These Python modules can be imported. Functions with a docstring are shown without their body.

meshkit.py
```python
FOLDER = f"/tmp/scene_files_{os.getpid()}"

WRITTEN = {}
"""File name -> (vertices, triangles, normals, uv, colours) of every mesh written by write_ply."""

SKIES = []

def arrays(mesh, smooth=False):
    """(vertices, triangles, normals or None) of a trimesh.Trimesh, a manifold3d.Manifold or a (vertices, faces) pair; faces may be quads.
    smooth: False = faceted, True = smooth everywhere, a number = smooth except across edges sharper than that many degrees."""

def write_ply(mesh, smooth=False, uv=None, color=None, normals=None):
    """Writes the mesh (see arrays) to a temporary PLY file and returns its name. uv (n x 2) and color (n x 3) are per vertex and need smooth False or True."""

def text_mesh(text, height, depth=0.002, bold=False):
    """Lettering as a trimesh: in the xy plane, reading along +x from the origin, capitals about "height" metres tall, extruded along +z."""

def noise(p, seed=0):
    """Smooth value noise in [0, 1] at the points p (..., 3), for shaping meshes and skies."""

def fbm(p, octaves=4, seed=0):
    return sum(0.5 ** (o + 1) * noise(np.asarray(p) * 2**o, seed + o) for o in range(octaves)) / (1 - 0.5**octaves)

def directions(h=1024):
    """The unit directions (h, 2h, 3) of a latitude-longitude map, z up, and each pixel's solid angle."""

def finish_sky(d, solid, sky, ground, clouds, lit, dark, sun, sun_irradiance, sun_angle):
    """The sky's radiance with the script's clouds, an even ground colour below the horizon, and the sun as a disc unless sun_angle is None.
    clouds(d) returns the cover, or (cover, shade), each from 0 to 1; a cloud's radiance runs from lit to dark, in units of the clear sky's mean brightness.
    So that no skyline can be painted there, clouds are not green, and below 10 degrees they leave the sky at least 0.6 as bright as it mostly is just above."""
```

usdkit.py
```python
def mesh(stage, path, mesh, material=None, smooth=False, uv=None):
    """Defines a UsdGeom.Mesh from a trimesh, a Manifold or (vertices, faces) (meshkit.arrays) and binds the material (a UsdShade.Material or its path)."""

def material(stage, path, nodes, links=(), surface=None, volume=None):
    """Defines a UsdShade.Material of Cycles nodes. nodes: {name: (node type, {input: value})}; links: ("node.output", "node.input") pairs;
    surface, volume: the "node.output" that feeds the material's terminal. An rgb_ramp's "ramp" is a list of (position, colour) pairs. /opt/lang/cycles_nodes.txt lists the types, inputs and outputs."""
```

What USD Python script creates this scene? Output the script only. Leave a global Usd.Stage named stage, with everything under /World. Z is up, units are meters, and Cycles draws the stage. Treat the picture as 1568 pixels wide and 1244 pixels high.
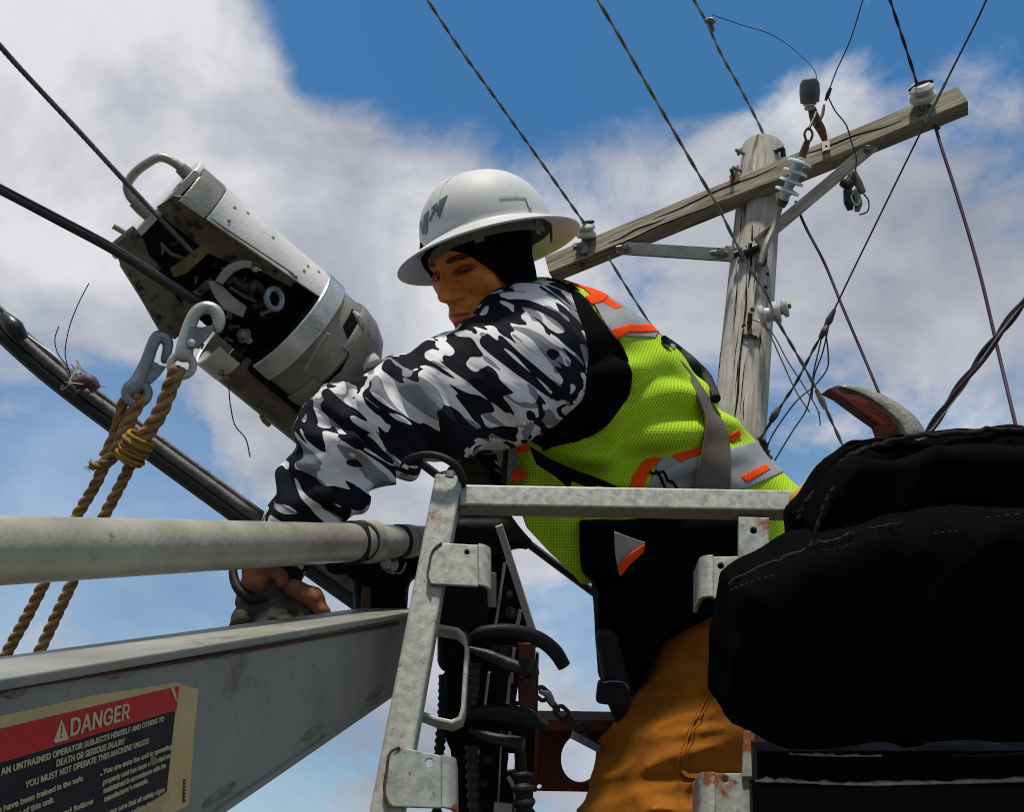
import math, random
import numpy as np, trimesh
import usdkit, meshkit
from pxr import Usd, UsdGeom, UsdLux, UsdShade, Gf, Sdf, Vt
from shapely.geometry import Polygon
from scipy.spatial import cKDTree

random.seed(7)
RNG = np.random.default_rng(7)
stage = Usd.Stage.CreateInMemory()
UsdGeom.SetStageUpAxis(stage, 'Z')
UsdGeom.SetStageMetersPerUnit(stage, 1.0)
UsdGeom.Xform.Define(stage, '/World')
stage.SetDefaultPrim(stage.GetPrimAtPath('/World'))
UsdGeom.Scope.Define(stage, '/World/Looks')

# ------------------------------------------------------------------ camera
PITCH, ROLL, FPX = math.radians(30), math.radians(6), 1500.0
CAM = np.array([0.0, 0.0, 2.6])
_R0 = np.array([1.0, 0, 0])
FWD = np.array([0, math.cos(PITCH), math.sin(PITCH)])
_U0 = np.array([0, -math.sin(PITCH), math.cos(PITCH)])
RIGHT = _R0 * math.cos(ROLL) + _U0 * math.sin(ROLL)
UP = -_R0 * math.sin(ROLL) + _U0 * math.cos(ROLL)
cam = UsdGeom.Camera.Define(stage, '/World/camera')
cam.CreateHorizontalApertureAttr(36.0)
cam.CreateVerticalApertureAttr(36.0 * 813 / 1024)
cam.CreateFocalLengthAttr(36.0 * FPX / 1568)
cam.CreateClippingRangeAttr(Gf.Vec2f(0.05, 5000))
cam.CreateExposureAttr(0.0)
_m = Gf.Matrix4d(1)
for _i, _row in enumerate((RIGHT, UP, -FWD, CAM)):
    _m.SetRow3(_i, Gf.Vec3d(*map(float, _row)))
cam.AddTransformOp().Set(_m)

# ------------------------------------------------------------------ sun and sky
SUN_EL, SUN_DIR_H = math.radians(67), np.array([-0.25, -0.95])
SUN_DIR_H = SUN_DIR_H / np.linalg.norm(SUN_DIR_H)
SUN = np.array([SUN_DIR_H[0] * math.cos(SUN_EL), SUN_DIR_H[1] * math.cos(SUN_EL), math.sin(SUN_EL)])
sun = UsdLux.DistantLight.Define(stage, '/World/sun')
sun.CreateIntensityAttr(1.15)
sun.CreateAngleAttr(5.0)
sun.CreateColorAttr(Gf.Vec3f(1.0, 0.95, 0.87))
sun.GetPrim().CreateAttribute('inputs:normalize', Sdf.ValueTypeNames.Bool).Set(True)
_z = SUN
_x = np.cross([0, 0, 1], _z); _x /= np.linalg.norm(_x)
_y = np.cross(_z, _x)
_m = Gf.Matrix4d(1)
for _i, _row in enumerate((_x, _y, _z)):
    _m.SetRow3(_i, Gf.Vec3d(*map(float, _row)))
sun.AddTransformOp().Set(_m)


def pix_dir(px, py):
    v = (px - 784) / FPX * RIGHT - (py - 622) / FPX * UP + FWD
    return v / np.linalg.norm(v)


def sky_material():
    N, L = {}, []
    N['tc'] = ('texture_coordinate', {})
    N['sky'] = ('sky_texture', {'sky_type': 'single_scattering', 'sun_disc': False, 'sun_elevation': SUN_EL,
                                'sun_rotation': math.atan2(SUN[0], SUN[1]), 'altitude': 300.0, 'air_density': 1.3,
                                'aerosol_density': 0.4, 'ozone_density': 2.5})
    N['map'] = ('mapping', {'scale': (1.0, 1.0, 1.5), 'location': (0.37, 0.2, 0.1)})
    N['big'] = ('noise_texture', {'scale': 2.1, 'detail': 9.0, 'roughness': 0.55, 'distortion': 0.25})
    N['fine'] = ('noise_texture', {'scale': 6.2, 'detail': 11.0, 'roughness': 0.6, 'distortion': 0.5})
    L += [('tc.generated', 'map.vector'), ('map.vector', 'big.vector'), ('map.vector', 'fine.vector')]
    # the run of clear gaps and cloud banks over the site: directions, widths (degrees) and how much cloud they add
    bumps = [(660, -100, 15, -0.36), (960, 10, 9, -0.16), (500, 0, 7, -0.14), (1130, 40, 7, -0.08), (790, 190, 8, -0.07), (1020, 215, 5, 0.06), (1520, 160, 8, -0.13),
             (60, 640, 11, -0.26), (250, 760, 10, -0.16), (1300, 720, 9, -0.05), (340, 60, 5, 0.12), (640, 1000, 12, 0.07),
             (180, 230, 16, 0.22), (560, 560, 14, 0.12), (1350, 400, 14, 0.18), (450, 300, 14, 0.12)]
    last = 'big.fac'
    for i, (px, py, deg, amp) in enumerate(bumps):
        d = pix_dir(px, py)
        N[f'dot{i}'] = ('vector_math', {'math_type': 'dot_product', 'vector2': tuple(d)})
        N[f'rng{i}'] = ('map_range', {'range_type': 'smoothstep', 'from_min': math.cos(math.radians(deg)), 'from_max': 1.0, 'to_min': 0.0, 'to_max': amp, 'clamp': True})
        N[f'sum{i}'] = ('math', {'math_type': 'add'})
        L += [('tc.generated', f'dot{i}.vector1'), (f'dot{i}.value', f'rng{i}.value'), (f'rng{i}.result', f'sum{i}.value1'), (last, f'sum{i}.value2')]
        last = f'sum{i}.value'
    N['f2'] = ('math', {'math_type': 'multiply_add', 'value2': 0.58})
    L += [('fine.fac', 'f2.value1'), (last, 'f2.value3')]
    N['cover'] = ('map_range', {'range_type': 'smoothstep', 'from_min': 0.640, 'from_max': 0.86, 'to_min': 0.0, 'to_max': 1.0, 'clamp': True})
    L += [('f2.value', 'cover.value')]
    # thin veil low in the sky
    N['sep'] = ('separate_xyz', {})
    N['veil'] = ('map_range', {'range_type': 'smoothstep', 'from_min': 0.05, 'from_max': 0.72, 'to_min': 0.62, 'to_max': 0.0, 'clamp': True})
    N['cov2'] = ('math', {'math_type': 'maximum'})
    L += [('tc.generated', 'sep.vector'), ('sep.z', 'veil.value'), ('veil.result', 'cov2.value1'), ('cover.result', 'cov2.value2')]
    N['shade'] = ('noise_texture', {'scale': 2.9, 'detail': 9.0, 'roughness': 0.56, 'distortion': 0.35})
    N['map2'] = ('mapping', {'location': (1.3, 0.4, 2.2), 'scale': (1, 1, 1.6)})
    L += [('tc.generated', 'map2.vector'), ('map2.vector', 'shade.vector')]
    N['ramp'] = ('rgb_ramp', {'ramp': [(0.0, (2.8, 3.05, 3.8)), (0.36, (3.7, 3.95, 4.7)), (0.45, (4.9, 5.1, 5.8)), (0.54, (6.2, 6.35, 6.95)), (0.64, (8.6, 8.7, 9.1)), (1.0, (11.0, 11.0, 11.2))]})
    L += [('shade.fac', 'ramp.fac')]
    N['skyc'] = ('mix_color', {'blend_type': 'multiply', 'fac': 1.0, 'b': SKYTINT, 'use_clamp': False})
    L += [('sky.color', 'skyc.a')]
    N['mix'] = ('mix_color', {'blend_type': 'mix', 'use_clamp': False})
    L += [('cov2.value', 'mix.fac'), ('skyc.result', 'mix.a'), ('ramp.color', 'mix.b')]
    N['bg'] = ('background_shader', {'strength': 0.085})
    L += [('mix.result', 'bg.color')]
    return usdkit.material(stage, '/World/Looks/sky_clouds', N, L, surface='bg.background')


SKYTINT = (0.60, 1.22, 1.50)
dome = UsdLux.DomeLight.Define(stage, '/World/sky')
dome.CreateIntensityAttr(1.0)
UsdShade.MaterialBindingAPI.Apply(dome.GetPrim()).Bind(sky_material())
dome.GetPrim().SetCustomDataByKey('kind', 'structure')

# ------------------------------------------------------------------ points of the place
def P(px, py, d):
    """The point at depth d (metres along the view) where the survey of the site puts pixel px, py."""
    return CAM + d * (FWD + (px - 784) / FPX * RIGHT - (py - 622) / FPX * UP)


def C(v):
    """A direction given as right, up, away."""
    v = np.asarray(v, float)
    return v[0] * RIGHT + v[1] * UP + v[2] * FWD


def unit(v):
    v = np.asarray(v, float)
    return v / np.linalg.norm(v)


def S(px, d):
    return px * d / FPX


def proj(pts):
    q = np.asarray(pts) - CAM
    z = q @ FWD
    return np.stack([784 + FPX * (q @ RIGHT) / z, 622 - FPX * (q @ UP) / z], -1)


def onplane(pix, O, N):
    pix = np.atleast_2d(np.asarray(pix, float))
    r = FWD + (pix[:, :1] - 784) / FPX * RIGHT - (pix[:, 1:] - 622) / FPX * UP
    t = ((np.asarray(O) - CAM) @ N) / (r @ N)
    return CAM + r * t[:, None]


# ------------------------------------------------------------------ meshes
def cat(*ms):
    out = []
    for m in ms:
        if isinstance(m, (list, tuple)) and not isinstance(m[0], np.ndarray):
            out += list(m)
        else:
            out.append(m)
    return trimesh.util.concatenate([trimesh.Trimesh(m.vertices, m.faces, process=False) for m in out])


def spline(pts, n=12, closed=False):
    """Smooth curve through the points; tangents weigh the two chords, so uneven spacing does not overshoot."""
    p = np.asarray(pts, float)
    if len(p) < 3 and not closed:
        return np.array([p[0] + (p[-1] - p[0]) * t for t in np.linspace(0, 1, n)])
    if closed:
        p = np.vstack([p[-1], p, p[0], p[1]])
    else:
        p = np.vstack([2 * p[0] - p[1], p, 2 * p[-1] - p[-2]])
    h = np.linalg.norm(np.diff(p, axis=0), axis=1)[:, None] + 1e-12
    v = np.diff(p, axis=0) / h
    m = (v[:-1] * h[1:] + v[1:] * h[:-1]) / (h[:-1] + h[1:])      # at p[1] .. p[-2]
    out = []
    t = np.linspace(0, 1, n, endpoint=False)[:, None]
    for i in range(1, len(p) - 2):
        a, b, ma, mb = p[i], p[i + 1], m[i - 1] * h[i], m[i] * h[i]
        out.append((2 * t ** 3 - 3 * t ** 2 + 1) * a + (t ** 3 - 2 * t ** 2 + t) * ma + (3 * t ** 2 - 2 * t ** 3) * b + (t ** 3 - t ** 2) * mb)
    out = np.vstack(out)
    return out if closed else np.vstack([out, p[-2]])


def frames(p):
    t = np.gradient(p, axis=0)
    t /= np.linalg.norm(t, axis=1, keepdims=True) + 1e-12
    a = np.zeros_like(t)
    ref = np.array([0, 0, 1.0]) if abs(t[0][2]) < 0.9 else np.array([1.0, 0, 0])
    a[0] = unit(np.cross(t[0], ref))
    for i in range(1, len(t)):
        v = a[i - 1] - t[i] * (a[i - 1] @ t[i])
        a[i] = v / (np.linalg.norm(v) + 1e-12)
    return t, a, np.cross(t, a)


def grid_mesh(V, closed_u=False, closed_v=True):
    """V (nu, nv, 3) to a mesh."""
    nu, nv = V.shape[:2]
    i, j = np.meshgrid(np.arange(nu if closed_u else nu - 1), np.arange(nv if closed_v else nv - 1), indexing='ij')
    i, j = i.ravel(), j.ravel()
    i2, j2 = (i + 1) % nu, (j + 1) % nv
    q = np.stack([i * nv + j, i * nv + j2, i2 * nv + j2, i2 * nv + j], 1)
    return trimesh.Trimesh(V.reshape(-1, 3), np.vstack([q[:, [0, 1, 2]], q[:, [0, 2, 3]]]), process=False)


def tube(pts, r, sides=10, n=8, smooth=True, caps=True, closed=False):
    p = spline(pts, n, closed) if smooth else np.asarray(pts, float)
    rr = np.interp(np.linspace(0, 1, len(p)), np.linspace(0, 1, np.size(r)), np.atleast_1d(r)) if np.size(r) > 1 else np.full(len(p), float(r))
    t, a, b = frames(p)
    ang = np.arange(sides) * 2 * np.pi / sides
    V = p[:, None] + rr[:, None, None] * (np.cos(ang)[None, :, None] * a[:, None] + np.sin(ang)[None, :, None] * b[:, None])
    m = grid_mesh(V, closed_u=closed)
    if caps and not closed:
        k = len(m.vertices)
        v = np.vstack([m.vertices, p[0], p[-1]])
        j = np.arange(sides)
        j2 = (j + 1) % sides
        last = (len(p) - 1) * sides
        f = np.vstack([m.faces, np.stack([np.full(sides, k), j2, j], 1), np.stack([np.full(sides, k + 1), last + j, last + j2], 1)])
        m = trimesh.Trimesh(v, f, process=False)
    return m


def sweep(pts, section, side, smooth=False, n=8, caps=True, taper=None):
    """A section (k, 2) carried along pts; its x axis lies along 'side'."""
    p = spline(pts, n) if smooth else np.asarray(pts, float)
    t = np.gradient(p, axis=0)
    if not smooth and len(p) > 2:                       # mitre the corners
        e = p[1:] - p[:-1]
        e /= np.linalg.norm(e, axis=1, keepdims=True)
        t = np.vstack([e[:1], e[:-1] + e[1:], e[-1:]])
    t /= np.linalg.norm(t, axis=1, keepdims=True)
    side = np.broadcast_to(side, p.shape)
    a = side - t * (side * t).sum(1, keepdims=True)
    a /= np.linalg.norm(a, axis=1, keepdims=True)
    b = np.cross(t, a)
    mit = np.ones(len(p))
    if not smooth and len(p) > 2:
        mit[1:-1] = 1 / np.clip((t[1:-1] * (p[2:] - p[1:-1]) / np.linalg.norm(p[2:] - p[1:-1], axis=1, keepdims=True)).sum(1), 0.5, 1)
    sec = np.asarray(section, float)
    k = np.ones(len(p)) if taper is None else np.interp(np.linspace(0, 1, len(p)), np.linspace(0, 1, len(taper)), taper)
    V = p[:, None] + k[:, None, None] * (sec[None, :, :1] * a[:, None] + sec[None, :, 1:] * (b * mit[:, None])[:, None])
    m = grid_mesh(V)
    if caps:
        tri = trimesh.creation.triangulate_polygon(Polygon(sec), engine='earcut')
        tv, tf = tri
        tree = cKDTree(sec)
        idx = tree.query(tv)[1]
        f0 = idx[tf]
        o = (len(p) - 1) * len(sec)
        m = trimesh.Trimesh(m.vertices, np.vstack([m.faces, f0[:, ::-1], f0 + o]), process=False)
    m.fix_normals()
    return m


def rrect(w, h, r=0.0, k=3):
    r = min(r, w / 2.01, h / 2.01)
    if r <= 0:
        return np.array([(-w / 2, -h / 2), (w / 2, -h / 2), (w / 2, h / 2), (-w / 2, h / 2)])
    out = []
    for cx, cy, a0 in ((w / 2 - r, -h / 2 + r, -90), (w / 2 - r, h / 2 - r, 0), (-w / 2 + r, h / 2 - r, 90), (-w / 2 + r, -h / 2 + r, 180)):
        for a in np.linspace(a0, a0 + 90, k + 1):
            out.append((cx + r * math.cos(math.radians(a)), cy + r * math.sin(math.radians(a))))
    return np.array(out)


def beam(p0, p1, w, h, side, r=0.002):
    """Straight bar from p0 to p1: w along 'side', h across it."""
    return sweep([p0, p1], rrect(w, h, r), np.asarray(side, float))


def plate(pix, O, N, th, holes=(), smooth=0, front=0.0):
    """A flat plate: the outline lies in the plane (O, N); its thickness th goes away from the viewer; 'front' lifts it towards the viewer."""
    N = unit(N)
    if N @ (np.asarray(O) - CAM) > 0:
        N = -N                                          # N now points to the viewer
    a = unit(np.cross([0.1, 0.2, 1.0], N)); b = np.cross(N, a)

    def flat(px):
        px = np.asarray(px, float)
        if smooth:
            px = spline(px, smooth, True)
        q = onplane(px, O, N) - O
        return np.stack([q @ a, q @ b], 1)
    poly = Polygon(flat(pix), [flat(h) for h in holes]).buffer(0)
    ms = [trimesh.creation.extrude_polygon(g, th, engine='earcut') for g in getattr(poly, 'geoms', [poly])]
    m = cat(ms)
    T = np.eye(4)
    T[:3, 0], T[:3, 1], T[:3, 2], T[:3, 3] = a, b, N, np.asarray(O) + N * (front - th)
    m.apply_transform(T)
    return m


def circ(px, py, r, n=20, ry=None, rot=0.0):
    t = np.arange(n) * 2 * np.pi / n
    x, y = r * np.cos(t), (ry or r) * np.sin(t)
    c, s = math.cos(rot), math.sin(rot)
    return np.stack([px + x * c - y * s, py + x * s + y * c], 1)


def cyl(p0, p1, r, n=16, r2=None):
    return tube([p0, p1], [r, r if r2 is None else r2], n, 2, smooth=False)


def lathe(p0, axis, profile, n=24):
    """Profile rows: (distance along axis, radius)."""
    axis = unit(axis)
    a = unit(np.cross(axis, [0.3, 0.5, 0.81])); b = np.cross(axis, a)
    t = np.arange(n) * 2 * np.pi / n
    pr = np.asarray(profile, float)
    V = p0 + pr[:, None, :1] * axis + pr[:, None, 1:] * (np.cos(t)[None, :, None] * a + np.sin(t)[None, :, None] * b)
    m = grid_mesh(V)
    m.fix_normals()
    return m


def ball(c, r, sub=2, scale=None, R=None):
    m = trimesh.creation.icosphere(sub, 1.0)
    v = m.vertices * (np.asarray(scale) if scale is not None else 1.0) * r
    if R is not None:
        v = v @ np.asarray(R)
    return trimesh.Trimesh(v + c, m.faces, process=False)


def torus(c, axis, R, r, n=24, k=8):
    axis = unit(axis)
    a = unit(np.cross(axis, [0.3, 0.5, 0.81])); b = np.cross(axis, a)
    t = np.arange(n) * 2 * np.pi / n
    pts = c + R * (np.cos(t)[:, None] * a + np.sin(t)[:, None] * b)
    return tube(pts, r, k, 1, smooth=False, closed=True)


def bolt(c, axis, r, h, washer=True):
    """Hexagon head with a washer."""
    axis = unit(axis)
    a = unit(np.cross(axis, [0.3, 0.5, 0.81])); b = np.cross(axis, a)
    t = np.arange(6) * np.pi / 3
    ring = lambda z, k: c + axis * z + k * r * (np.cos(t)[:, None] * a + np.sin(t)[:, None] * b)
    V = np.stack([ring(0, 1), ring(h * 0.85, 1), ring(h, 0.85), ring(h, 0.01)])
    ms = [grid_mesh(V)]
    if washer:
        ms.append(lathe(c, axis, [(0, 0.001), (0, r * 1.5), (h * 0.15, r * 1.5), (h * 0.15, 0.001)], 14))
    return cat(ms)


def rope(pts, r, turns_per_m=14, strands=3, n=14, sides=8):
    """Laid rope: strands twisted about the line."""
    p = spline(pts, n)
    L = np.concatenate([[0], np.cumsum(np.linalg.norm(np.diff(p, axis=0), axis=1))])
    m = int(L[-1] * turns_per_m * 16) + 4
    s = np.linspace(0, L[-1], m)
    q = np.stack([np.interp(s, L, p[:, k]) for k in range(3)], 1)
    t, a, b = frames(q)
    out = []
    for k in range(strands):
        ph = 2 * np.pi * (k / strands + s * turns_per_m)
        c = q + r * 0.5 * (np.cos(ph)[:, None] * a + np.sin(ph)[:, None] * b)
        out.append(tube(c, r * 0.52, sides, 1, smooth=False))
    return cat(out)


# ------------------------------------------------------------------ signed distances
def smin(a, b, k):
    h = np.clip(0.5 + 0.5 * (b - a) / k, 0, 1)
    return b + (a - b) * h - k * h * (1 - h)


def smax(a, b, k):
    return -smin(-a, -b, k)


def d_cone(p, a, b, ra, rb):
    a, b = np.asarray(a, float), np.asarray(b, float)
    ab = b - a
    t = np.clip(((p - a) @ ab) / (ab @ ab), 0, 1)
    return np.linalg.norm(p - a - t[..., None] * ab, axis=-1) - (ra + (rb - ra) * t)


def d_ball(p, c, r):
    return np.linalg.norm(p - np.asarray(c), axis=-1) - r


def d_ell(p, c, r):
    q = (p - np.asarray(c)) / np.asarray(r)
    k0 = np.linalg.norm(q, axis=-1)
    k1 = np.linalg.norm(q / np.asarray(r), axis=-1)
    return k0 * (k0 - 1) / (k1 + 1e-9)


def d_box(p, c, half, r, M=None):
    q = p - np.asarray(c)
    if M is not None:
        q = q @ np.asarray(M).T
    q = np.abs(q) - (np.asarray(half) - r)
    return np.linalg.norm(np.maximum(q, 0), axis=-1) + np.minimum(q.max(-1), 0) - r


def d_poly(q, poly):
    """Signed distance of 2-D points to a polygon (negative inside)."""
    poly = np.asarray(poly, float)
    d = np.full(q.shape[:-1], 1e9)
    ins = np.zeros(q.shape[:-1], bool)
    for i in range(len(poly)):
        a, b = poly[i - 1], poly[i]
        e = b - a
        w = q - a
        t = np.clip((w @ e) / (e @ e + 1e-12), 0, 1)
        d = np.minimum(d, np.linalg.norm(w - t[..., None] * e, axis=-1))
        c = ((a[1] > q[..., 1]) != (b[1] > q[..., 1])) & (q[..., 0] < (b[0] - a[0]) * (q[..., 1] - a[1]) / (b[1] - a[1] + 1e-12) + a[0])
        ins ^= c
    return np.where(ins, -d, d)


def nets(f, lo, hi, h, smooth=1):
    """Surface of f < 0 in the box lo..hi, as a mesh of about h-sized faces (surface nets)."""
    lo, hi = np.asarray(lo, float), np.asarray(hi, float)
    n = np.ceil((hi - lo) / h).astype(int) + 2
    ax = [lo[k] - h / 2 + h * np.arange(n[k]) for k in range(3)]
    D = np.empty(n)
    for i0 in range(0, n[0], 24):
        X = np.stack(np.meshgrid(ax[0][i0:i0 + 24], ax[1], ax[2], indexing='ij'), -1)
        D[i0:i0 + 24] = f(X)
    D = np.where(np.abs(D) < 1e-7, 1e-7, D)
    ins = D < 0
    nc = n - 1
    cnt, acc = np.zeros(nc), np.zeros((*nc, 3))
    for axis in range(3):
        for o1 in (0, 1):
            for o2 in (0, 1):
                o = [0, 0, 0]
                oth = [k for k in range(3) if k != axis]
                o[oth[0]], o[oth[1]] = o1, o2
                sl0 = tuple(slice(o[k], o[k] + nc[k]) for k in range(3))
                o_ = list(o); o_[axis] = 1
                sl1 = tuple(slice(o_[k], o_[k] + nc[k]) for k in range(3))
                d0, d1 = D[sl0], D[sl1]
                x = (d0 < 0) != (d1 < 0)
                t = np.where(x, d0 / np.where(x, d0 - d1, 1), 0)
                pos = np.zeros((*nc, 3))
                pos[..., axis] = t
                pos[..., oth[0]], pos[..., oth[1]] = o1, o2
                acc += np.where(x[..., None], pos, 0)
                cnt += x
    has = cnt > 0
    idx = -np.ones(nc, int)
    idx[has] = np.arange(has.sum())
    ijk = np.argwhere(has)
    V = (ijk + acc[has] / cnt[has][:, None]) * h + lo - h / 2
    F = []
    for axis in range(3):
        oth = [k for k in range(3) if k != axis]
        sl0 = [slice(1, -1)] * 3; sl0[axis] = slice(0, nc[axis])
        a = ins[tuple(slice(1, n[k] - 1) if k != axis else slice(0, n[k] - 1) for k in range(3))]
        b = ins[tuple(slice(1, n[k] - 1) if k != axis else slice(1, n[k]) for k in range(3))]
        e = np.argwhere(a != b)
        if not len(e):
            continue
        flip = a[tuple(e.T)]
        base = e.copy()
        for k in oth:
            base[:, k] += 1
        def cell(d1, d2):
            c = base.copy(); c[:, oth[0]] -= d1; c[:, oth[1]] -= d2
            return idx[tuple(c.T)]
        q = np.stack([cell(1, 1), cell(0, 1), cell(0, 0), cell(1, 0)], 1)
        if axis == 1:
            flip = ~flip
        q = np.where(flip[:, None], q, q[:, ::-1])
        F.append(q)
    F = np.vstack(F)
    F = F[(F >= 0).all(1)]
    m = trimesh.Trimesh(V, np.vstack([F[:, [0, 1, 2]], F[:, [0, 2, 3]]]), process=False)
    # relax the faces, then draw the points back onto the surface
    e = np.vstack([F[:, [0, 1]], F[:, [1, 2]], F[:, [2, 3]], F[:, [3, 0]]])
    e = np.vstack([e, e[:, ::-1]])
    deg = np.bincount(e[:, 0], minlength=len(V)).astype(float)
    for _ in range(1 + smooth):
        avg = np.stack([np.bincount(e[:, 0], V[e[:, 1], k], len(V)) for k in range(3)], 1) / np.maximum(deg, 1)[:, None]
        V = np.where(deg[:, None] > 0, 0.4 * V + 0.6 * avg, V)
        eps = h * 0.25
        g = np.stack([f(V + np.eye(3)[k] * eps) - f(V - np.eye(3)[k] * eps) for k in range(3)], 1) / (2 * eps)
        gl = np.linalg.norm(g, axis=1, keepdims=True)
        st = f(V)[:, None] * g / np.maximum(gl, 0.3) ** 2
        sl = np.linalg.norm(st, axis=1, keepdims=True)
        V = V - st * np.minimum(1, 0.6 * h / (sl + 1e-12))
    return trimesh.Trimesh(V, m.faces, process=False)


def clip(m, s, A=None):
    """The part of the mesh where the vertex field s > 0, cut along s = 0. A: more vertex rows to carry along."""
    V, F = np.asarray(m.vertices), np.asarray(m.faces)
    X = V if A is None else np.hstack([V, A])
    pos = s > 0
    n = pos[F].sum(1)
    out = [F[n == 3]]
    new, cache, tri = [], {}, []

    def mid(i, j):
        key = (i, j) if i < j else (j, i)
        if key not in cache:
            t = s[i] / (s[i] - s[j])
            cache[key] = len(X) + len(new)
            new.append(X[i] + (X[j] - X[i]) * t)
        return cache[key]
    for f in F[(n == 1) | (n == 2)]:
        k = [x for x in range(3) if pos[f[x]] == (pos[f].sum() == 1)][0]
        a, b, c = f[k], f[(k + 1) % 3], f[(k + 2) % 3]
        ab, ac = mid(a, b), mid(a, c)
        if pos[a]:
            tri.append((a, ab, ac))
        else:
            tri += [(ab, b, c), (ab, c, ac)]
    if tri:
        out.append(np.array(tri))
    F2 = np.vstack(out)
    X2 = np.vstack([X, np.array(new)]) if new else X
    used, inv = np.unique(F2, return_inverse=True)
    X2 = X2[used]
    m2 = trimesh.Trimesh(X2[:, :3], inv.reshape(-1, 3), process=False)
    return m2 if A is None else (m2, X2[:, 3:])


def shell(m, th, normals=None):
    """Gives an open surface a thickness th, inwards."""
    N = np.asarray(m.vertex_normals) if normals is None else normals
    V, F = np.asarray(m.vertices), np.asarray(m.faces)
    k = len(V)
    e = np.sort(m.edges, axis=1)
    u, c = np.unique(e, axis=0, return_counts=True)
    bd = {tuple(x) for x in u[c == 1]}
    sides = []
    for a, b in m.edges:
        if (min(a, b), max(a, b)) in bd:
            sides += [(a, a + k, b + k), (a, b + k, b)]
    return trimesh.Trimesh(np.vstack([V, V - N * th]), np.vstack([F, F[:, ::-1] + k] + ([np.array(sides)] if sides else [])), process=False)


# ------------------------------------------------------------------ prims
_used = {}


def _path(parent, name):
    base = '/World' if parent is None else str(parent.GetPath())
    key = f'{base}/{name}'
    k = _used.get(key, -1) + 1
    _used[key] = k
    return key if k == 0 else f'{key}_{k:03d}'


_base = {}


def tag(prim, label=None, category=None, group=None, kind=None):
    for k, v in (('label', label), ('category', category), ('group', group), ('kind', kind)):
        if v:
            prim.SetCustomDataByKey(k, v)
    return prim


def thing(name, label, category, at, group=None, kind=None):
    x = UsdGeom.Xform.Define(stage, _path(None, name))
    x.AddTranslateOp().Set(Gf.Vec3d(*map(float, at)))
    _base[str(x.GetPath())] = np.asarray(at, float)
    return tag(x.GetPrim(), label, category, group, kind)


def part(parent, name, mesh, mat, smooth=30, label=None, rest=None, kind=None, uv=None):
    """A mesh given in world coordinates, as a child of a thing or of one of its parts."""
    path = _path(parent, name)
    off = _base[str(parent.GetPath())]
    _base[path] = off
    v = np.asarray(mesh.vertices) - off
    g = usdkit.mesh(stage, path, trimesh.Trimesh(v, np.asarray(mesh.faces), process=False), MAT[mat], smooth if rest is None and uv is None else True, uv=uv)
    if rest is not None:
        UsdGeom.PrimvarsAPI(g).CreatePrimvar('rest', Sdf.ValueTypeNames.Float3Array, 'vertex').Set(Vt.Vec3fArray.FromNumpy(np.asarray(rest, np.float32)))
    return tag(g.GetPrim(), label, kind=kind)


def single(name, mesh, mat, label=None, category=None, group=None, kind=None, smooth=30):
    at = np.asarray(mesh.vertices).mean(0)
    path = _path(None, name)
    g = usdkit.mesh(stage, path, trimesh.Trimesh(np.asarray(mesh.vertices) - at, np.asarray(mesh.faces), process=False), MAT[mat], smooth)
    g.AddTranslateOp().Set(Gf.Vec3d(*map(float, at)))
    _base[str(g.GetPath())] = at
    return tag(g.GetPrim(), label, category, group, kind)


# ------------------------------------------------------------------ materials
MAT = {}


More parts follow.
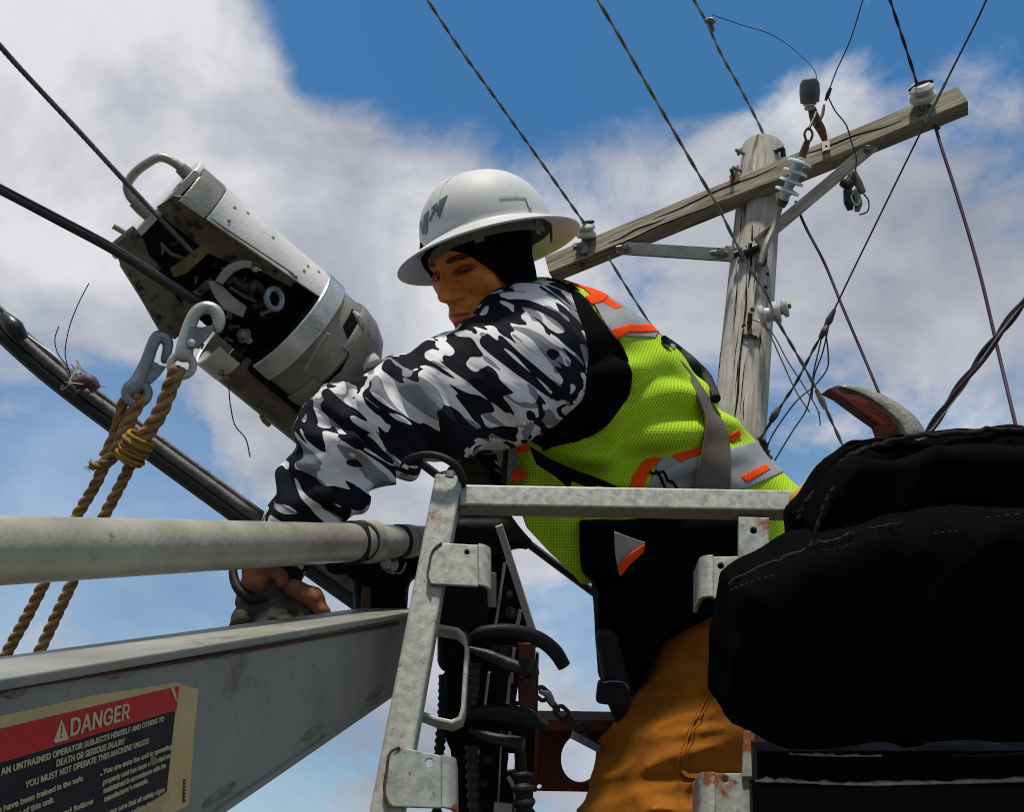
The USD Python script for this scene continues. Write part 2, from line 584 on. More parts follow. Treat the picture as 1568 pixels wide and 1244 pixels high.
def mk(name, c1, c2=None, scale=8.0, rough=0.6, metal=0.0, bump=0.0, bscale=60.0, spots=None, spec=0.4, bevel=0.0, stretch=None, rust=None, detail=6.0, coords='world', sheen=0.0, rvar=0.12, subs=0.0, axis=None):
    """Two tones in noise, optional dark or rusty spots, fine relief, rounded edges."""
    N, L = {}, []
    N['geo'] = ('geometry', {})
    N['map'] = ('mapping', {'scale': stretch or (1, 1, 1)})
    if axis is not None:
        N['rot'] = ('mapping', {'rotation': axis})
        L += [('geo.position', 'rot.vector'), ('rot.vector', 'map.vector')]
    else:
        L += [('geo.position', 'map.vector')]
    if coords == 'rest':
        N['att'] = ('attribute', {'attribute': 'rest'})
        L = [('att.vector', 'map.vector')]
    N['n1'] = ('noise_texture', {'scale': scale, 'detail': detail, 'roughness': 0.6})
    L += [('map.vector', 'n1.vector')]
    c2 = c2 or tuple(x * 0.7 for x in c1)
    N['r1'] = ('rgb_ramp', {'ramp': [(0.3, c2), (0.7, c1)]})
    L += [('n1.fac', 'r1.fac')]
    col = 'r1.color'
    for j, sp in enumerate([x for x in (spots, rust) if x]):
        colr, sc, lo, hi = sp
        N[f'sn{j}'] = ('noise_texture', {'scale': sc, 'detail': 5.0, 'roughness': 0.65})
        N[f'sr{j}'] = ('map_range', {'range_type': 'smoothstep', 'from_min': lo, 'from_max': hi, 'to_min': 0.0, 'to_max': 1.0, 'clamp': True})
        N[f'sm{j}'] = ('mix_color', {'blend_type': 'mix', 'b': colr})
        L += [('map.vector', f'sn{j}.vector'), (f'sn{j}.fac', f'sr{j}.value'), (f'sr{j}.result', f'sm{j}.fac'), (col, f'sm{j}.a')]
        col = f'sm{j}.result'
    N['p'] = ('principled_bsdf', {'metallic': metal, 'specular_ior_level': spec, 'sheen_weight': sheen, 'subsurface_weight': subs, 'subsurface_scale': 0.01})
    N['rr'] = ('map_range', {'from_min': 0.3, 'from_max': 0.7, 'to_min': max(rough - rvar, 0.03), 'to_max': min(rough + rvar, 1.0), 'clamp': True})
    L += [(col, 'p.base_color'), ('n1.fac', 'rr.value'), ('rr.result', 'p.roughness')]
    nrm = None
    if bevel:
        N['bev'] = ('bevel', {'samples': 4, 'radius': bevel})
        nrm = 'bev.bevel'
    if bump:
        N['bn'] = ('noise_texture', {'scale': bscale, 'detail': 4.0, 'roughness': 0.6})
        N['b'] = ('bump', {'strength': min(bump * 1.0, 1.0), 'distance': 0.02 if bscale < 40 else 0.004})
        L += [('map.vector', 'bn.vector'), ('bn.fac', 'b.height')]
        if nrm:
            L += [(nrm, 'b.normal')]
        nrm = 'b.normal'
    if nrm:
        L += [(nrm, 'p.normal')]
    MAT[name] = usdkit.material(stage, f'/World/Looks/{name}', N, L, surface='p.BSDF')
    return MAT[name]


mk('galvanized_steel', (0.40, 0.40, 0.335), (0.22, 0.22, 0.18), 95, 0.45, 0.15, 0.10, 200, spots=((0.11, 0.11, 0.09), 140, 0.62, 0.70), rust=((0.17, 0.065, 0.028), 13, 0.60, 0.70), bevel=0.0025)
mk('rusty_galvanized', (0.34, 0.36, 0.31), (0.19, 0.20, 0.18), 55, 0.5, 0.2, 0.15, 160, spots=((0.08, 0.08, 0.075), 60, 0.58, 0.68), rust=((0.20, 0.055, 0.02), 18, 0.50, 0.60), bevel=0.0025)
mk('painted_boom', (0.27, 0.265, 0.215), (0.13, 0.13, 0.105), 6, 0.42, 0.0, 0.15, 90, spots=((0.075, 0.07, 0.055), 42, 0.62, 0.72), rust=((0.11, 0.075, 0.045), 9, 0.60, 0.74), detail=10.0, spec=0.45, bevel=0.002)
mk('grey_pipe', (0.36, 0.345, 0.27), (0.18, 0.17, 0.12), 8, 0.36, 0.1, 0.3, 90, spots=((0.12, 0.11, 0.08), 22, 0.64, 0.74), spec=0.5)
mk('weld_bead', (0.27, 0.265, 0.20), (0.11, 0.085, 0.06), 60, 0.6, 0.2, 0.9, 160)
mk('rust_line', (0.10, 0.045, 0.022), (0.03, 0.018, 0.012), 40, 0.8, 0.0, 0.5, 160)
mk('black_steel', (0.008, 0.008, 0.008), (0.004, 0.004, 0.004), 20, 0.5, 0.0, 0.2, 160, spec=0.2, bevel=0.001)
mk('black_rubber', (0.009, 0.009, 0.009), (0.005, 0.005, 0.005), 30, 0.6, 0.0, 0.3, 300, spec=0.25)
mk('worn_dark_steel', (0.035, 0.032, 0.027), (0.009, 0.009, 0.009), 25, 0.45, 0.3, 0.4, 160, bevel=0.001)
mk('bright_steel', (0.62, 0.62, 0.60), (0.42, 0.42, 0.40), 50, 0.32, 0.7, 0.2, 200, bevel=0.001)
mk('rusted_plate', (0.13, 0.030, 0.014), (0.05, 0.014, 0.010), 14, 0.75, 0.0, 0.4, 120, spots=((0.02, 0.012, 0.012), 26, 0.58, 0.70))
mk('black_canvas', (0.0032, 0.003, 0.003), (0.0018, 0.0017, 0.0017), 30, 0.95, 0.0, 0.5, 600, spec=0.02)
mk('canvas_binding', (0.032, 0.026, 0.019), (0.008, 0.007, 0.006), 50, 0.9, 0.0, 0.6, 400, spec=0.1)
mk('stitching', (0.020, 0.016, 0.012), (0.008, 0.007, 0.006), 50, 0.9)
mk('hammer_red', (0.17, 0.018, 0.012), (0.06, 0.012, 0.01), 30, 0.5, 0.0, 0.3, 200)
mk('hammer_steel', (0.36, 0.35, 0.28), (0.16, 0.15, 0.11), 40, 0.42, 0.2, 0.5, 140, spots=((0.30, 0.03, 0.02), 70, 0.66, 0.70))
mk('yellow_tool', (0.55, 0.36, 0.02), (0.34, 0.20, 0.015), 20, 0.5)
mk('manila_rope', (0.42, 0.255, 0.115), (0.18, 0.095, 0.04), 45, 0.85, 0.0, 0.8, 500, spec=0.15)
mk('rope_whipping', (0.42, 0.25, 0.05), (0.22, 0.11, 0.03), 60, 0.85, 0.0, 0.8, 500, spec=0.15)
mk('hook_steel', (0.50, 0.50, 0.45), (0.32, 0.32, 0.28), 30, 0.38, 0.55, 0.3, 180)
mk('hook_plated', (0.27, 0.30, 0.33), (0.15, 0.17, 0.19), 30, 0.35, 0.55, 0.3, 180)
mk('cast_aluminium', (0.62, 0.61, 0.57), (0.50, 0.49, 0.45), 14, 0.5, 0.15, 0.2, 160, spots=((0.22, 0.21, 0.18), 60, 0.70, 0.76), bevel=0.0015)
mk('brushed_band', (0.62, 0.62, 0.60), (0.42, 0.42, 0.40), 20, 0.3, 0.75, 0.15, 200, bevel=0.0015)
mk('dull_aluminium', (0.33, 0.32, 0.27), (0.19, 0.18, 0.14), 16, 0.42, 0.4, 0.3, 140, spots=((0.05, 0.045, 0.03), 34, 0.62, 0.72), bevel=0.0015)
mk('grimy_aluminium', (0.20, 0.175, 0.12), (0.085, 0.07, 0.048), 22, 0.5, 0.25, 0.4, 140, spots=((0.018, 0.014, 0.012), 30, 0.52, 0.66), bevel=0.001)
mk('brass', (0.26, 0.19, 0.07), (0.13, 0.09, 0.03), 40, 0.45, 0.4, 0.2, 140)
mk('machine_black', (0.006, 0.0055, 0.005), (0.003, 0.003, 0.003), 30, 0.6, 0.0, 0.3, 200, spec=0.1)
mk('cable_black', (0.014, 0.014, 0.014), (0.008, 0.008, 0.008), 30, 0.38, 0.0, 0.1, 200, spec=0.5)
mk('cable_grey', (0.13, 0.13, 0.12), (0.06, 0.06, 0.055), 40, 0.5, 0.3, 0.4, 300)
mk('wire_steel', (0.30, 0.28, 0.23), (0.17, 0.155, 0.13), 40, 0.5, 0.4)
mk('wire_dark', (0.05, 0.045, 0.04), (0.025, 0.022, 0.02), 40, 0.6, 0.1)
mk('wire_plum', (0.075, 0.028, 0.055), (0.04, 0.016, 0.03), 40, 0.6)
mk('wire_green', (0.10, 0.22, 0.17), (0.07, 0.15, 0.12), 40, 0.5)
mk('porcelain_white', (0.50, 0.50, 0.46), (0.36, 0.36, 0.32), 20, 0.2, 0.0, spec=0.5, spots=((0.14, 0.13, 0.09), 30, 0.62, 0.74))
mk('porcelain_bell', (0.58, 0.62, 0.63), (0.48, 0.52, 0.53), 20, 0.15, 0.0, spec=0.6)
mk('lamp_grey', (0.10, 0.10, 0.095), (0.07, 0.07, 0.065), 20, 0.6)
mk('corroded_iron', (0.15, 0.075, 0.03), (0.06, 0.03, 0.015), 40, 0.8, 0.0, 0.5, 200)
mk('line_hardware', (0.24, 0.23, 0.19), (0.11, 0.10, 0.08), 40, 0.5, 0.4, 0.4, 200, bevel=0.002)
mk('brace_metal', (0.40, 0.38, 0.34), (0.27, 0.24, 0.21), 14, 0.6, 0.1, 0.3, 100)
mk('hull_helmet', (0.51, 0.515, 0.49), (0.45, 0.455, 0.43), 5, 0.5, 0.0, 0.06, 80, spec=0.3, spots=((0.30, 0.29, 0.24), 34, 0.62, 0.76), rust=((0.33, 0.32, 0.27), 9, 0.60, 0.75))
mk('stubble', (0.22, 0.075, 0.03), (0.12, 0.045, 0.02), 90, 0.8)
mk('helmet_lining', (0.42, 0.42, 0.28), (0.36, 0.36, 0.24), 5, 0.5)
mk('helmet_decal', (0.10, 0.12, 0.14), (0.07, 0.085, 0.10), 30, 0.5)
mk('helmet_strap', (0.20, 0.20, 0.14), (0.12, 0.12, 0.085), 30, 0.7)
mk('skin', (0.88, 0.34, 0.062), (0.72, 0.205, 0.035), 20, 0.5, 0.0, 0.5, 700, spec=0.3, detail=9.0, spots=((0.60, 0.13, 0.03), 30, 0.50, 0.72), rust=((0.42, 0.12, 0.035), 130, 0.62, 0.74), subs=0.06)
mk('eye_shade_skin', (0.40, 0.10, 0.03), (0.24, 0.06, 0.022), 60, 0.6, 0.0, 0.3, 700)  # darker skin tone that paints the shadow in the eye sockets
mk('lips', (0.58, 0.14, 0.06), (0.48, 0.11, 0.05), 60, 0.45)
mk('brow_hair', (0.10, 0.035, 0.016), (0.05, 0.02, 0.010), 60, 0.8)
mk('eye_white', (0.30, 0.24, 0.20), (0.25, 0.2, 0.17), 60, 0.2)
mk('eye_dark', (0.012, 0.008, 0.006), (0.01, 0.006, 0.005), 60, 0.2)
mk('knit_black', (0.0045, 0.0045, 0.005), (0.0025, 0.0025, 0.003), 30, 0.95, 0.0, 0.4, 700, spec=0.03)
mk('black_mesh', (0.005, 0.005, 0.0055), (0.003, 0.003, 0.0035), 30, 0.9, 0.0, 0.4, 700, spec=0.03)
mk('silver_tape', (0.27, 0.275, 0.27), (0.22, 0.225, 0.22), 18, 0.5, 0.1, 0.25, 80)
mk('orange_tape', (0.80, 0.075, 0.006), (0.64, 0.05, 0.004), 18, 0.85, 0.0, 0.2, 200, spec=0.08)
mk('harness_webbing', (0.115, 0.095, 0.07), (0.075, 0.06, 0.045), 12, 0.8, 0.0, 0.4, 500)
mk('harness_black', (0.012, 0.012, 0.013), (0.007, 0.007, 0.008), 30, 0.7, 0.0, 0.3, 400, spec=0.2)
mk('duck_canvas', (0.34, 0.125, 0.012), (0.21, 0.066, 0.008), 16, 0.9, 0.0, 0.35, 800, spec=0.08, detail=9.0, spots=((0.13, 0.038, 0.008), 15, 0.55, 0.80))
mk('dirty_skin', (0.34, 0.105, 0.026), (0.06, 0.024, 0.012), 40, 0.6, 0.0, 0.3, 300)
mk('canvas_thread', (0.32, 0.12, 0.018), (0.2, 0.07, 0.01), 60, 0.9)
mk('glove_fabric', (0.075, 0.060, 0.038), (0.007, 0.007, 0.006), 34, 0.85, 0.0, 0.4, 300)
mk('boot_leather', (0.06, 0.035, 0.02), (0.04, 0.022, 0.012), 20, 0.6)
mk('sign_cream', (0.52, 0.42, 0.20), (0.44, 0.32, 0.12), 20, 0.55, 0.0, 0.1, 90, spots=((0.22, 0.15, 0.045), 26, 0.62, 0.74))
mk('sign_red', (0.50, 0.012, 0.010), (0.40, 0.010, 0.008), 20, 0.5)
mk('sign_black', (0.010, 0.010, 0.011), (0.007, 0.007, 0.008), 20, 0.55, spec=0.25)
mk('sign_letter', (0.56, 0.49, 0.30), (0.44, 0.37, 0.19), 60, 0.6)
mk('earth', (0.055, 0.05, 0.042), (0.035, 0.034, 0.03), 0.6, 0.95, 0.0, 0.4, 6, spec=0.1)
mk('deck_steel', (0.07, 0.066, 0.055), (0.045, 0.043, 0.038), 4, 0.6, 0.0, 0.3, 30)


def weathered_wood(name, axis, c_light, c_dark, c_green, grain=1.0):
    """Grain along 'axis': noise stretched along it, with checks and mossy stain."""
    axis = unit(axis)
    a = unit(np.cross(axis, [0.2, 0.9, 0.1])); b = np.cross(axis, a)
    N, L = {'geo': ('geometry', {})}, []
    for k, v in (('u', axis), ('v', a), ('w', b)):
        N['d' + k] = ('vector_math', {'math_type': 'dot_product', 'vector2': tuple(v)})
        L.append(('geo.position', f'd{k}.vector1'))
    N['su'] = ('math', {'math_type': 'multiply', 'value2': 0.07})
    N['cx'] = ('combine_xyz', {})
    L += [('du.value', 'su.value1'), ('su.value', 'cx.x'), ('dv.value', 'cx.y'), ('dw.value', 'cx.z')]
    N['g1'] = ('noise_texture', {'scale': 70.0 * grain, 'detail': 6.0, 'roughness': 0.65})
    N['g2'] = ('noise_texture', {'scale': 26.0 * grain, 'detail': 4.0, 'roughness': 0.6, 'distortion': 0.4})
    N['g3'] = ('noise_texture', {'scale': 3.5, 'detail': 5.0, 'roughness': 0.6})
    L += [('cx.vector', 'g1.vector'), ('cx.vector', 'g2.vector'), ('geo.position', 'g3.vector')]
    N['r1'] = ('rgb_ramp', {'ramp': [(0.28, c_dark), (0.46, tuple(0.55 * x + 0.45 * y for x, y in zip(c_light, c_dark))), (0.62, c_light)]})
    L += [('g1.fac', 'r1.fac')]
    N['chk'] = ('map_range', {'range_type': 'smoothstep', 'from_min': 0.30, 'from_max': 0.40, 'to_min': 1.0, 'to_max': 0.0, 'clamp': True})
    N['m1'] = ('mix_color', {'b': tuple(0.35 * x for x in c_dark)})
    L += [('g2.fac', 'chk.value'), ('chk.result', 'm1.fac'), ('r1.color', 'm1.a')]
    N['mo'] = ('map_range', {'range_type': 'smoothstep', 'from_min': 0.50, 'from_max': 0.72, 'to_min': 0.0, 'to_max': 0.75, 'clamp': True})
    N['m2'] = ('mix_color', {'b': c_green})
    L += [('g3.fac', 'mo.value'), ('mo.result', 'm2.fac'), ('m1.result', 'm2.a')]
    N['b'] = ('bump', {'strength': 0.8, 'distance': 0.01})
    L += [('g1.fac', 'b.height')]
    N['p'] = ('principled_bsdf', {'roughness': 0.85, 'specular_ior_level': 0.2})
    L += [('m2.result', 'p.base_color'), ('b.normal', 'p.normal')]
    MAT[name] = usdkit.material(stage, f'/World/Looks/{name}', N, L, surface='p.BSDF')


def camo_material():
    N = {'att': ('attribute', {'attribute': 'rest'}),
         'map': ('mapping', {'scale': (1.0, 1.0, 1.0)}),
         'n1': ('noise_texture', {'scale': 22.0, 'detail': 1.2, 'roughness': 0.45, 'distortion': 0.95}),
         'n2': ('noise_texture', {'scale': 25.0, 'detail': 1.2, 'roughness': 0.45, 'distortion': 0.8}),
         'sh': ('mapping', {'location': (3.1, 1.7, 5.3)}),
         'k1': ('map_range', {'from_min': 0.482, 'from_max': 0.486, 'to_min': 0.0, 'to_max': 1.0, 'clamp': True}),
         'k2': ('map_range', {'from_min': 0.560, 'from_max': 0.564, 'to_min': 0.0, 'to_max': 1.0, 'clamp': True}),
         'grey': ('mix_color', {'a': (0.58, 0.57, 0.56), 'b': (0.19, 0.19, 0.21)}),
         'col': ('mix_color', {'b': (0.006, 0.007, 0.010)}),
         'bn': ('noise_texture', {'scale': 14.0, 'detail': 3.0, 'roughness': 0.5, 'distortion': 0.4}),
         'b': ('bump', {'strength': 0.45, 'distance': 0.02}),
         'p': ('principled_bsdf', {'roughness': 0.9, 'specular_ior_level': 0.12})}
    L = [('att.vector', 'map.vector'), ('map.vector', 'n1.vector'), ('map.vector', 'sh.vector'), ('sh.vector', 'n2.vector'),
         ('n1.fac', 'k1.value'), ('n2.fac', 'k2.value'), ('k2.result', 'grey.fac'), ('k1.result', 'col.fac'), ('grey.result', 'col.a'),
         ('col.result', 'p.base_color'), ('att.vector', 'bn.vector'), ('bn.fac', 'b.height'), ('b.normal', 'p.normal')]
    MAT['camouflage'] = usdkit.material(stage, '/World/Looks/camouflage', N, L, surface='p.BSDF')


def lime_mesh_material():
    """Lime mesh cloth: rows of small holes."""
    N = {'uv': ('attribute', {'attribute': 'rest'}),
         'map': ('mapping', {'scale': (1.0, 1.0, 1.0)}),
         'vo': ('voronoi_texture', {'dimensions': '2D', 'scale': 205.0, 'randomness': 0.12}),
         'h': ('map_range', {'range_type': 'smoothstep', 'from_min': 0.20, 'from_max': 0.34, 'to_min': 1.0, 'to_max': 0.0, 'clamp': True}),
         'n': ('noise_texture', {'scale': 9.0, 'detail': 3.0}),
         'base': ('rgb_ramp', {'ramp': [(0.3, (0.33, 0.53, 0.012)), (0.7, (0.42, 0.65, 0.018))]}),
         'col': ('mix_color', {'b': (0.16, 0.24, 0.010)}),
         'hm': ('math', {'math_type': 'multiply', 'value2': 0.85}),
         'b': ('bump', {'strength': 0.5, 'distance': 0.003, 'invert': True}),
         'p': ('principled_bsdf', {'roughness': 0.8, 'specular_ior_level': 0.15})}
    L = [('uv.vector', 'map.vector'), ('map.vector', 'vo.vector'), ('uv.vector', 'n.vector'), ('n.fac', 'base.fac'), ('vo.distance', 'h.value'),
         ('h.result', 'hm.value1'), ('hm.value', 'col.fac'), ('base.color', 'col.a'), ('col.result', 'p.base_color'), ('h.result', 'b.height'), ('b.normal', 'p.normal')]
    MAT['lime_mesh'] = usdkit.material(stage, '/World/Looks/lime_mesh', N, L, surface='p.BSDF')


camo_material()
lime_mesh_material()

# ================================================================== the ground and the deck the crew stands on
_g = trimesh.creation.box([600, 600, 0.2]); _g.apply_translation([0, 0, -0.1])
single('ground', _g, 'earth', kind='structure')
_deck = trimesh.creation.box([2.6, 4.4, 0.08])
_T = np.eye(4); _T[:3, 3] = (0.1, 1.0, 1.02)
_deck.apply_transform(_T)
_legs = [trimesh.creation.box([0.12, 0.12, 0.98], transform=trimesh.transformations.translation_matrix((0.1 + sx * 1.2, 1.0 + sy * 2.1, 0.49))) for sx in (-1, 1) for sy in (-1, 1)]
single('work_platform', cat(_deck, _legs), 'deck_steel', kind='structure')

# ================================================================== galvanized rack: rails, top bar, step brackets, grab handle
TOP = P(690, 745, 1.36)
RK_DOWN = unit(P(598, 1244, 1.13) - P(687, 770, 1.35))
RK_SIDE = unit(P(1220, 775, 1.36) - P(700, 766, 1.36))
RK_SIDE = unit(RK_SIDE - RK_DOWN * (RK_SIDE @ RK_DOWN))
RK_N = unit(np.cross(RK_DOWN, RK_SIDE))
if RK_N @ FWD > 0:
    RK_N = -RK_N                                   # towards the viewer
rack = thing('galvanized_rack', 'grey galvanized steel rack of square tube with bent step brackets and rust at the welds', 'rack', P(596, 1260, 1.12))
r0, r1 = P(688, 728, 1.365), P(584, 1300, 1.10)
rail_pts = [P(688, 738, 1.362), r1]
part(rack, 'upright_rail', sweep(rail_pts, rrect(0.038, 0.036, 0.004), RK_SIDE), 'galvanized_steel')


def rail_front(px, py, lift=0.003):
    c = rail_pts[0] + (rail_pts[1] - rail_pts[0]) * 0.5 + RK_N * (0.018 + lift)
    nn_ = RK_N
    return onplane([(px, py)], c, nn_)[0]

part(rack, 'rail_cap', lathe(P(689, 741, 1.362), -RK_DOWN, [(0, 0.001), (0, 0.021), (0.010, 0.019), (0.017, 0.010), (0.018, 0.0005)], 20), 'worn_dark_steel')
tb0, tb1 = P(697, 766, 1.357), P(1330, 777, 1.362)
tbu = unit(np.cross(unit(tb1 - tb0), RK_N))
part(rack, 'top_bar', sweep([tb0, tb1], rrect(0.032, 0.034, 0.003), tbu), 'galvanized_steel')
part(rack, 'weld', tube([P(703, 752, 1.338), P(702, 766, 1.337), P(703, 783, 1.337)], [0.0015, 0.003, 0.0015], 8), 'rust_line')
# the right-hand hanger
rp0, rp1 = P(1155, 783, 1.345), P(1158, 1300, 1.13)
hanger_O = P(1155, 830, 1.315)
hp = plate([(1131, 792), (1178, 793), (1178, 868), (1131, 866)], hanger_O, RK_N, 0.006, holes=[circ(1154, 813, 5.5)])
part(rack, 'hanger_strap', hp, 'rusty_galvanized')
part(rack, 'right_post', sweep([P(1152, 802, 1.365), P(1170, 1300, 1.14)], rrect(0.036, 0.030, 0.004), RK_SIDE), 'worn_dark_steel')


def folded_bracket(front, hole, O, depth, fold_px, name='step_bracket', mat='galvanized_steel', right=True):
    """Bent-plate bracket: a face towards the viewer, a rounded fold and a flange that runs back."""
    fr = plate(front, O, RK_N, 0.005, holes=[hole] if hole is not None else [])
    b = part(rack, name, fr, mat)
    a0, a1 = onplane(fold_px, O, RK_N)
    s = 1 if right else -1
    r = 0.012
    pts = [RK_SIDE * s * r * math.sin(t) - RK_N * r * (1 - math.cos(t)) for t in np.linspace(0, math.pi / 2, 6)]
    pts.append(pts[-1] - RK_N * depth + RK_SIDE * s * 0.0)
    L = a1 - a0
    V = np.stack([[a0 + q for q in pts], [a1 + q for q in pts]], 1)
    fl = shell(grid_mesh(V, closed_v=False), -0.005 if right else 0.005)
    part(b, 'flange', fl, mat)
    # the underside lip
    return b


uO = rail_front(700, 866, 0.007)
folded_bracket([(676, 832), (732, 835), (732, 898), (659, 894), (655, 882), (662, 845)], circ(715, 846, 4.2), uO, 0.05, [(732, 835), (732, 898)])
part(rack, 'weld', tube(onplane([(676, 832), (664, 842), (657, 866), (655, 885), (660, 896)], uO + RK_N * 0.001, RK_N), 0.0016, 6), 'rust_line')
lO = rail_front(648, 1195, 0.007)
folded_bracket([(612, 1145), (676, 1158), (676, 1238), (602, 1236), (590, 1225), (592, 1170)], circ(657, 1168, 6), lO, 0.05, [(676, 1158), (676, 1238)], mat='rusty_galvanized')
part(rack, 'weld', tube(onplane([(612, 1145), (599, 1152), (592, 1180), (589, 1215), (596, 1236)], lO + RK_N * 0.001, RK_N), 0.0018, 6), 'rust_line')
rO = P(1130, 884, 1.30)
folded_bracket([(1196, 851), (1092, 853), (1092, 916), (1196, 917)], circ(1104, 867, 5.2), rO, 0.045, [(1092, 853), (1092, 916)], mat='galvanized_steel', right=False)
rL = P(1130, 1225, 1.15)
folded_bracket([(1156, 1185), (1095, 1185), (1095, 1262), (1156, 1262)], circ(1110, 1194, 5.5), rL, 0.045, [(1095, 1185), (1095, 1262)], mat='rusty_galvanized', right=False)
part(rack, 'hanger_strap', plate([(1139, 1120), (1156, 1120), (1154, 1190), (1137, 1190)], P(1147, 1160, 1.17), RK_N, 0.006), 'rusty_galvanized')
# grab handle of flat bar, broad across the view
gO = P(680, 1030, 1.235)
gp = onplane([(655, 962), (672, 961), (700, 966), (712, 976), (715, 992), (709, 1088), (705, 1102), (692, 1108), (668, 1103), (640, 1092)], gO, RK_N)
part(rack, 'grab_handle', sweep(gp - RK_N * 0.012, rrect(0.034, 0.0055, 0.0015), RK_N), 'galvanized_steel')
part(rack, 'rust_stain', tube(onplane([(712, 966), (716, 976), (717, 992)], gO + RK_N * 0.0048, RK_N), [0.0005, 0.0022, 0.0005], 6), 'rust_line')

# black loop of hose draped over the head of the rail
hs = [P(612, 716, 1.36), P(622, 704, 1.355), P(645, 697, 1.345), P(672, 699, 1.335), P(696, 712, 1.335), P(708, 735, 1.345), P(706, 752, 1.36)]
single('rubber_hose', tube(hs, [0.0010, 0.0035, 0.0048, 0.0052, 0.0058, 0.0058, 0.0055], 12), 'black_rubber', 'black rubber hose end looped over the head of the upright rail', 'hose')

# ================================================================== round pipe boom with its clamps and foot
pipe = thing('round_pipe', 'weathered round grey pipe boom running in from the left edge with clamp rings', 'pipe', P(560, 900, 1.42))
pa, pb = P(-70, 845, 0.745), P(545, 831, 1.38)
R_a, R_b = S(113, 0.745) / 2, S(58, 1.38) / 2
pr = 0.5 * (R_a + R_b)
part(pipe, 'tube', tube([pa, pb], [R_a, R_b], 40, 2, smooth=False), 'grey_pipe')
pd = unit(pb - pa)
pc = P(648, 829, 1.48)
part(pipe, 'sleeve', tube([pb - pd * 0.01, pc], [R_b * 0.97, R_b * 0.86], 36, 2, smooth=False), 'grey_pipe')
for px, w, r, mt in ((540, 0.010, 1.10, 'black_rubber'), (563, 0.018, 1.13, 'grey_pipe'), (553, 0.005, 1.14, 'black_rubber'), (609, 0.012, 1.0, 'black_rubber'), (622, 0.014, 1.02, 'grey_pipe')):
    t = (px - 545) / (648 - 545)
    c = pb + (pc - pb) * t
    R = R_b * (1 - 0.14 * max(t, 0)) * r
    part(pipe, 'clamp_ring', lathe(c, pd, [(-w, R * 0.9), (-w, R), (-w * 0.7, R * 1.04), (w * 0.7, R * 1.04), (w, R), (w, R * 0.9)], 36), mt)
def on_pipe(px, py):
    f_ = (px + 70) / 615.0
    d = 0.745 + (1.38 - 0.745) * f_
    for t in np.linspace(-0.06, 0.02, 120):
        q = P(px, py, d + t)
        w = (q - pa) @ pd
        if np.linalg.norm(q - pa - pd * w) <= R_a + (R_b - R_a) * w / np.linalg.norm(pb - pa):
            return q
    return P(px, py, d - 0.03)


for pts in ([(4, 829), (60, 830), (130, 832), (180, 832), (240, 835), (300, 836), (352, 838), (430, 836)], [(182, 822), (186, 832), (181, 845)], [(210, 845), (260, 845), (330, 841), (372, 842)], [(20, 850), (70, 849), (110, 851)]):
    part(pipe, 'scratch', tube([on_pipe(x, y) for x, y in pts], [0.0001, 0.0007, 0.0006, 0.0007, 0.0001], 5), 'rust_line')
# the black saddle below it
sd = nets(lambda p: smin(smin(d_cone(p, P(575, 852, 1.47), P(572, 925, 1.49), 0.036, 0.030), d_cone(p, P(515, 862, 1.45), P(640, 864, 1.52), 0.018, 0.022), 0.02),
                         d_cone(p, P(605, 835, 1.50), P(600, 930, 1.50), 0.024, 0.024), 0.02), np.min([P(500, 800, 1.4), P(660, 950, 1.4), P(660, 800, 1.6), P(500, 950, 1.6)], 0) - 0.05,
          np.max([P(500, 800, 1.4), P(660, 950, 1.4), P(660, 800, 1.6), P(500, 950, 1.6)], 0) + 0.05, 0.006)
part(pipe, 'saddle', sd, 'machine_black', True)
bn = unit(CAM - P(602, 862, 1.45))
part(pipe, 'saddle_bolt', cat(bolt(P(597, 862, 1.446), unit(C((-0.5, 0.1, -1))), 0.0105, 0.014), cyl(P(597, 862, 1.446), P(590, 860, 1.42), 0.007)), 'bright_steel')
part(pipe, 'saddle_strap', tube([P(588, 872, 1.44), P(597, 877, 1.44), P(614, 877, 1.44), P(622, 862, 1.44)], 0.0018, 8), 'hook_plated')
part(pipe, 'saddle_pin', cyl(P(562, 898, 1.452), P(560, 930, 1.452), 0.0075), 'corroded_iron')

# ================================================================== box boom with its danger plate
BMR, BML = P(655, 937, 1.43), P(-60, 1060, 0.60)       # the lower arris of the top flange, far and near
bdir = unit(BMR - BML)
bside = unit(np.cross(bdir, [0, 0, 1])); bside = bside if bside @ RIGHT > 0 else -bside
bup = unit(np.cross(bside, bdir)); bup = bup if bup[2] > 0 else -bup
WEB_N = unit(bside * 1.0 - bup * 0.04)
WEB_O = BML - bside * 0.006 - bup * 0.006
boom = thing('box_boom', 'grey steel box beam with welded top flange reaching in from the lower left', 'boom', P(300, 1100, 0.9))
web = plate([(-60, 1059), (640, 941), (640, 1028), (602, 1060), (455, 1160), (328, 1246), (200, 1340), (-60, 1560)], WEB_O, WEB_N, 0.012)
part(boom, 'web', web, 'painted_boom')
# flange: a plate whose upper face is seen at a slant, further edge from the photo
FL_O = BML
nfl = bup
far = onplane([(-60, 1010), (300, 970), (520, 943), (640, 928)], FL_O, nfl)
near = np.array([BML + bdir * t for t in np.linspace(0, np.linalg.norm(BMR - BML), 4)])
wid = np.linalg.norm(far - near, axis=1)
fw = 0.105
part(boom, 'top_flange', sweep([BML - bside * fw / 2, BMR - bside * fw / 2], rrect(fw, 0.008, 0.0015), bside), 'painted_boom')
_fw = web.copy(); _fw.apply_translation(-bside * (fw - 0.018))
part(boom, 'far_web', _fw, 'painted_boom')


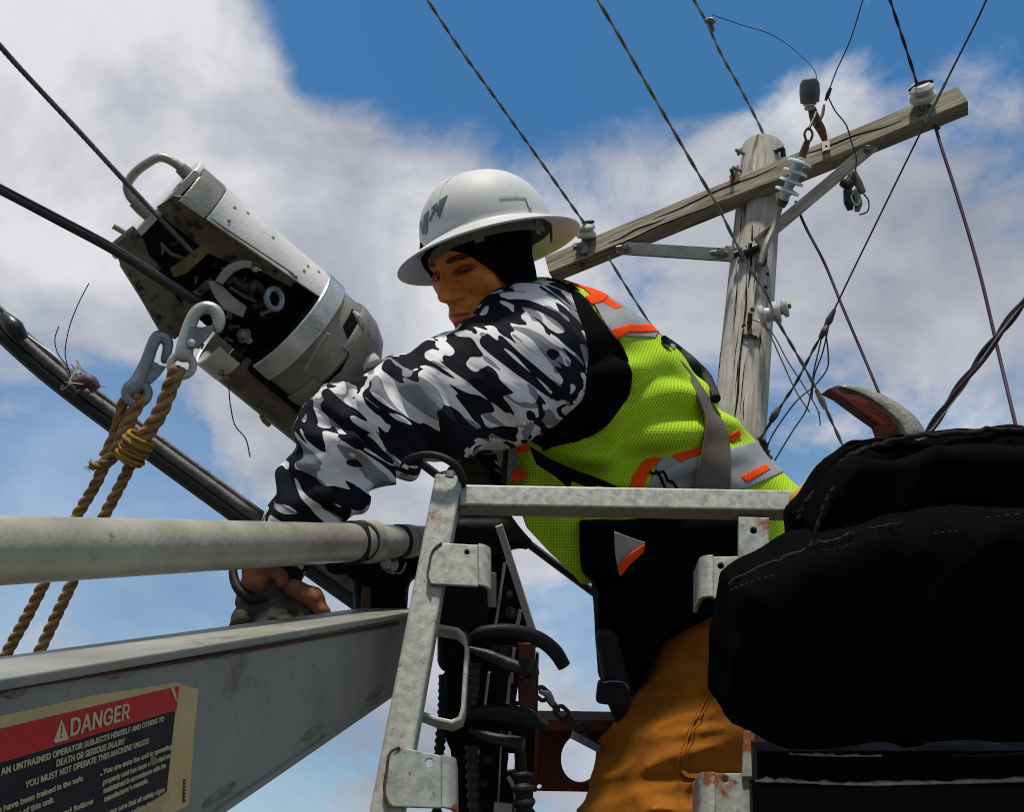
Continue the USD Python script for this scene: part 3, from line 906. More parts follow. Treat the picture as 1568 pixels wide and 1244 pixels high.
def lump(px, py, w, slope, d, hgt, seed):
    c = onplane([(px, py)], WEB_O, WEB_N)[0]
    e = onplane([(px + w, py + slope * w)], WEB_O, WEB_N)[0] - c
    L = np.linalg.norm(e); e = e / L
    o = np.cross(WEB_N, e)
    m = trimesh.creation.icosphere(4, 1.0)
    q = np.asarray(m.vertices)
    n = meshkit.fbm(q * 2.2 + seed, 3, seed)
    q = q * (0.55 + 0.9 * n)[:, None]
    return trimesh.Trimesh(c + q[:, :1] * e * L + q[:, 1:2] * o * hgt + q[:, 2:] * WEB_N * hgt * 0.55, m.faces, process=False)


for k, (px, py, w) in enumerate(((183, 1032, 26), (345, 1003, 20), (480, 977, 16), (566, 958, 14), (20, 1062, 20))):
    part(boom, 'weld_bead', lump(px, py, w, -0.17, 0.9, S(6, 0.8), k), 'weld_bead', True)
q = onplane([(-40, 1062), (140, 1034), (330, 1004), (480, 978), (610, 955)], WEB_O + WEB_N * 0.0005, WEB_N)
part(boom, 'weld_seam', tube(q, 0.0022, 6), 'rust_line')
for k, (px, py, w) in enumerate(((338, 1216, 24), (478, 1122, 16), (575, 1062, 12))):
    part(boom, 'weld_bead', lump(px, py, w, -0.68, 1.0, S(7, 0.9), 10 + k), 'weld_bead', True)
bl = onplane([(190, 1345), (328, 1247), (455, 1161), (602, 1061), (640, 1029)], WEB_O, WEB_N)
part(boom, 'bottom_flange', sweep(bl - WEB_N * 0.045, rrect(0.098, 0.007, 0.001), WEB_N), 'painted_boom')

# the plate: mapped by the homography of its four corners
def homog(src, dst):
    A = []
    for (x, y), (u, v) in zip(src, dst):
        A.append([x, y, 1, 0, 0, 0, -u * x, -u * y, -u]); A.append([0, 0, 0, x, y, 1, -v * x, -v * y, -v])
    return np.linalg.svd(np.array(A, float))[2][-1].reshape(3, 3)


def happly(H, q):
    q = np.c_[np.asarray(q, float), np.ones(len(q))] @ H.T
    return q[:, :2] / q[:, 2:]


# sign coordinates: x along the text, y down, in hundredths
SH = homog([(0, 0), (100, 0), (100, 60), (0, 22)], [(0, 1116), (272, 1050), (268, 1236), (0, 1168)])
SH = homog([(0, 0), (100, 0), (0, 20), (100, 20)], [(0, 1116), (272, 1051), (0, 1168), (268, 1088)])
sign = thing('danger_sign', 'cream bordered red and black danger sign stuck on the box beam', 'sign', onplane([(120, 1200)], WEB_O, WEB_N)[0])


def sgn(q, lift):
    return onplane(happly(SH, q), WEB_O + WEB_N * lift, WEB_N)


def sign_patch(q, lift, th=0.0012):
    return plate(happly(SH, q), WEB_O, WEB_N, th, front=lift)


part(sign, 'backing', plate([(-60, 1115), (0, 1097), (140, 1066), (268, 1046), (303, 1056), (296, 1120), (288, 1234), (262, 1246), (100, 1420), (-60, 1480)], WEB_O, WEB_N, 0.001, front=0.001), 'sign_cream')
part(sign, 'red_header', sign_patch([(-25, 0), (100, 0), (100, 20), (-25, 20)], 0.0016, 0.0006), 'sign_red')
part(sign, 'black_panel', sign_patch([(-25, 20), (99, 20), (99, 92), (-25, 110)], 0.0016, 0.0006), 'sign_black')


def sign_text(s, x, y, h, width, lift=0.0020, bold=False):
    """Text with its baseline from (x, y), capitals h high, set to the given width (in sign hundredths)."""
    m = meshkit.text_mesh(s, 1.0, 0.1, bold)
    v = np.asarray(m.vertices)
    sx = width / (v[:, 0].max() - v[:, 0].min())
    q = np.stack([x + (v[:, 0] - v[:, 0].min()) * sx, y - v[:, 1] * h], 1)
    base = sgn(q, lift)
    out = base + WEB_N * ((v[:, 2] > 0.05) * 0.0005)[:, None]
    return trimesh.Trimesh(out, m.faces, process=False)


IH = np.linalg.inv(SH)


def sp(px, py):
    return happly(IH, [(px, py)])[0]


def line_at(s, x0, y0, x1, y1, hpx, bold=False, name='lettering'):
    """A line of text from pixel (x0, y0) to (x1, y1) along its baseline."""
    a, b, c = sp(x0, y0), sp(x1, y1), sp(x0, y0 - hpx)
    y = (a[1] + b[1]) / 2
    m = meshkit.text_mesh(s, 1.0, 0.1, bold)
    v = np.asarray(m.vertices)
    u = (v[:, 0] - v[:, 0].min()) / (v[:, 0].max() - v[:, 0].min())
    q = np.stack([a[0] + u * (b[0] - a[0]), a[1] + u * (b[1] - a[1]) - v[:, 1] * (a[1] - c[1])], 1)
    out = sgn(q, 0.0020) + WEB_N * ((v[:, 2] > 0.05) * 0.0005)[:, None]
    return trimesh.Trimesh(out, m.faces, process=False)


part(sign, 'heading', line_at('DANGER', 107, 1128, 197, 1101, 26, True), 'sign_letter', False)
tri = [(90, 1103), (78, 1136), (81, 1138), (100, 1133), (101, 1130)]
part(sign, 'warning_triangle', plate(tri, WEB_O, WEB_N, 0.0006, holes=[[(89, 1111), (91.5, 1110), (91, 1125), (88.5, 1125.5)], [(88, 1128), (91, 1127.5), (91, 1131), (88, 1131.5)]], front=0.0024), 'sign_letter')
for s, x0, y0, x1, y1, h in (
        ('AN UNTRAINED OPERATOR SUBJECTS HIMSELF AND OTHERS TO', 1, 1188, 250, 1105, 10),
        ('DEATH OR SERIOUS INJURY', 86, 1175, 190, 1140, 10),
        ('YOU MUST NOT OPERATE THIS MACHINE UNLESS', 38, 1208, 227, 1139, 10),
        ('You have been trained in the safe', -18, 1252, 126, 1196, 9),
        ('operation of this unit.', -14, 1268, 82, 1229, 9),
        ('You understand and follow', -10, 1295, 142, 1231, 9),
        ('You are sure the unit is operating', 157, 1187, 262, 1147, 8),
        ('properly and has been inspected and', 157, 1203, 262, 1160, 8),
        ('maintained in accordance with the', 158, 1216, 253, 1176, 8),
        ("manufacturer's manuals.", 159, 1229, 226, 1199, 8),
        ('You are sure that all safety signs', 152, 1255, 251, 1213, 8),
        ('and other safety features are', 160, 1266, 263, 1222, 8),
        ('in good condition.', 160, 1282, 251, 1240, 8)):
    part(sign, 'lettering', line_at(s, x0, y0, x1, y1, h, True), 'sign_letter', False)
part(sign, 'bullet', plate(circ(151, 1187, 1.6, 10), WEB_O, WEB_N, 0.0006, front=0.0024), 'sign_letter')
part(sign, 'bullet', plate(circ(146, 1262, 1.6, 10), WEB_O, WEB_N, 0.0006, front=0.0024), 'sign_letter')
part(sign, 'fine_print', plate([(278.5, 1194), (281.5, 1194), (280.5, 1229), (277.5, 1229)], WEB_O, WEB_N, 0.0006, holes=[[(278, y), (282, y), (282, y + 2), (278, y + 2)] for y in range(1197, 1227, 5)], front=0.0020), 'sign_black')
part(sign, 'stain', plate(circ(230, 1165, 6, 14, 7), WEB_O, WEB_N, 0.0003, front=0.0034), 'brass')
part(sign, 'torn_corner', plate([(258, 1054), (263, 1052), (268, 1072), (266, 1075)], WEB_O, WEB_N, 0.0004, front=0.0022), 'sign_cream')

# ================================================================== cable lashing machine
LC = P(238, 318, 1.62)
LU = 1.62 / FPX
LA = unit(C((0.70, -0.67, 0.47)))
LV1 = unit(C((0.69, 0.72, 0.0))); LV1 = unit(LV1 - LA * (LV1 @ LA))
LV2 = np.cross(LA, LV1); LV2 = LV2 if LV2 @ FWD < 0 else -LV2
AK = LU / math.hypot(LA @ RIGHT, LA @ UP) * 1.05


def lp(a, p, q):
    """Machine coordinates in survey units: along the axis, up-right across it, towards the viewer."""
    return LC + LA * (a * AK) + LV1 * (p * LU) + LV2 * (q * LU)


def arc_shell(rows, th, n=28, c_p=0.0, c_q=0.0):
    """Curved sheet about the axis: rows of (a, radius, from angle, to angle), 0 = across, 90 = towards the viewer."""
    V = []
    for a, r, t0, t1 in rows:
        t = np.radians(np.linspace(t0, t1, n))
        V.append([lp(a, c_p + r * math.cos(x), c_q + r * math.sin(x)) for x in t])
    m = grid_mesh(np.array(V), closed_v=False)
    nrm = np.asarray(m.vertex_normals)
    axis_pt = LC + LV1 * c_p * LU + LV2 * c_q * LU
    rad = np.asarray(m.vertices) - axis_pt
    rad = rad - np.outer(rad @ LA, LA)
    flip = np.mean((nrm * rad).sum(1)) < 0
    if flip:
        m = trimesh.Trimesh(m.vertices, np.asarray(m.faces)[:, ::-1], process=False)
    return shell(m, th * LU)


lash = thing('cable_lasher', 'drum shaped aluminium cable lashing machine with carrying handle hanging on the strand', 'cable lasher', lp(230, 0, 0))
ang = np.radians(np.arange(0, 360, 7.5))
pl = np.array([[lp(a, r * math.cos(t), min(r * math.sin(t), 44)) for t in ang] for a, r in ((0, 0.5), (0, 96), (2, 99), (7, 99), (9, 96), (9, 0.5))])
part(lash, 'end_plate', grid_mesh(pl), 'cast_aluminium', label='round end plate of the machine')
hd = onplane([(284, 264), (271, 252), (246, 241), (224, 251), (204, 268), (195, 284), (199, 300), (214, 316)], lp(0, 30, 20), unit(C((0.2, 0.0, -1))))
part(lash, 'handle', tube(hd, S(6.8, 1.6), 14), 'dull_aluminium')
for q in (hd[0], hd[-1]):
    part(lash, 'handle_foot', lathe(q, LA, [(-0.012, 0.001), (-0.012, 0.010), (0.004, 0.012), (0.02, 0.012)], 16), 'dull_aluminium')
part(lash, 'stud', cat(cyl(lp(2, -56, 10), lp(-22, -62, 10), S(4.5, 1.6)), lathe(lp(-4, -58, 10), LA, [(-0.003, 0.001), (-0.003, 0.011), (0.003, 0.011), (0.003, 0.001)], 16)), 'dull_aluminium')
part(lash, 'plate_emblem', cat(*[arc_shell([(-0.5, r0, 15, 40), (-0.5, r1, 18, 37)], 0.6, 6) for r0, r1 in ((50, 70),)]), 'dull_aluminium')
# rim and bright cover
part(lash, 'rim', arc_shell([(9, 94, -60, 66), (12, 96, -60, 66), (44, 97, -60, 63), (46, 95, -60, 63)], 4), 'dull_aluminium')
g = np.random.default_rng(11)
for k in range(16):                                  # small fittings in the works: nuts, spacers, clips
    px, py = [(300, 430), (330, 404), (345, 418), (362, 424), (376, 452), (398, 440), (412, 476), (360, 500), (352, 520), (372, 540), (345, 486), (430, 440), (300, 350), (270, 372), (250, 384), (330, 505)][k]
    c = onplane([(px, py)], lp(150, 0, 52), LV2)[0]
    d = unit(C(g.normal(size=3) * [1, 1, 0.4]))
    r = g.uniform(0.003, 0.007)
    part(lash, 'fitting', cat(cyl(c - d * r * 2, c + d * r * 2.4, r * 0.6, 10), bolt(c + d * r * 1.6, d, r, r)), ['grimy_aluminium', 'worn_dark_steel', 'dull_aluminium', 'brass'][k % 4])
for k, pts in enumerate(([(352, 440), (372, 452), (392, 462)], [(340, 398), (362, 392), (388, 398)], [(246, 372), (262, 388), (282, 396)])):
    part(lash, 'link_rod', tube(onplane(pts, lp(170, 10, 60), LV2), 0.0032, 8), ['dull_aluminium', 'worn_dark_steel', 'grimy_aluminium'][k])
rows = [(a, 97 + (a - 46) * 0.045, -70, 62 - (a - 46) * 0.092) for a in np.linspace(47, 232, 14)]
cov = part(lash, 'cover', arc_shell(rows, 3.5), 'cast_aluminium', label='bright curved cover sheet with rivets')
for a, t in ((66, 30), (84, 22), (70, 48), (188, 24), (206, 18), (186, 34), (128, 26)):
    t_ = math.radians(t)
    r_ = 97 + (a - 46) * 0.045
    n_ = LV1 * math.cos(t_) + LV2 * math.sin(t_)
    part(cov, 'rivet', lathe(lp(a, r_ * math.cos(t_), r_ * math.sin(t_)), n_, [(-0.001, 0.0001), (-0.001, 0.0036), (0.0012, 0.003), (0.0016, 0.0001)], 10), 'dull_aluminium')
# the flat inner wall under the cover
WN = unit(LV2 * 0.93 - LV1 * 0.36)
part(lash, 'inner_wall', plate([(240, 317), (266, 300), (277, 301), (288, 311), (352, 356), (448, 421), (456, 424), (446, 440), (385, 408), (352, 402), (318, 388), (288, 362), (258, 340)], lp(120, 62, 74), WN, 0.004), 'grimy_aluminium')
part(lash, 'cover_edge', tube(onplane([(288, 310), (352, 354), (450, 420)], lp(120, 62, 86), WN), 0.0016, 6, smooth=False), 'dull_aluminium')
# dark works
blk = nets(lambda p: d_box(p, lp(128, 0, 4), np.array([122 * AK, 84 * LU, 40 * LU]), 0.012, np.stack([LA, LV1, LV2])), lp(150, 0, 4) - 0.24, lp(150, 0, 4) + 0.24, 0.008)
part(lash, 'gear_housing', blk, 'machine_black', True)
# lower left guide plate
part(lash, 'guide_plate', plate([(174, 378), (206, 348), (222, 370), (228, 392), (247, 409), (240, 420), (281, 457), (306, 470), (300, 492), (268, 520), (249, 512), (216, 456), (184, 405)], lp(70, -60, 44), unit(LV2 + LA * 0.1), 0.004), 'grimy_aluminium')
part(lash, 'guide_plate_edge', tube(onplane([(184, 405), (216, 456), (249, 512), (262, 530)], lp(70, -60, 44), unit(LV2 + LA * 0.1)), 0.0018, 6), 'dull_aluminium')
part(lash, 'plate_lip', plate([(170, 373), (203, 346), (207, 350), (174, 379)], lp(5, -70, 48), unit(LV2), 0.006), 'dull_aluminium')
part(lash, 'roller_arm', plate([(260, 412), (304, 379), (318, 375), (323, 384), (286, 418), (266, 425)], lp(110, 8, 54), LV2, 0.012), 'brass')
part(lash, 'roller', cyl(lp(116, 12, 62), lp(132, 22, 62), 0.010, 14), 'machine_black')
part(lash, 'sensor_bolt', cat(bolt(lp(137, 38, 62), LV2, 0.0045, 0.006), bolt(lp(142, 42, 62), LV2, 0.0035, 0.005, False)), 'bright_steel')
# tow lever: angled bracket, cam hook, springs
part(lash, 'tow_bracket', plate([(318, 431), (332, 430), (358, 455), (378, 470), (372, 486), (344, 474), (330, 456)], lp(190, -14, 84), unit(LV2 + LV1 * 0.35), 0.006), 'dull_aluminium')
part(lash, 'tow_bracket_arm', plate([(266, 474), (314, 433), (321, 431), (322, 443), (306, 454), (284, 480), (278, 490)], lp(170, -40, 78), unit(LV2 - LV1 * 0.5), 0.010), 'grimy_aluminium')
part(lash, 'cam_hook', sweep(onplane([(336, 432), (344, 421), (356, 410), (370, 405), (385, 405)], lp(190, 20, 84), LV2), rrect(0.012, 0.014, 0.003), LV2, smooth=True, taper=[1.0, 1.1, 1.0, 0.8]), 'dull_aluminium')
part(lash, 'cam_arm', tube(onplane([(354, 424), (368, 437), (380, 440), (392, 436), (402, 446), (410, 456)], lp(200, 15, 78), LV2), [0.006, 0.008, 0.009, 0.008, 0.007, 0.005], 10), 'worn_dark_steel')
part(lash, 'cam_pin', cat(*[ball(onplane([c], lp(205, 0, 82), LV2)[0], r, 2) for c, r in (((386, 441), 0.009), ((392, 470), 0.007), ((401, 467), 0.006), ((350, 432), 0.006))]), 'worn_dark_steel')
part(lash, 'tow_eye', torus(onplane([(420, 458)], lp(225, 20, 84), LV2)[0], unit(LV2 + LV1 * 0.8 + LA * 0.4), 0.017, 0.0055), 'hook_plated')
part(lash, 'lock_bolt', cat(bolt(onplane([(375, 515)], lp(235, -60, 84), LV2)[0], unit(-LA + LV2 * 0.4), 0.009, 0.012), cyl(onplane([(375, 515)], lp(235, -60, 84), LV2)[0], onplane([(384, 524)], lp(245, -60, 84), LV2)[0], 0.006)), 'hook_plated')
# band, drum and dished end
part(lash, 'brake_band', arc_shell([(222, 106, -80, 138), (224, 108.5, -80, 138), (252, 108.5, -80, 138), (254, 106, -80, 138)], 5, 44), 'brushed_band')
part(lash, 'band_back', arc_shell([(216, 60, -80, 132), (219, 104, -80, 132)], 3, 30), 'machine_black')
part(lash, 'drum', arc_shell([(252, 103, -90, 165), (300, 103, -90, 165), (304, 100, -90, 165)], 4, 44), 'dull_aluminium')
prof = [(288, 106), (292, 107), (300, 107), (322, 102), (346, 88), (362, 66), (370, 36), (372, 1)]
tt = np.radians(np.linspace(-100, 178, 90))
capg = grid_mesh(np.array([[lp(a, r * math.cos(t), r * math.sin(t)) for t in tt] for a, r in prof for _ in (0,)]), closed_v=False)
capg = capg.subdivide().subdivide()
win = np.array([(503, 511), (537, 543), (522, 570), (500, 590), (487, 585), (468, 565), (480, 545)])
s_ = d_poly(proj(capg.vertices), win)
cent = lp(300, 0, 0)
front = ((np.asarray(capg.vertices) - cent) @ LV2) > 0
capg = clip(capg, np.where(front, s_, np.abs(s_) + 5))
nn = np.asarray(capg.vertex_normals)
if np.mean((nn * (np.asarray(capg.vertices) - cent)).sum(1)) < 0:
    capg = trimesh.Trimesh(capg.vertices, np.asarray(capg.faces)[:, ::-1], process=False)
part(lash, 'dished_end', shell(capg, 0.003), 'dull_aluminium')
part(lash, 'drum_core', arc_shell([(262, 5, 0, 359), (262, 78, 0, 359), (340, 74, 0, 359), (352, 5, 0, 359)], 2, 30), 'machine_black')
part(lash, 'clutch_slot', arc_shell([(272, 104.5, 28, 52), (290, 104.5, 24, 60), (300, 104.5, 30, 48)], 2, 12), 'machine_black')
part(lash, 'window_frame', tube(onplane([(468, 566), (480, 545), (503, 511)], lp(315, -30, 92), unit(LV2 + LA * 0.4)), 0.0035, 8, smooth=False), 'dull_aluminium')
wn = onplane([(488, 562)], lp(330, -40, 78), LV2)[0]
part(lash, 'wing_nut', cat(ball(wn, 0.008, 2), tube([wn + LV1 * 0.004, wn + LV1 * 0.016 + LA * 0.006, wn + LV1 * 0.022 + LA * 0.012], [0.004, 0.006, 0.003], 8), tube([wn - LV1 * 0.004, wn - LV1 * 0.01 + LA * 0.012, wn - LV1 * 0.012 + LA * 0.02], [0.004, 0.006, 0.003], 8),
                           tube([wn, wn - LV1 * 0.018 + LA * 0.016, wn - LV1 * 0.022 + LA * 0.03], [0.005, 0.009, 0.006], 8)), 'hook_plated')
part(lash, 'latch', cat(tube([P(540, 478, 1.72), P(548, 486, 1.72), P(553, 498, 1.72), P(552, 508, 1.72)], [0.004, 0.007, 0.006, 0.003], 8), tube([P(534, 470, 1.73), P(542, 492, 1.73)], 0.004, 8)), 'hook_steel')
part(lash, 'side_lever', tube([P(552, 545, 1.74), P(562, 560, 1.74), P(568, 572, 1.74)], [0.022, 0.026, 0.02], 16), 'cast_aluminium')
# lower wire carrier: a half tube below the works
cp, cq, cr = -88, -8, 60
part(lash, 'wire_carrier', arc_shell([(176, cr - 3, 95, 290), (178, cr, 95, 290), (212, cr, 95, 290)], 4, 40, cp, cq), 'cast_aluminium', label='pale end of the lower wire carrier')
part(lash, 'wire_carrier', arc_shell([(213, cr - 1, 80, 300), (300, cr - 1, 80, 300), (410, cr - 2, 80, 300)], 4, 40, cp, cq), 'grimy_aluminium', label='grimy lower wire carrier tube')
part(lash, 'carrier_clip', cat(tube(onplane([(400, 636), (404, 644), (413, 652)], lp(340, -100, 52), LV2), 0.004, 8), ball(onplane([(346, 580)], lp(250, -100, 58), LV2)[0], 0.008), ball(onplane([(338, 571)], lp(250, -100, 58), LV2)[0], 0.006)), 'brass')
blk2 = nets(lambda p: d_box(p, lp(330, -52, 22), np.array([108 * AK, 42 * LU, 44 * LU]), 0.01, np.stack([LA, LV1, LV2])), lp(330, -52, 22) - 0.2, lp(330, -52, 22) + 0.2, 0.008)
part(lash, 'wire_box', blk2, 'machine_black', True)

# ================================================================== snap hooks and ropes
def flat_frame(O, N):
    N = unit(N)
    if N @ (O - CAM) > 0:
        N = -N
    return N


HK = P(300, 520, 1.50)
HN = flat_frame(HK, C((0.15, 0.1, -1)))
hk = thing('snap_hook', 'bright forged snap hook facing the viewer with a sprung gate', 'snap hook', HK, 'snap hooks on the pull ropes')
c1 = lambda q: (180 + q[0] / 6.222, 440 + q[1] / 6.222)
eye = onplane([c1((612, 745))], HK, HN)[0]
ch = onplane([c1(x) for x in ((630, 640), (660, 480), (705, 320), (760, 225), (850, 190), (935, 225), (968, 310), (955, 400))], HK, HN)
rad = np.array([0.0125, 0.0105, 0.0085, 0.0078, 0.0078, 0.0078, 0.0080, 0.0060])
_n = len(ch); ch = spline(ch, 5); rad = np.interp(np.linspace(0, _n - 1, len(ch)), np.arange(_n), rad)
gn = HN


def hook_sdf(p):
    q = p - eye
    h = q @ gn
    pr_ = q - h[..., None] * gn
    d = np.sqrt((np.linalg.norm(pr_, axis=-1) - S(103, 1.5) / 6.222) ** 2 + (h * 1.1) ** 2) - S(38, 1.5) / 6.222
    for i in range(len(ch) - 1):
        d = smin(d, d_cone(p, ch[i], ch[i + 1], rad[i], rad[i + 1]), 0.004)
    return d


allp = np.vstack([ch, eye[None]])
part(hk, 'body', nets(hook_sdf, allp.min(0) - 0.04, allp.max(0) + 0.04, 0.0019), 'hook_steel', True)
part(hk, 'gate', plate([c1(x) for x in ((690, 410), (715, 385), (820, 395), (925, 372), (915, 430), (860, 500), (790, 570), (735, 600), (680, 590), (655, 550))], HK, HN, 0.007, front=0.0128), 'hook_plated')
part(hk, 'gate_rivet', lathe(onplane([c1((718, 548))], HK, HN)[0], HN, [(0.011, 0.0005), (0.0165, 0.0005), (0.0165, 0.0035), (0.0155, 0.0058), (0.012, 0.0064)], 16), 'bright_steel')
part(hk, 'spring', tube(onplane([c1(x) for x in ((760, 585), (790, 560), (815, 545), (800, 590))], HK + HN * 0.006, HN), 0.0018, 6), 'hook_plated')

H2 = P(220, 560, 1.56)
H2N = flat_frame(H2, C((0.55, 0.15, -1)))
hk2 = thing('snap_hook', 'dull snap hook hanging edge on at the left, by the guide plate', 'snap hook', H2, 'snap hooks on the pull ropes')
c2 = onplane([c1(x) for x in ((150, 970), (215, 850), (290, 680), (345, 530), (385, 470), (440, 470), (475, 520), (470, 620), (445, 700))], H2, H2N)
r2 = [0.011, 0.0098, 0.0085, 0.0080, 0.0078, 0.0076, 0.0070, 0.0060, 0.0050]
_n = len(c2); c2 = spline(c2, 5); r2 = np.interp(np.linspace(0, _n - 1, len(c2)), np.arange(_n), r2)
eye2 = onplane([c1((185, 1010))], H2, H2N)[0]


def hook2_sdf(p):
    q = p - eye2
    h = q @ H2N
    pr_ = q - h[..., None] * H2N
    d = np.sqrt((np.linalg.norm(pr_, axis=-1) - 0.0165) ** 2 + h ** 2) - 0.0075
    for i in range(len(c2) - 1):
        d = smin(d, d_cone(p, c2[i], c2[i + 1], r2[i], r2[i + 1]), 0.004)
    return d


allp = np.vstack([c2, eye2[None]])
part(hk2, 'body', nets(hook2_sdf, allp.min(0) - 0.03, allp.max(0) + 0.03, 0.0019), 'hook_plated', True)
part(hk2, 'gate', plate([c1(x) for x in ((335, 710), (370, 725), (400, 745), (465, 760), (400, 850), (320, 925), (275, 905), (262, 870), (285, 800))], H2, H2N, 0.007, front=0.004), 'hook_plated')
part(hk2, 'thimble', torus(P(208, 608, 1.555), unit(C((0.9, 0.3, -0.7))), 0.015, 0.006), 'hook_plated')

# ropes
ra = [P(273, 563, 1.488), P(262, 590, 1.487), P(245, 632, 1.487), P(222, 668, 1.49), P(207, 695, 1.49)]
rb = [P(207, 695, 1.49), P(196, 720, 1.49), P(160, 790, 1.49), P(125, 862, 1.485), P(90, 936, 1.48), P(58, 1004, 1.475), P(20, 1090, 1.47), P(-30, 1200, 1.47)]
rp = thing('rope', 'tan twisted rope, the right one, hanging from the bright snap hook', 'rope', P(160, 790, 1.49), 'pull ropes under the lasher')
part(rp, 'splice', rope(ra, S(12.5, 1.49), 16, 3), 'manila_rope', True)
part(rp, 'fall', rope(rb, S(9.0, 1.49), 20, 3), 'manila_rope', True)
wdir = unit(P(220, 660, 1.488) - P(190, 712, 1.492))
wh = []
for k in range(9):
    c = P(206, 687, 1.487) + wdir * (k - 4) * 0.0048
    r_ = 0.0175 + 0.002 * math.sin(k * 2.3)
    a_ = unit(np.cross(wdir, FWD)); b_ = unit(np.cross(unit(wdir + 0.25 * math.sin(k * 1.7) * a_), a_))
    t = np.linspace(0, 2 * np.pi, 22, endpoint=False)
    wh.append(tube(c + r_ * (np.cos(t)[:, None] * a_ * 1.15 + np.sin(t)[:, None] * b_) + (RNG.normal(size=(22, 3)) * 0.0006), 0.0031, 7, 1, smooth=False, closed=True))
wh = cat(*wh)
part(rp, 'whipping', wh, 'rope_whipping', True)


def frays(c, n, ln, r, seed):
    g = np.random.default_rng(seed)
    ms = []
    for k in range(n):
        d = unit(g.normal(size=3))
        d2 = unit(d + 0.6 * g.normal(size=3))
        L = ln * g.uniform(0.5, 1.2)
        ms.append(tube([c + d * r * 0.7, c + d * (r * 0.7 + L * 0.5), c + d * (r * 0.7 + L * 0.5) + d2 * L * 0.5], [0.0008, 0.0006, 0.0003], 4, 3))
    return cat(*ms)


part(rp, 'loose_fibres', frays(P(207, 686, 1.486), 34, 0.007, 0.014, 3), 'rope_whipping', kind='stuff')
rl = [P(214, 606, 1.55), P(206, 628, 1.545), P(193, 655, 1.54), P(178, 690, 1.535), P(160, 712, 1.53)]
rl2 = [P(190, 612, 1.56), P(183, 640, 1.555), P(172, 675, 1.55), P(160, 700, 1.54)]
rd = [P(163, 705, 1.53), P(150, 735, 1.53), P(115, 795, 1.53), P(80, 868, 1.525), P(45, 938, 1.52), P(8, 1005, 1.515), P(-40, 1100, 1.51)]
rq = thing('rope', 'tan twisted rope, the left one, tied back on itself below the dull snap hook', 'rope', P(115, 795, 1.53), 'pull ropes under the lasher')
part(rq, 'splice', rope(rl, S(11, 1.54), 16, 3), 'manila_rope', True)
part(rq, 'splice', rope(rl2, S(9, 1.55), 16, 3), 'manila_rope', True)
part(rq, 'fall', rope(rd, S(9.0, 1.53), 20, 3), 'manila_rope', True)
part(rq, 'rope_end', rope([P(168, 706, 1.528), P(152, 712, 1.522), P(139, 713, 1.52)], S(7, 1.53), 20, 3), 'manila_rope', True)
part(rq, 'loose_fibres', frays(P(140, 713, 1.52), 24, 0.009, 0.006, 4), 'rope_whipping', kind='stuff')

# ================================================================== strand, cable and tag lines on the left
def stranded(pts, r, turns=30, strands=6, n=10, sides=6):
    return rope(pts, r, turns, strands, n, sides)


t1 = [P(-40, 22, 1.35) + unit(P(-40, 22, 1.35) - P(0, 70, 1.40)) * 2.0, P(-40, 22, 1.35), P(0, 70, 1.40), P(120, 200, 1.50), P(215, 303, 1.555), P(258, 348, 1.57), P(300, 392, 1.58)]
single('messenger_strand', stranded(t1, S(4.2, 1.5), 26, 5), 'cable_grey', 'thin twisted steel strand entering the lasher beside its handle', 'strand', smooth=True)
t2 = [P(-60, 260, 1.38) + unit(P(-60, 260, 1.38) - P(0, 291, 1.42)) * 2.0, P(-60, 260, 1.38), P(0, 291, 1.42), P(90, 338, 1.47), P(180, 386, 1.52), P(240, 424, 1.55), P(290, 455, 1.57), P(310, 467, 1.60)]
cb = thing('lashed_cable', 'thick black cable running through the lasher and on behind the rack', 'cable', P(180, 386, 1.52))
part(cb, 'sheath', tube(t2, [S(7, 1.42), S(7, 1.42), S(8.5, 1.5), S(9.5, 1.55)], 16), 'cable_black')
part(cb, 'lashing_wire', tube([p + UP * S(8.5, 1.5) - FWD * 0.006 for p in t2], 0.0016, 6), 'cable_grey')
t3 = [P(520, 610, 1.85), P(640, 706, 1.92), P(668, 727, 1.94), P(805, 830, 2.02), P(905, 905, 2.08), P(1000, 975, 2.14), P(1240, 1150, 2.30)]
part(cb, 'sheath', tube(t3, S(6.5, 1.95), 14), 'cable_black')
part(cb, 'lashing_wire', tube([p + UP * S(5, 1.95) - FWD * 0.012 for p in t3], 0.0018, 6), 'cable_grey')
g1 = [P(-60, 436, 1.80) + unit(P(-60, 436, 1.80) - P(0, 497, 1.80)) * 2.0, P(-60, 436, 1.80), P(0, 497, 1.80), P(60, 552, 1.80), P(200, 660, 1.80), P(350, 770, 1.80), P(480, 865, 1.80), P(575, 933, 1.80), P(640, 980, 1.80)]
bd_ = thing('cable_bundle', 'bundle of a thick black cable and a grey conduit lashed together, crossing below the lasher', 'cable bundle', P(300, 735, 1.8))
off = lambda k, z=0.0: [p + unit(np.cross(unit(g1[-1] - g1[0]), FWD)) * -S(k, 1.8) + FWD * z for p in g1]
sg = 1 if proj([off(10)[4]])[0][1] < proj([g1[4]])[0][1] else -1
part(bd_, 'black_sheath', tube(off(-9 * sg), S(10.5, 1.8), 16), 'cable_black')
part(bd_, 'conduit', tube(off(7 * sg, -0.004), S(8.5, 1.8), 16), 'cable_grey')
part(bd_, 'strand', stranded(off(17 * sg, 0.0), S(4.5, 1.8), 26, 5), 'cable_grey', True)
part(bd_, 'drop_wire', tube(off(-20 * sg, 0.004), S(3.0, 1.8), 8), 'wire_plum')
part(bd_, 'lashing_clamp', cat(tube([P(6, 486, 1.77), P(22, 502, 1.76), P(34, 520, 1.77)], [0.012, 0.016, 0.012], 12)), 'cable_black')
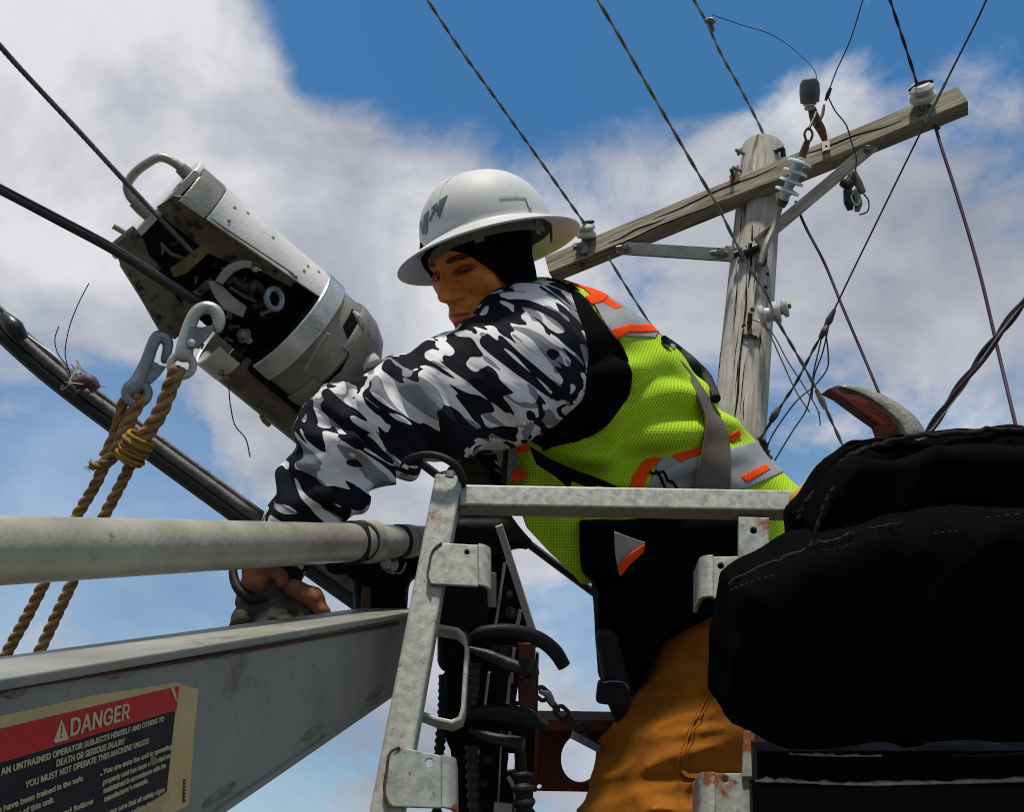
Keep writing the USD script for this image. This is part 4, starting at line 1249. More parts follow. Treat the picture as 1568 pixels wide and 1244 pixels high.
tw = thing('tie_wire', 'tangle of thin tie wire coiled round the cable bundle with two loose ends sticking up', 'wire', P(122, 582, 1.76))
g = np.random.default_rng(5)
for k in range(9):
    c = P(120 + g.normal() * 9, 584 + g.normal() * 7, 1.765)
    a, b = unit(C(g.normal(size=3))), unit(C(g.normal(size=3)))
    t = np.linspace(0, 2 * np.pi * g.uniform(0.8, 1.4), 18)
    R = g.uniform(0.016, 0.034)
    part(tw, 'coil', tube(c + R * (np.cos(t)[:, None] * a + 0.8 * np.sin(t)[:, None] * b), 0.0010, 5, 2), 'wire_steel')
part(tw, 'loose_end', tube([P(108, 575, 1.76), P(100, 545, 1.75), P(104, 510, 1.74), P(120, 465, 1.73), P(136, 434, 1.73)], 0.0010, 5), 'wire_dark')
part(tw, 'loose_end', tube([P(104, 562, 1.76), P(88, 540, 1.75), P(84, 520, 1.75), P(90, 500, 1.75)], 0.0010, 5), 'wire_dark')
part(tw, 'tail', tube([P(20, 500, 1.775), P(60, 528, 1.77), P(90, 552, 1.76), P(115, 588, 1.76)], 0.0026, 6), 'wire_steel')
part(tw, 'taped_stub', tube([P(122, 588, 1.76), P(136, 584, 1.755), P(147, 596, 1.755)], [0.012, 0.013, 0.010], 12), 'wire_plum')
single('loose_wire', tube([P(350, 588, 1.70), P(353, 622, 1.66), P(360, 652, 1.64), P(376, 672, 1.62), P(383, 700, 1.6)], 0.0011, 5), 'wire_dark', 'thin loose wire end dangling from the underside of the lasher', 'wire')

# ================================================================== utility pole
pt, pbm = P(1168, 228, 5.50), P(1131, 665, 4.62)
pax = unit(pt - pbm)
foot = pbm + (pbm - pt) / (pt - pbm)[2] * (pbm[2] - (-0.2))
weathered_wood('pole_wood', pax, (0.50, 0.475, 0.41), (0.24, 0.222, 0.185), (0.30, 0.27, 0.17), 0.8)
ca, cbm = P(842, 413, 5.45), P(1474, 154, 4.95)
cax = unit(cbm - ca)
cax_h = unit([cax[0], cax[1], 0.0])
weathered_wood('crossarm_wood', cax, (0.34, 0.305, 0.22), (0.085, 0.072, 0.045), (0.14, 0.135, 0.06))
pole = thing('utility_pole', 'weathered grey wooden utility pole with a crossarm on two braces', 'utility pole', foot)
r_top, r_bot = S(31, 5.5), S(41, 4.62)
slope = (r_bot - r_top) / np.linalg.norm(pt - pbm)
L_ = np.linalg.norm(pt - foot)
zz = np.linspace(0, L_, 90)
th = np.linspace(0, 2 * np.pi, 56, endpoint=False)
a0 = unit(np.cross(pax, [0.2, 0.9, 0.1])); b0 = np.cross(pax, a0)
V = []
for z in zz:
    R = r_top + slope * (L_ - z)
    wob = meshkit.noise(np.stack([np.cos(th) * 4, np.sin(th) * 4, np.full_like(th, z * 0.7)], -1), 3) - 0.5
    rr_ = R * (1 + 0.05 * wob)
    V.append(foot + pax * z + rr_[:, None] * (np.cos(th)[:, None] * a0 + np.sin(th)[:, None] * b0))
top_c = foot + pax * L_
V.append(top_c + pax * 0.01 + (np.array(V[-1]) - top_c) * 0.93)
V.append(top_c + pax * 0.035 + (np.array(V[-1]) - top_c) * 0.01)
part(pole, 'trunk', grid_mesh(np.array(V)), 'pole_wood', 50)


def pole_at(px, py, lift=0.0):
    """Point on the near face of the pole."""
    r = unit(P(px, py, 1.0) - CAM)
    lo_t, best = None, None
    for t in np.linspace(3.5, 7.5, 1600):
        q = CAM + r * t
        z = (q - foot) @ pax
        d = np.linalg.norm(q - foot - pax * z)
        if d <= r_top + slope * (L_ - z):
            return q - r * lift, unit(q - foot - pax * z)
    q = CAM + r * 5
    return q, -FWD


# drying checks: thin dark splits, as slivers set into the face
for pts in ([(1143, 432), (1142, 470), (1139, 498), (1132, 560), (1129, 610), (1123, 652)], [(1152, 345), (1150, 400), (1146, 440)]):
    part(pole, 'check', tube([pole_at(x, y)[0] for x, y in pts], [0.003, 0.006, 0.005, 0.006, 0.002], 6), 'machine_black', label='long drying crack')
_g = np.random.default_rng(21)
for k in range(22):
    y0 = _g.uniform(300, 620)
    u = _g.uniform(-0.85, 0.8)
    ln_ = _g.uniform(25, 110)
    pts = []
    for t in np.linspace(0, 1, 5):
        y = y0 + ln_ * t
        xc = 1163 - (y - 225) * 0.087
        w = 29 + (y - 225) * 0.028
        pts.append(pole_at(xc + u * w + _g.normal() * 0.5, y)[0])
    part(pole, 'check', tube(pts, [0.0006, 0.0022, 0.0028, 0.002, 0.0006], 5), 'machine_black')
for x, y in ((1152, 474), (1175, 420), (1172, 440), (1139, 500)):
    q, n = pole_at(x, y)
    part(pole, 'bolt_hole', lathe(q - n * 0.004, n, [(0, 0.0005), (0.006, 0.011), (0.0065, 0.0005)], 12), 'machine_black')

# crossarm: 90 x 115 mm, bolted on the near side
cw, chh = 0.098, 0.128
part(pole, 'crossarm', sweep([ca, cbm], rrect(cw, chh, 0.008), np.cross(cax, [0, 0, 1.0])), 'crossarm_wood', 40)
cup = unit(np.cross(unit(np.cross(cax, [0, 0, 1.0])), cax)); cup = cup if cup[2] > 0 else -cup
cfr = unit(np.cross(cax, cup)); cfr = cfr if cfr @ FWD < 0 else -cfr
FO = ca + cfr * (cw / 2 + 0.001)


def onarm(px, py, lift=0.0):
    return onplane([(px, py)], FO + cfr * lift, cfr)[0]


for x0, y0, x1, y1 in ((905, 392, 1110, 304), (1000, 335, 1190, 254), (1230, 236, 1380, 184), (930, 372, 1020, 332)):
    part(pole, 'check', tube([onarm(x0 + (x1 - x0) * t, y0 + (y1 - y0) * t + 1.5 * math.sin(9 * t)) for t in np.linspace(0, 1, 7)], [0.001, 0.0035, 0.004, 0.0035, 0.001], 5), 'machine_black', label='crack along the grain of the crossarm')
q = onarm(1124, 272, 0.0)
part(pole, 'through_bolt', cat(plate([(1117, 270), (1131, 263), (1133, 277), (1119, 284)], FO, cfr, 0.006, front=0.006), cyl(q, q + cfr * 0.05 + cup * 0.02, 0.010)), 'corroded_iron')
for px, py in ((1140, 236), (1136, 262)):
    q, n = pole_at(px, py)
    part(pole, 'pole_bolt', cat(cyl(q, q + n * 0.06, 0.009), bolt(q + n * 0.03, n, 0.016, 0.016)), 'line_hardware')
q, n = pole_at(1186, 232)
part(pole, 'pole_top_pin', cat(tube([q, q + RIGHT * 0.04 + UP * 0.015, q + RIGHT * 0.05 - UP * 0.03], 0.014, 10)), 'worn_dark_steel')


# braces: flat angle bars from arm to pole
weathered_wood('brace_wood', P(1338, 222, 5.02) - P(1160, 372, 4.90), (0.46, 0.42, 0.34), (0.16, 0.13, 0.10), (0.22, 0.19, 0.11), 1.3)


def brace(p0, p1, name='brace', mat='brace_metal'):
    d = unit(p1 - p0)
    side = unit(np.cross(d, FWD))
    w = 0.062
    b = part(pole, name, sweep([p0, p1], rrect(w, 0.008 if mat == 'brace_metal' else 0.022, 0.001), side), mat)
    part(b, 'brace_leg', sweep([p0 - side * (w / 2 - 0.004) * (1 if (side @ UP) > 0 else -1) + FWD * 0.024, p1 - side * (w / 2 - 0.004) * (1 if (side @ UP) > 0 else -1) + FWD * 0.024], rrect(0.008, 0.04, 0.001), side), 'corroded_iron')
    return b


b1 = brace(P(945, 379, 5.30), P(1122, 390, 4.93))
b2 = brace(P(1338, 222, 5.02), P(1160, 372, 4.90), mat='brace_wood')
for (x, y), b in (((957, 380), b1), ((1102, 388), b1), ((1326, 229), b2)):
    q = P(x, y, 5.02 if b is b2 else (5.26 if x < 1000 else 4.95))
    part(b, 'brace_bolt', bolt(q - FWD * 0.02, -FWD, 0.016, 0.02), 'line_hardware')
    part(b, 'brace_strap', tube([q + RIGHT * -0.05, q, q + RIGHT * 0.05 - UP * 0.005], [0.012, 0.022, 0.012], 8), 'line_hardware')
for px, py in ((1127, 388), (1140, 392), (1165, 378), (1150, 384)):
    q, n = pole_at(px, py)
    part(pole, 'brace_bolt', cat(bolt(q, n, 0.024, 0.05), cyl(q, q + n * 0.07, 0.010)), 'line_hardware')
q, n = pole_at(1153, 388)
part(pole, 'pole_clamp', tube([q + n * 0.02 + RIGHT * -0.10 + UP * -0.02, q + n * 0.03, q + n * 0.03 + RIGHT * 0.08 + UP * 0.05], [0.016, 0.024, 0.014], 10), 'worn_dark_steel')
q, n = pole_at(1164, 405)
part(pole, 'eye_bolt', cat(torus(q + n * 0.05, RIGHT, 0.03, 0.011), cyl(q, q + n * 0.04, 0.012)), 'corroded_iron')


# insulators that stand on the arm
def spool(c, axis, r, k=1.0):
    return lathe(c - unit(axis) * r * 0.9, axis, [(0, 0.001), (0, r * 0.75), (r * 0.15, r), (r * 0.5, r), (r * 0.62, r * 0.7), (r * 1.0, r * 0.6), (r * 1.2, r * 0.7), (r * 1.32, r), (r * 1.68, r), (r * 1.8, r * 0.75), (r * 1.8, r * 0.3), (r * 1.5, r * 0.25), (r * 1.5, 0.001)], 28)


def pin_insulator(c, base, label, group='insulators on the crossarm', s=1.0):
    t = thing('pin_insulator', label, 'insulator', base)
    ax = unit(c - base)
    tilt = unit(ax + cfr * 0.55)
    part(t, 'porcelain', lathe(c - tilt * 0.05 * s, tilt, [(0.0, 0.02 * s), (0.0, 0.055 * s), (0.012 * s, 0.066 * s), (0.03 * s, 0.066 * s), (0.042 * s, 0.05 * s), (0.05 * s, 0.05 * s), (0.058 * s, 0.06 * s), (0.075 * s, 0.06 * s), (0.09 * s, 0.04 * s), (0.094 * s, 0.001)], 28), 'porcelain_white')
    part(t, 'skirt_core', lathe(c - tilt * 0.056 * s, tilt, [(0, 0.001), (0, 0.020 * s), (0.006 * s, 0.032 * s), (0.006 * s, 0.045 * s), (0.01 * s, 0.048 * s)], 24), 'line_hardware')
    part(t, 'pin', tube([base, base + (c - base) * 0.5, c], [0.014, 0.016, 0.018], 10), 'line_hardware')
    part(t, 'tie_cap', tube([c + tilt * 0.03 * s + cax * -0.06 * s, c + tilt * 0.045 * s, c + tilt * 0.03 * s + cax * 0.06 * s], [0.008, 0.012, 0.008], 8), 'cable_black')
    part(t, 'clamp', cat(plate(circ(*proj([base])[0], 8, 8), base + cfr * 0.02, cfr, 0.02), bolt(base + cfr * 0.03 - cax * 0.03, cfr, 0.018, 0.02)), 'line_hardware')
    return t


pin_insulator(P(1411, 140, 4.92), P(1417, 178, 4.97), 'white porcelain insulator standing near the outer right end of the crossarm')
pin_insulator(P(897, 352, 5.36), P(893, 380, 5.36), 'white porcelain insulator on the crossarm just behind the hard hat', s=0.85)
q = P(892, 402, 5.36)
single('arm_bolt', cat(cyl(q + UP * 0.03, q - UP * 0.045, 0.014, r2=0.008), bolt(q, UP, 0.03, 0.012)), 'corroded_iron', 'rusty bolt end poking out below the crossarm behind the hard hat', 'bolt')
q = P(1432, 192, 4.98)
single('arm_bolt', cat(tube([q + UP * 0.03, q, q + UP * -0.02 + RIGHT * 0.02], [0.022, 0.018, 0.012], 8)), 'corroded_iron', 'rusty cable dead end below the outer right end of the crossarm', 'bolt')

# grey covered cutout lamp on a bracket
lm = thing('cutout_fuse', 'grey capped fuse holder on a rusty bracket above the crossarm', 'fuse holder', P(1262, 225, 4.95))
q = P(1240, 148, 4.92)
part(lm, 'cap', lathe(q - UP * 0.03, unit(C((-0.12, 1, -0.35))), [(0, 0.02), (0, 0.046), (0.05, 0.05), (0.09, 0.048), (0.115, 0.034), (0.122, 0.001)], 24), 'lamp_grey')
part(lm, 'insulator_core', lathe(q - UP * 0.068, unit(C((-0.12, 1, -0.35))), [(0, 0.001), (0, 0.020), (0.01, 0.03), (0.02, 0.022), (0.028, 0.036), (0.04, 0.024), (0.05, 0.034)], 24), 'porcelain_white')
part(lm, 'arm', tube([P(1243, 165, 4.92), P(1248, 182, 4.93), P(1258, 200, 4.94), P(1263, 215, 4.94)], [0.02, 0.026, 0.022, 0.014], 10), 'corroded_iron')
part(lm, 'arm_bracket', plate([(1258, 212), (1270, 208), (1272, 232), (1260, 236)], FO, cfr, 0.006, holes=[circ(1266, 219, 2), circ(1266, 228, 2)], front=0.02), 'line_hardware')
part(lm, 'arm', tube([P(1246, 190, 4.92), P(1258, 178, 4.93), P(1262, 160, 4.94)], [0.012, 0.010, 0.006], 8), 'line_hardware')

# string of bell insulators
bl_ = thing('insulator_string', 'string of four white bell insulators hanging across the pole on a rusty shackle', 'insulator', P(1214, 270, 4.78))
e0, e1 = P(1228, 240, 4.74), P(1203, 298, 4.80)
dx = unit(e1 - e0)
tl = np.linalg.norm(e1 - e0)
for k in range(4):
    c = e0 + dx * tl * (0.08 + 0.25 * k)
    part(bl_, 'bell', lathe(c, dx, [(0, 0.001), (0.0, 0.028), (0.008, 0.058), (0.016, 0.062), (0.022, 0.058), (0.018, 0.03), (0.035, 0.024), (0.06, 0.022), (0.06, 0.001)], 26), 'porcelain_bell')
part(bl_, 'shackle', cat(tube([e0, P(1233, 226, 4.73), P(1237, 214, 4.72)], [0.02, 0.018, 0.014], 10), tube([P(1234, 214, 4.72), P(1232, 204, 4.72), P(1238, 196, 4.72), P(1244, 204, 4.72), P(1241, 216, 4.72)], 0.006, 8)), 'corroded_iron')
part(bl_, 'link', tube([P(1238, 198, 4.72), P(1244, 186, 4.75), P(1250, 172, 4.8)], 0.007, 8), 'wire_dark')
part(bl_, 'socket', tube([e1, P(1199, 308, 4.82), P(1196, 316, 4.82)], [0.024, 0.028, 0.020], 10), 'corroded_iron')
part(bl_, 'dead_end', tube([P(1196, 314, 4.82), P(1186, 345, 4.80), P(1172, 378, 4.74), P(1164, 404, 4.70)], [0.012, 0.016, 0.018, 0.012], 10), 'line_hardware')

# clamp that hangs under the right brace
cl = thing('cable_clamp', 'black and silver wire clamp dangling under the right hand brace', 'clamp', P(1306, 295, 4.95))
part(cl, 'jaw', cat(tube([P(1288, 278, 4.95), P(1298, 282, 4.95), P(1306, 268, 4.95)], [0.02, 0.03, 0.02], 10), tube([P(1298, 290, 4.95), P(1300, 310, 4.95), P(1302, 322, 4.95)], [0.022, 0.026, 0.014], 10)), 'worn_dark_steel')
part(cl, 'jaw', cat(tube([P(1307, 262, 4.95), P(1314, 280, 4.95), P(1322, 296, 4.95)], [0.014, 0.022, 0.016], 10), tube([P(1308, 292, 4.95), P(1314, 312, 4.95), P(1312, 324, 4.95)], [0.018, 0.022, 0.012], 10)), 'line_hardware')
part(cl, 'pigtail', tube([P(1322, 296, 4.95), P(1330, 308, 4.95), P(1328, 324, 4.95), P(1316, 329, 4.95)], 0.004, 6), 'wire_dark')
part(cl, 'pigtail', tube([P(1310, 290, 4.95), P(1303, 303, 4.93), P(1312, 314, 4.93), P(1318, 305, 4.93)], 0.006, 6), 'hook_steel')

# spool on the pole's side and the bracket beside it
sc = P(1186, 476, 4.66)
spx = unit(C((0.93, 0.25, -0.25)))
so = thing('spool_insulator', 'white spool insulator bolted to the right side of the pole', 'insulator', P(1170, 482, 4.70))
part(so, 'porcelain', cat(spool(P(1178, 482, 4.67), spx, 0.056), spool(P(1193, 474, 4.66), spx, 0.046)), 'porcelain_white')
part(so, 'pin', cyl(P(1165, 486, 4.70), P(1206, 467, 4.64), 0.013), 'brass')
part(so, 'pin_nut', bolt(P(1201, 469, 4.645), spx, 0.02, 0.03), 'brass')
br = thing('guy_bracket', 'small iron bracket with a bent wire on the face of the pole', 'bracket', pole_at(1146, 500)[0])
q, n = pole_at(1147, 505)
part(br, 'back_plate', plate([(1139, 500), (1164, 503), (1162, 518), (1138, 514)], q + n * 0.01, n, 0.01), 'line_hardware')
part(br, 'hook', cyl(q + n * 0.01 + UP * 0.01, q + n * 0.05 + UP * 0.055, 0.012), 'corroded_iron')
part(br, 'bent_wire', tube([pole_at(1137, 497)[0] + n * 0.01, pole_at(1150, 494)[0] + n * 0.02, pole_at(1160, 496)[0] + n * 0.02, P(1176, 508, 4.68), P(1196, 550, 4.66), P(1222, 605, 4.62), P(1240, 632, 4.6)], 0.0036, 6), 'wire_steel')
part(br, 'bent_wire', tube([pole_at(1138, 505)[0] + n * 0.012, pole_at(1137, 515)[0] + n * 0.02, pole_at(1150, 517)[0] + n * 0.02, pole_at(1162, 520)[0] + n * 0.012], 0.005, 6), 'worn_dark_steel')
part(br, 'bent_wire', tube([pole_at(1160, 494)[0] + n * 0.02, P(1182, 510, 4.68), P(1206, 553, 4.66), P(1236, 600, 4.62), P(1254, 635, 4.6), P(1256, 652, 4.6), P(1254, 630, 4.6)], 0.0034, 6), 'wire_steel')
kn = thing('guy_clamp', 'dark wrapped clamp at the lower right of the pole', 'clamp', P(1160, 685, 4.55))
part(kn, 'wrap', cat(torus(P(1155, 680, 4.55), unit(pax + RIGHT * 0.2), 0.055, 0.012), torus(P(1157, 688, 4.55), unit(pax + RIGHT * 0.35), 0.052, 0.014), tube([P(1146, 684, 4.53), P(1160, 690, 4.52), P(1172, 699, 4.53)], [0.02, 0.03, 0.022], 10)), 'worn_dark_steel')
part(kn, 'bolt_end', cat(bolt(P(1170, 698, 4.53), unit(C((0.6, -0.6, -0.4))), 0.025, 0.035)), 'corroded_iron')

# ================================================================== overhead wires
def wire(pts, r, mat, label, cat_='wire', twist=0, extra=(), name='overhead_wire'):
    if name == 'overhead_wire':                      # the line runs on past what the photograph shows
        e = proj([pts[0], pts[-1]])
        out = lambda q: q[0] < 0 or q[0] > 1568 or q[1] < 0 or q[1] > 1244
        head = [pts[0] + unit(pts[0] - pts[1]) * 7.0] if out(e[0]) else []
        tail = [pts[-1] + unit(pts[-1] - pts[-2]) * (4.0 if out(e[1]) else 1.6)] if (out(e[1]) or tuple(np.round(e[1]).astype(int)) in ((1330, 770), (1370, 665), (1075, 612))) else []
        pts = head + list(pts) + tail
    if not extra and not twist:
        return single(name, tube(pts, r, 8, 10), mat, label, cat_)
    if not extra:
        return single(name, rope(pts, np.max(r), twist, 2, 12, 6), mat, label, cat_, smooth=True)
    t = thing(name, label, cat_, pts[-1])
    part(t, 'conductor', rope(pts, np.max(r), twist, 2, 12, 6) if twist else tube(pts, r, 8, 10), mat)
    for nm, m, mt in extra:
        part(t, nm, m, mt)
    return t


wire([P(590, -100, 4.2), P(655, 0, 4.45), P(700, 68, 4.6), P(760, 152, 4.82), P(830, 250, 5.08), P(868, 304, 5.22), P(897, 345, 5.33)], S(2.6, 5), 'wire_steel', 'grey twisted wire running down to the insulator behind the hard hat', twist=5)
wire([P(930, 392, 5.3), P(952, 428, 5.32), P(985, 480, 5.34), P(1018, 528, 5.36), P(1075, 612, 5.4)], S(2.3, 5.3), 'wire_steel', 'grey wire slanting down from the crossarm behind the hi-vis vest', twist=4)
wire([P(855, -90, 3.7), P(915, 0, 3.9), P(1000, 146, 4.15), P(1066, 260, 4.33), P(1100, 318, 4.42), P(1130, 378, 4.5), P(1160, 430, 4.56), P(1176, 455, 4.6), P(1184, 478, 4.60)], S(2.9, 4.2), 'wire_steel', 'grey wire crossing in front of the crossarm and pole to the spool insulator', twist=4)
wire([P(1186, 484, 4.60), P(1200, 508, 4.56), P(1228, 556, 4.48), P(1258, 612, 4.38), P(1280, 660, 4.3), P(1297, 697, 4.22), P(1330, 770, 4.1)], S(2.6, 4.4), 'wire_dark', 'dark twisted wire running from the spool insulator down behind the tool bag',
     twist=5, extra=[('splice_sleeve', tube([P(1250, 597, 4.38), P(1258, 613, 4.37), P(1264, 626, 4.36)], [0.010, 0.015, 0.010], 10), 'line_hardware')])
wire([P(1020, -80, 5.0), P(1063, 0, 5.1), P(1085, 40, 5.16), P(1100, 74, 5.22), P(1135, 138, 5.34), P(1160, 186, 5.42), P(1174, 216, 5.48)], S(2.4, 5.2), 'wire_steel', 'grey wire with small grip running to the top of the pole', twist=5,
     extra=[('grip', cat(tube([P(1080, 32, 5.12), P(1090, 30, 5.1), P(1094, 36, 5.1)], 0.012, 8), tube([P(1086, 30, 5.12), P(1092, 48, 5.14)], 0.012, 8)), 'line_hardware')])
wire([P(1338, -80, 4.5), P(1363, 0, 4.65), P(1380, 52, 4.76), P(1393, 92, 4.84), P(1404, 128, 4.9)], S(2.6, 4.8), 'wire_plum', 'plum coloured wire dropping to the insulator at the right end of the crossarm', twist=4)
wire([P(1432, 192, 4.96), P(1438, 214, 4.9), P(1458, 276, 4.8), P(1498, 410, 4.6), P(1530, 545, 4.4), P(1556, 655, 4.2), P(1575, 740, 4.1)], S(2.7, 4.5), 'wire_plum', 'plum coloured wire hanging from the right end of the crossarm to the bag')
wire([P(1218, 308, 4.98), P(1228, 335, 4.95), P(1262, 402, 4.85), P(1290, 470, 4.72), P(1322, 545, 4.6), P(1345, 600, 4.5), P(1370, 665, 4.4)], S(2.3, 4.7), 'wire_plum', 'plum coloured wire hanging from the crossarm to behind the hammer')
g2 = [P(1545, -90, 3.9), P(1510, 0, 4.0), P(1455, 112, 4.15), P(1416, 190, 4.25), P(1340, 345, 4.42), P(1290, 448, 4.5), P(1274, 482, 4.52)]
wire(g2, S(1.5, 4.2), 'wire_dark', 'thin dark guy wire with a green sleeve crossing the right end of the crossarm', extra=[
    ('green_sleeve', tube([P(1448, 126, 4.155), P(1432, 158, 4.19), P(1417, 188, 4.24)], S(2.4, 4.2), 8), 'wire_green'),
    ('turnbuckle', tube([P(1278, 474, 4.5), P(1270, 490, 4.5), P(1264, 502, 4.5)], [0.008, 0.017, 0.010], 10), 'wire_plum')])
wire([P(1265, 502, 4.5), P(1252, 524, 4.5), P(1238, 550, 4.5), P(1218, 588, 4.5), P(1196, 622, 4.5), P(1172, 660, 4.5), P(1160, 680, 4.52)], S(2.4, 4.5), 'wire_dark', 'dark twisted guy tail running down left to the wrapped clamp on the pole', twist=6, extra=[
    ('wrap', tube([P(1192, 626, 4.48), P(1186, 636, 4.47), P(1180, 646, 4.48)], [0.012, 0.018, 0.012], 8), 'wire_dark'),
    ('wrap', tube([P(1266, 500, 4.48), P(1262, 508, 4.47), P(1256, 518, 4.48)], [0.012, 0.016, 0.010], 8), 'wire_dark')])
for k, pts in enumerate(([(1260, 508), (1254, 535), (1246, 570), (1242, 600), (1236, 625), (1214, 660), (1186, 706)],
                         [(1264, 508), (1268, 540), (1268, 560), (1250, 588), (1222, 612), (1200, 640), (1180, 672), (1170, 696)],
                         [(1268, 505), (1258, 545), (1247, 575), (1243, 612)])):
    wire([P(x, y, 4.5) for x, y in pts], S(1.2, 4.5), 'wire_dark', ['thin loose wire dropping from the guy tail, the one that ends lowest', 'thin loose wire from the guy tail that loops out widest to the right', 'short thin loose wire end hanging inside the guy tail'][k], name='loose_wire')
g3 = [P(1345, -90, 4.6), P(1321, 0, 4.7), P(1300, 66, 4.76), P(1280, 110, 4.8), P(1268, 142, 4.84)]
wire(g3, S(1.0, 4.8), 'wire_dark', 'thin dark wire coming down to the fuse holder', extra=[('crimp', tube([P(1272, 134, 4.83), P(1268, 144, 4.84), P(1264, 154, 4.85)], [0.008, 0.012, 0.006], 8), 'wire_plum')])
wire([P(1268, 148, 4.84), P(1278, 168, 4.85), P(1296, 192, 4.86), P(1304, 218, 4.87), P(1311, 240, 4.88), P(1310, 262, 4.9)], S(1.1, 4.8), 'wire_dark', 'thin dark wire bending from the fuse holder over the crossarm to the clamp')
wire([P(1090, 22, 5.1), P(1130, 36, 5.1), P(1180, 52, 5.08), P(1225, 84, 5.0), P(1250, 115, 4.92), P(1251, 130, 4.9)], S(0.7, 5), 'wire_dark', 'hair thin wire arching to the cap of the fuse holder')
bd3 = [P(1900, 60, 2.6), P(1600, 420, 2.9), P(1568, 462, 2.95), P(1520, 524, 3.0), P(1470, 592, 3.05), P(1424, 658, 3.1), P(1380, 720, 3.15), P(1250, 905, 3.3)]
t = thing('drop_cable', 'thick black drop cable with pale strands, rising right behind the hammer', 'cable', bd3[3])
part(t, 'sheath', rope(bd3, S(7, 3), 4, 2, 10, 10), 'cable_black', True)
part(t, 'strand', rope([p - FWD * 0.012 for p in bd3], S(6.5, 3), 3, 1, 10, 6), 'wire_plum', True)
part(t, 'strand', tube([p - FWD * 0.014 + RIGHT * S(3 * math.sin(i * 1.9), 3) for i, p in enumerate(bd3)], 0.0028, 6), 'hook_steel')

# ================================================================== black mechanism between the rack and the worker
mech = thing('hydraulic_column', 'black mechanical column of plates, bolts and ribbed hoses behind the rack', 'machine column', P(760, 1260, 1.40))
MO = P(755, 1000, 1.46)
MN = unit(C((0.05, 0.25, -1)))
part(mech, 'back_plate', plate([(700, 800), (765, 800), (775, 860), (800, 930), (818, 985), (820, 1090), (815, 1260), (700, 1260), (690, 1150), (672, 1110), (672, 1040), (690, 1020)], MO, MN, 0.03,
                               holes=[[(794, 1000), (808, 1000), (806, 1030), (793, 1028)], [(791, 1042), (803, 1045), (803, 1078), (786, 1074)], [(779, 1154), (791, 1155), (789, 1182), (776, 1184)]]), 'machine_black')
part(mech, 'side_plate', plate([(760, 990), (800, 990), (800, 1010), (788, 1085), (760, 1085)], MO + MN * 0.03, MN, 0.012), 'black_steel')
part(mech, 'gear_case', nets(lambda p: smin(d_box(p, P(712, 905, 1.45), np.array([0.035, 0.05, 0.05]), 0.012, np.stack([RIGHT, UP, FWD])), d_cone(p, P(700, 960, 1.45), P(690, 1010, 1.45), 0.03, 0.02), 0.02), P(705, 940, 1.45) - 0.16, P(705, 940, 1.45) + 0.16, 0.008), 'machine_black', True)
part(mech, 'upper_case', nets(lambda p: smin(d_box(p, P(735, 822, 1.47), np.array([0.042, 0.030, 0.04]), 0.014, np.stack([RIGHT, UP, FWD])), d_cone(p, P(770, 815, 1.49), P(805, 832, 1.50), 0.026, 0.010), 0.02), P(750, 825, 1.48) - 0.13, P(750, 825, 1.48) + 0.13, 0.007), 'machine_black', True)
part(mech, 'diagonal_strut', sweep([P(764, 805, 1.43), P(775, 855, 1.43), P(798, 935, 1.44), P(823, 985, 1.45)][0:1] + [P(823, 990, 1.45)], rrect(S(11, 1.44), 0.012, 0.001), RIGHT), 'brace_metal')
part(mech, 'thin_strut', sweep([P(773, 862, 1.435), P(757, 972, 1.43)], rrect(S(4.5, 1.43), 0.01, 0.0005), RIGHT), 'brace_metal')
part(mech, 'thin_strut', sweep([P(797, 934, 1.435), P(789, 972, 1.43)], rrect(S(6, 1.43), 0.01, 0.0005), RIGHT), 'brace_metal')
part(mech, 'corner_bracket', sweep([P(752, 878, 1.42), P(752, 930, 1.42)], rrect(S(16, 1.42), 0.006, 0.0005), RIGHT), 'dull_aluminium')
part(mech, 'guide_bar', sweep([P(749, 1030, 1.40), P(741, 1092, 1.40)], rrect(S(4, 1.4), 0.008, 0.0005), RIGHT), 'brace_metal')
part(mech, 'guide_bar', sweep([P(733, 1148, 1.40), P(728, 1185, 1.40)], rrect(S(4, 1.4), 0.008, 0.0005), RIGHT), 'dull_aluminium')
part(mech, 'guide_bar', sweep([P(768, 1120, 1.40), P(764, 1212, 1.40), P(760, 1260, 1.40)], rrect(S(3, 1.4), 0.008, 0.0005), RIGHT), 'hook_plated')
for a, b, w in (((787, 993), (783, 1046), 5), ((781, 1038), (777, 1078), 5), ((781, 1122), (776, 1140), 5)):
    part(mech, 'edge_strip', sweep([P(*a, 1.41), P(*b, 1.41)], rrect(S(w, 1.41), 0.006, 0.0005), RIGHT), 'brace_metal')
part(mech, 'channel_foot', tube([P(776, 1078, 1.41), P(786, 1083, 1.41), P(796, 1083, 1.41)], 0.0022, 6), 'brace_metal')
part(mech, 'pivot_post', sweep([P(806, 985, 1.43), P(808, 1100, 1.42)], rrect(S(28, 1.42), 0.02, 0.003), RIGHT), 'rusted_plate')
part(mech, 'post_edge', sweep([P(823, 1000, 1.43), P(821, 1100, 1.42)], rrect(S(4, 1.42), 0.02, 0.001), RIGHT), 'worn_dark_steel')
for x, y, r in ((780, 911, 4), (782, 940, 6), (757, 996, 5), (771, 998, 7), (747, 1162, 6), (741, 1200, 5), (731, 1176, 4)):
    part(mech, 'plate_bolt', cat(bolt(P(x, y, 1.415), -FWD, S(r, 1.41), 0.008, False), lathe(P(x, y, 1.418), -FWD, [(0, 0.0005), (0, S(r * 1.5, 1.41)), (0.003, S(r * 1.5, 1.41)), (0.003, 0.0005)], 16)), 'worn_dark_steel')


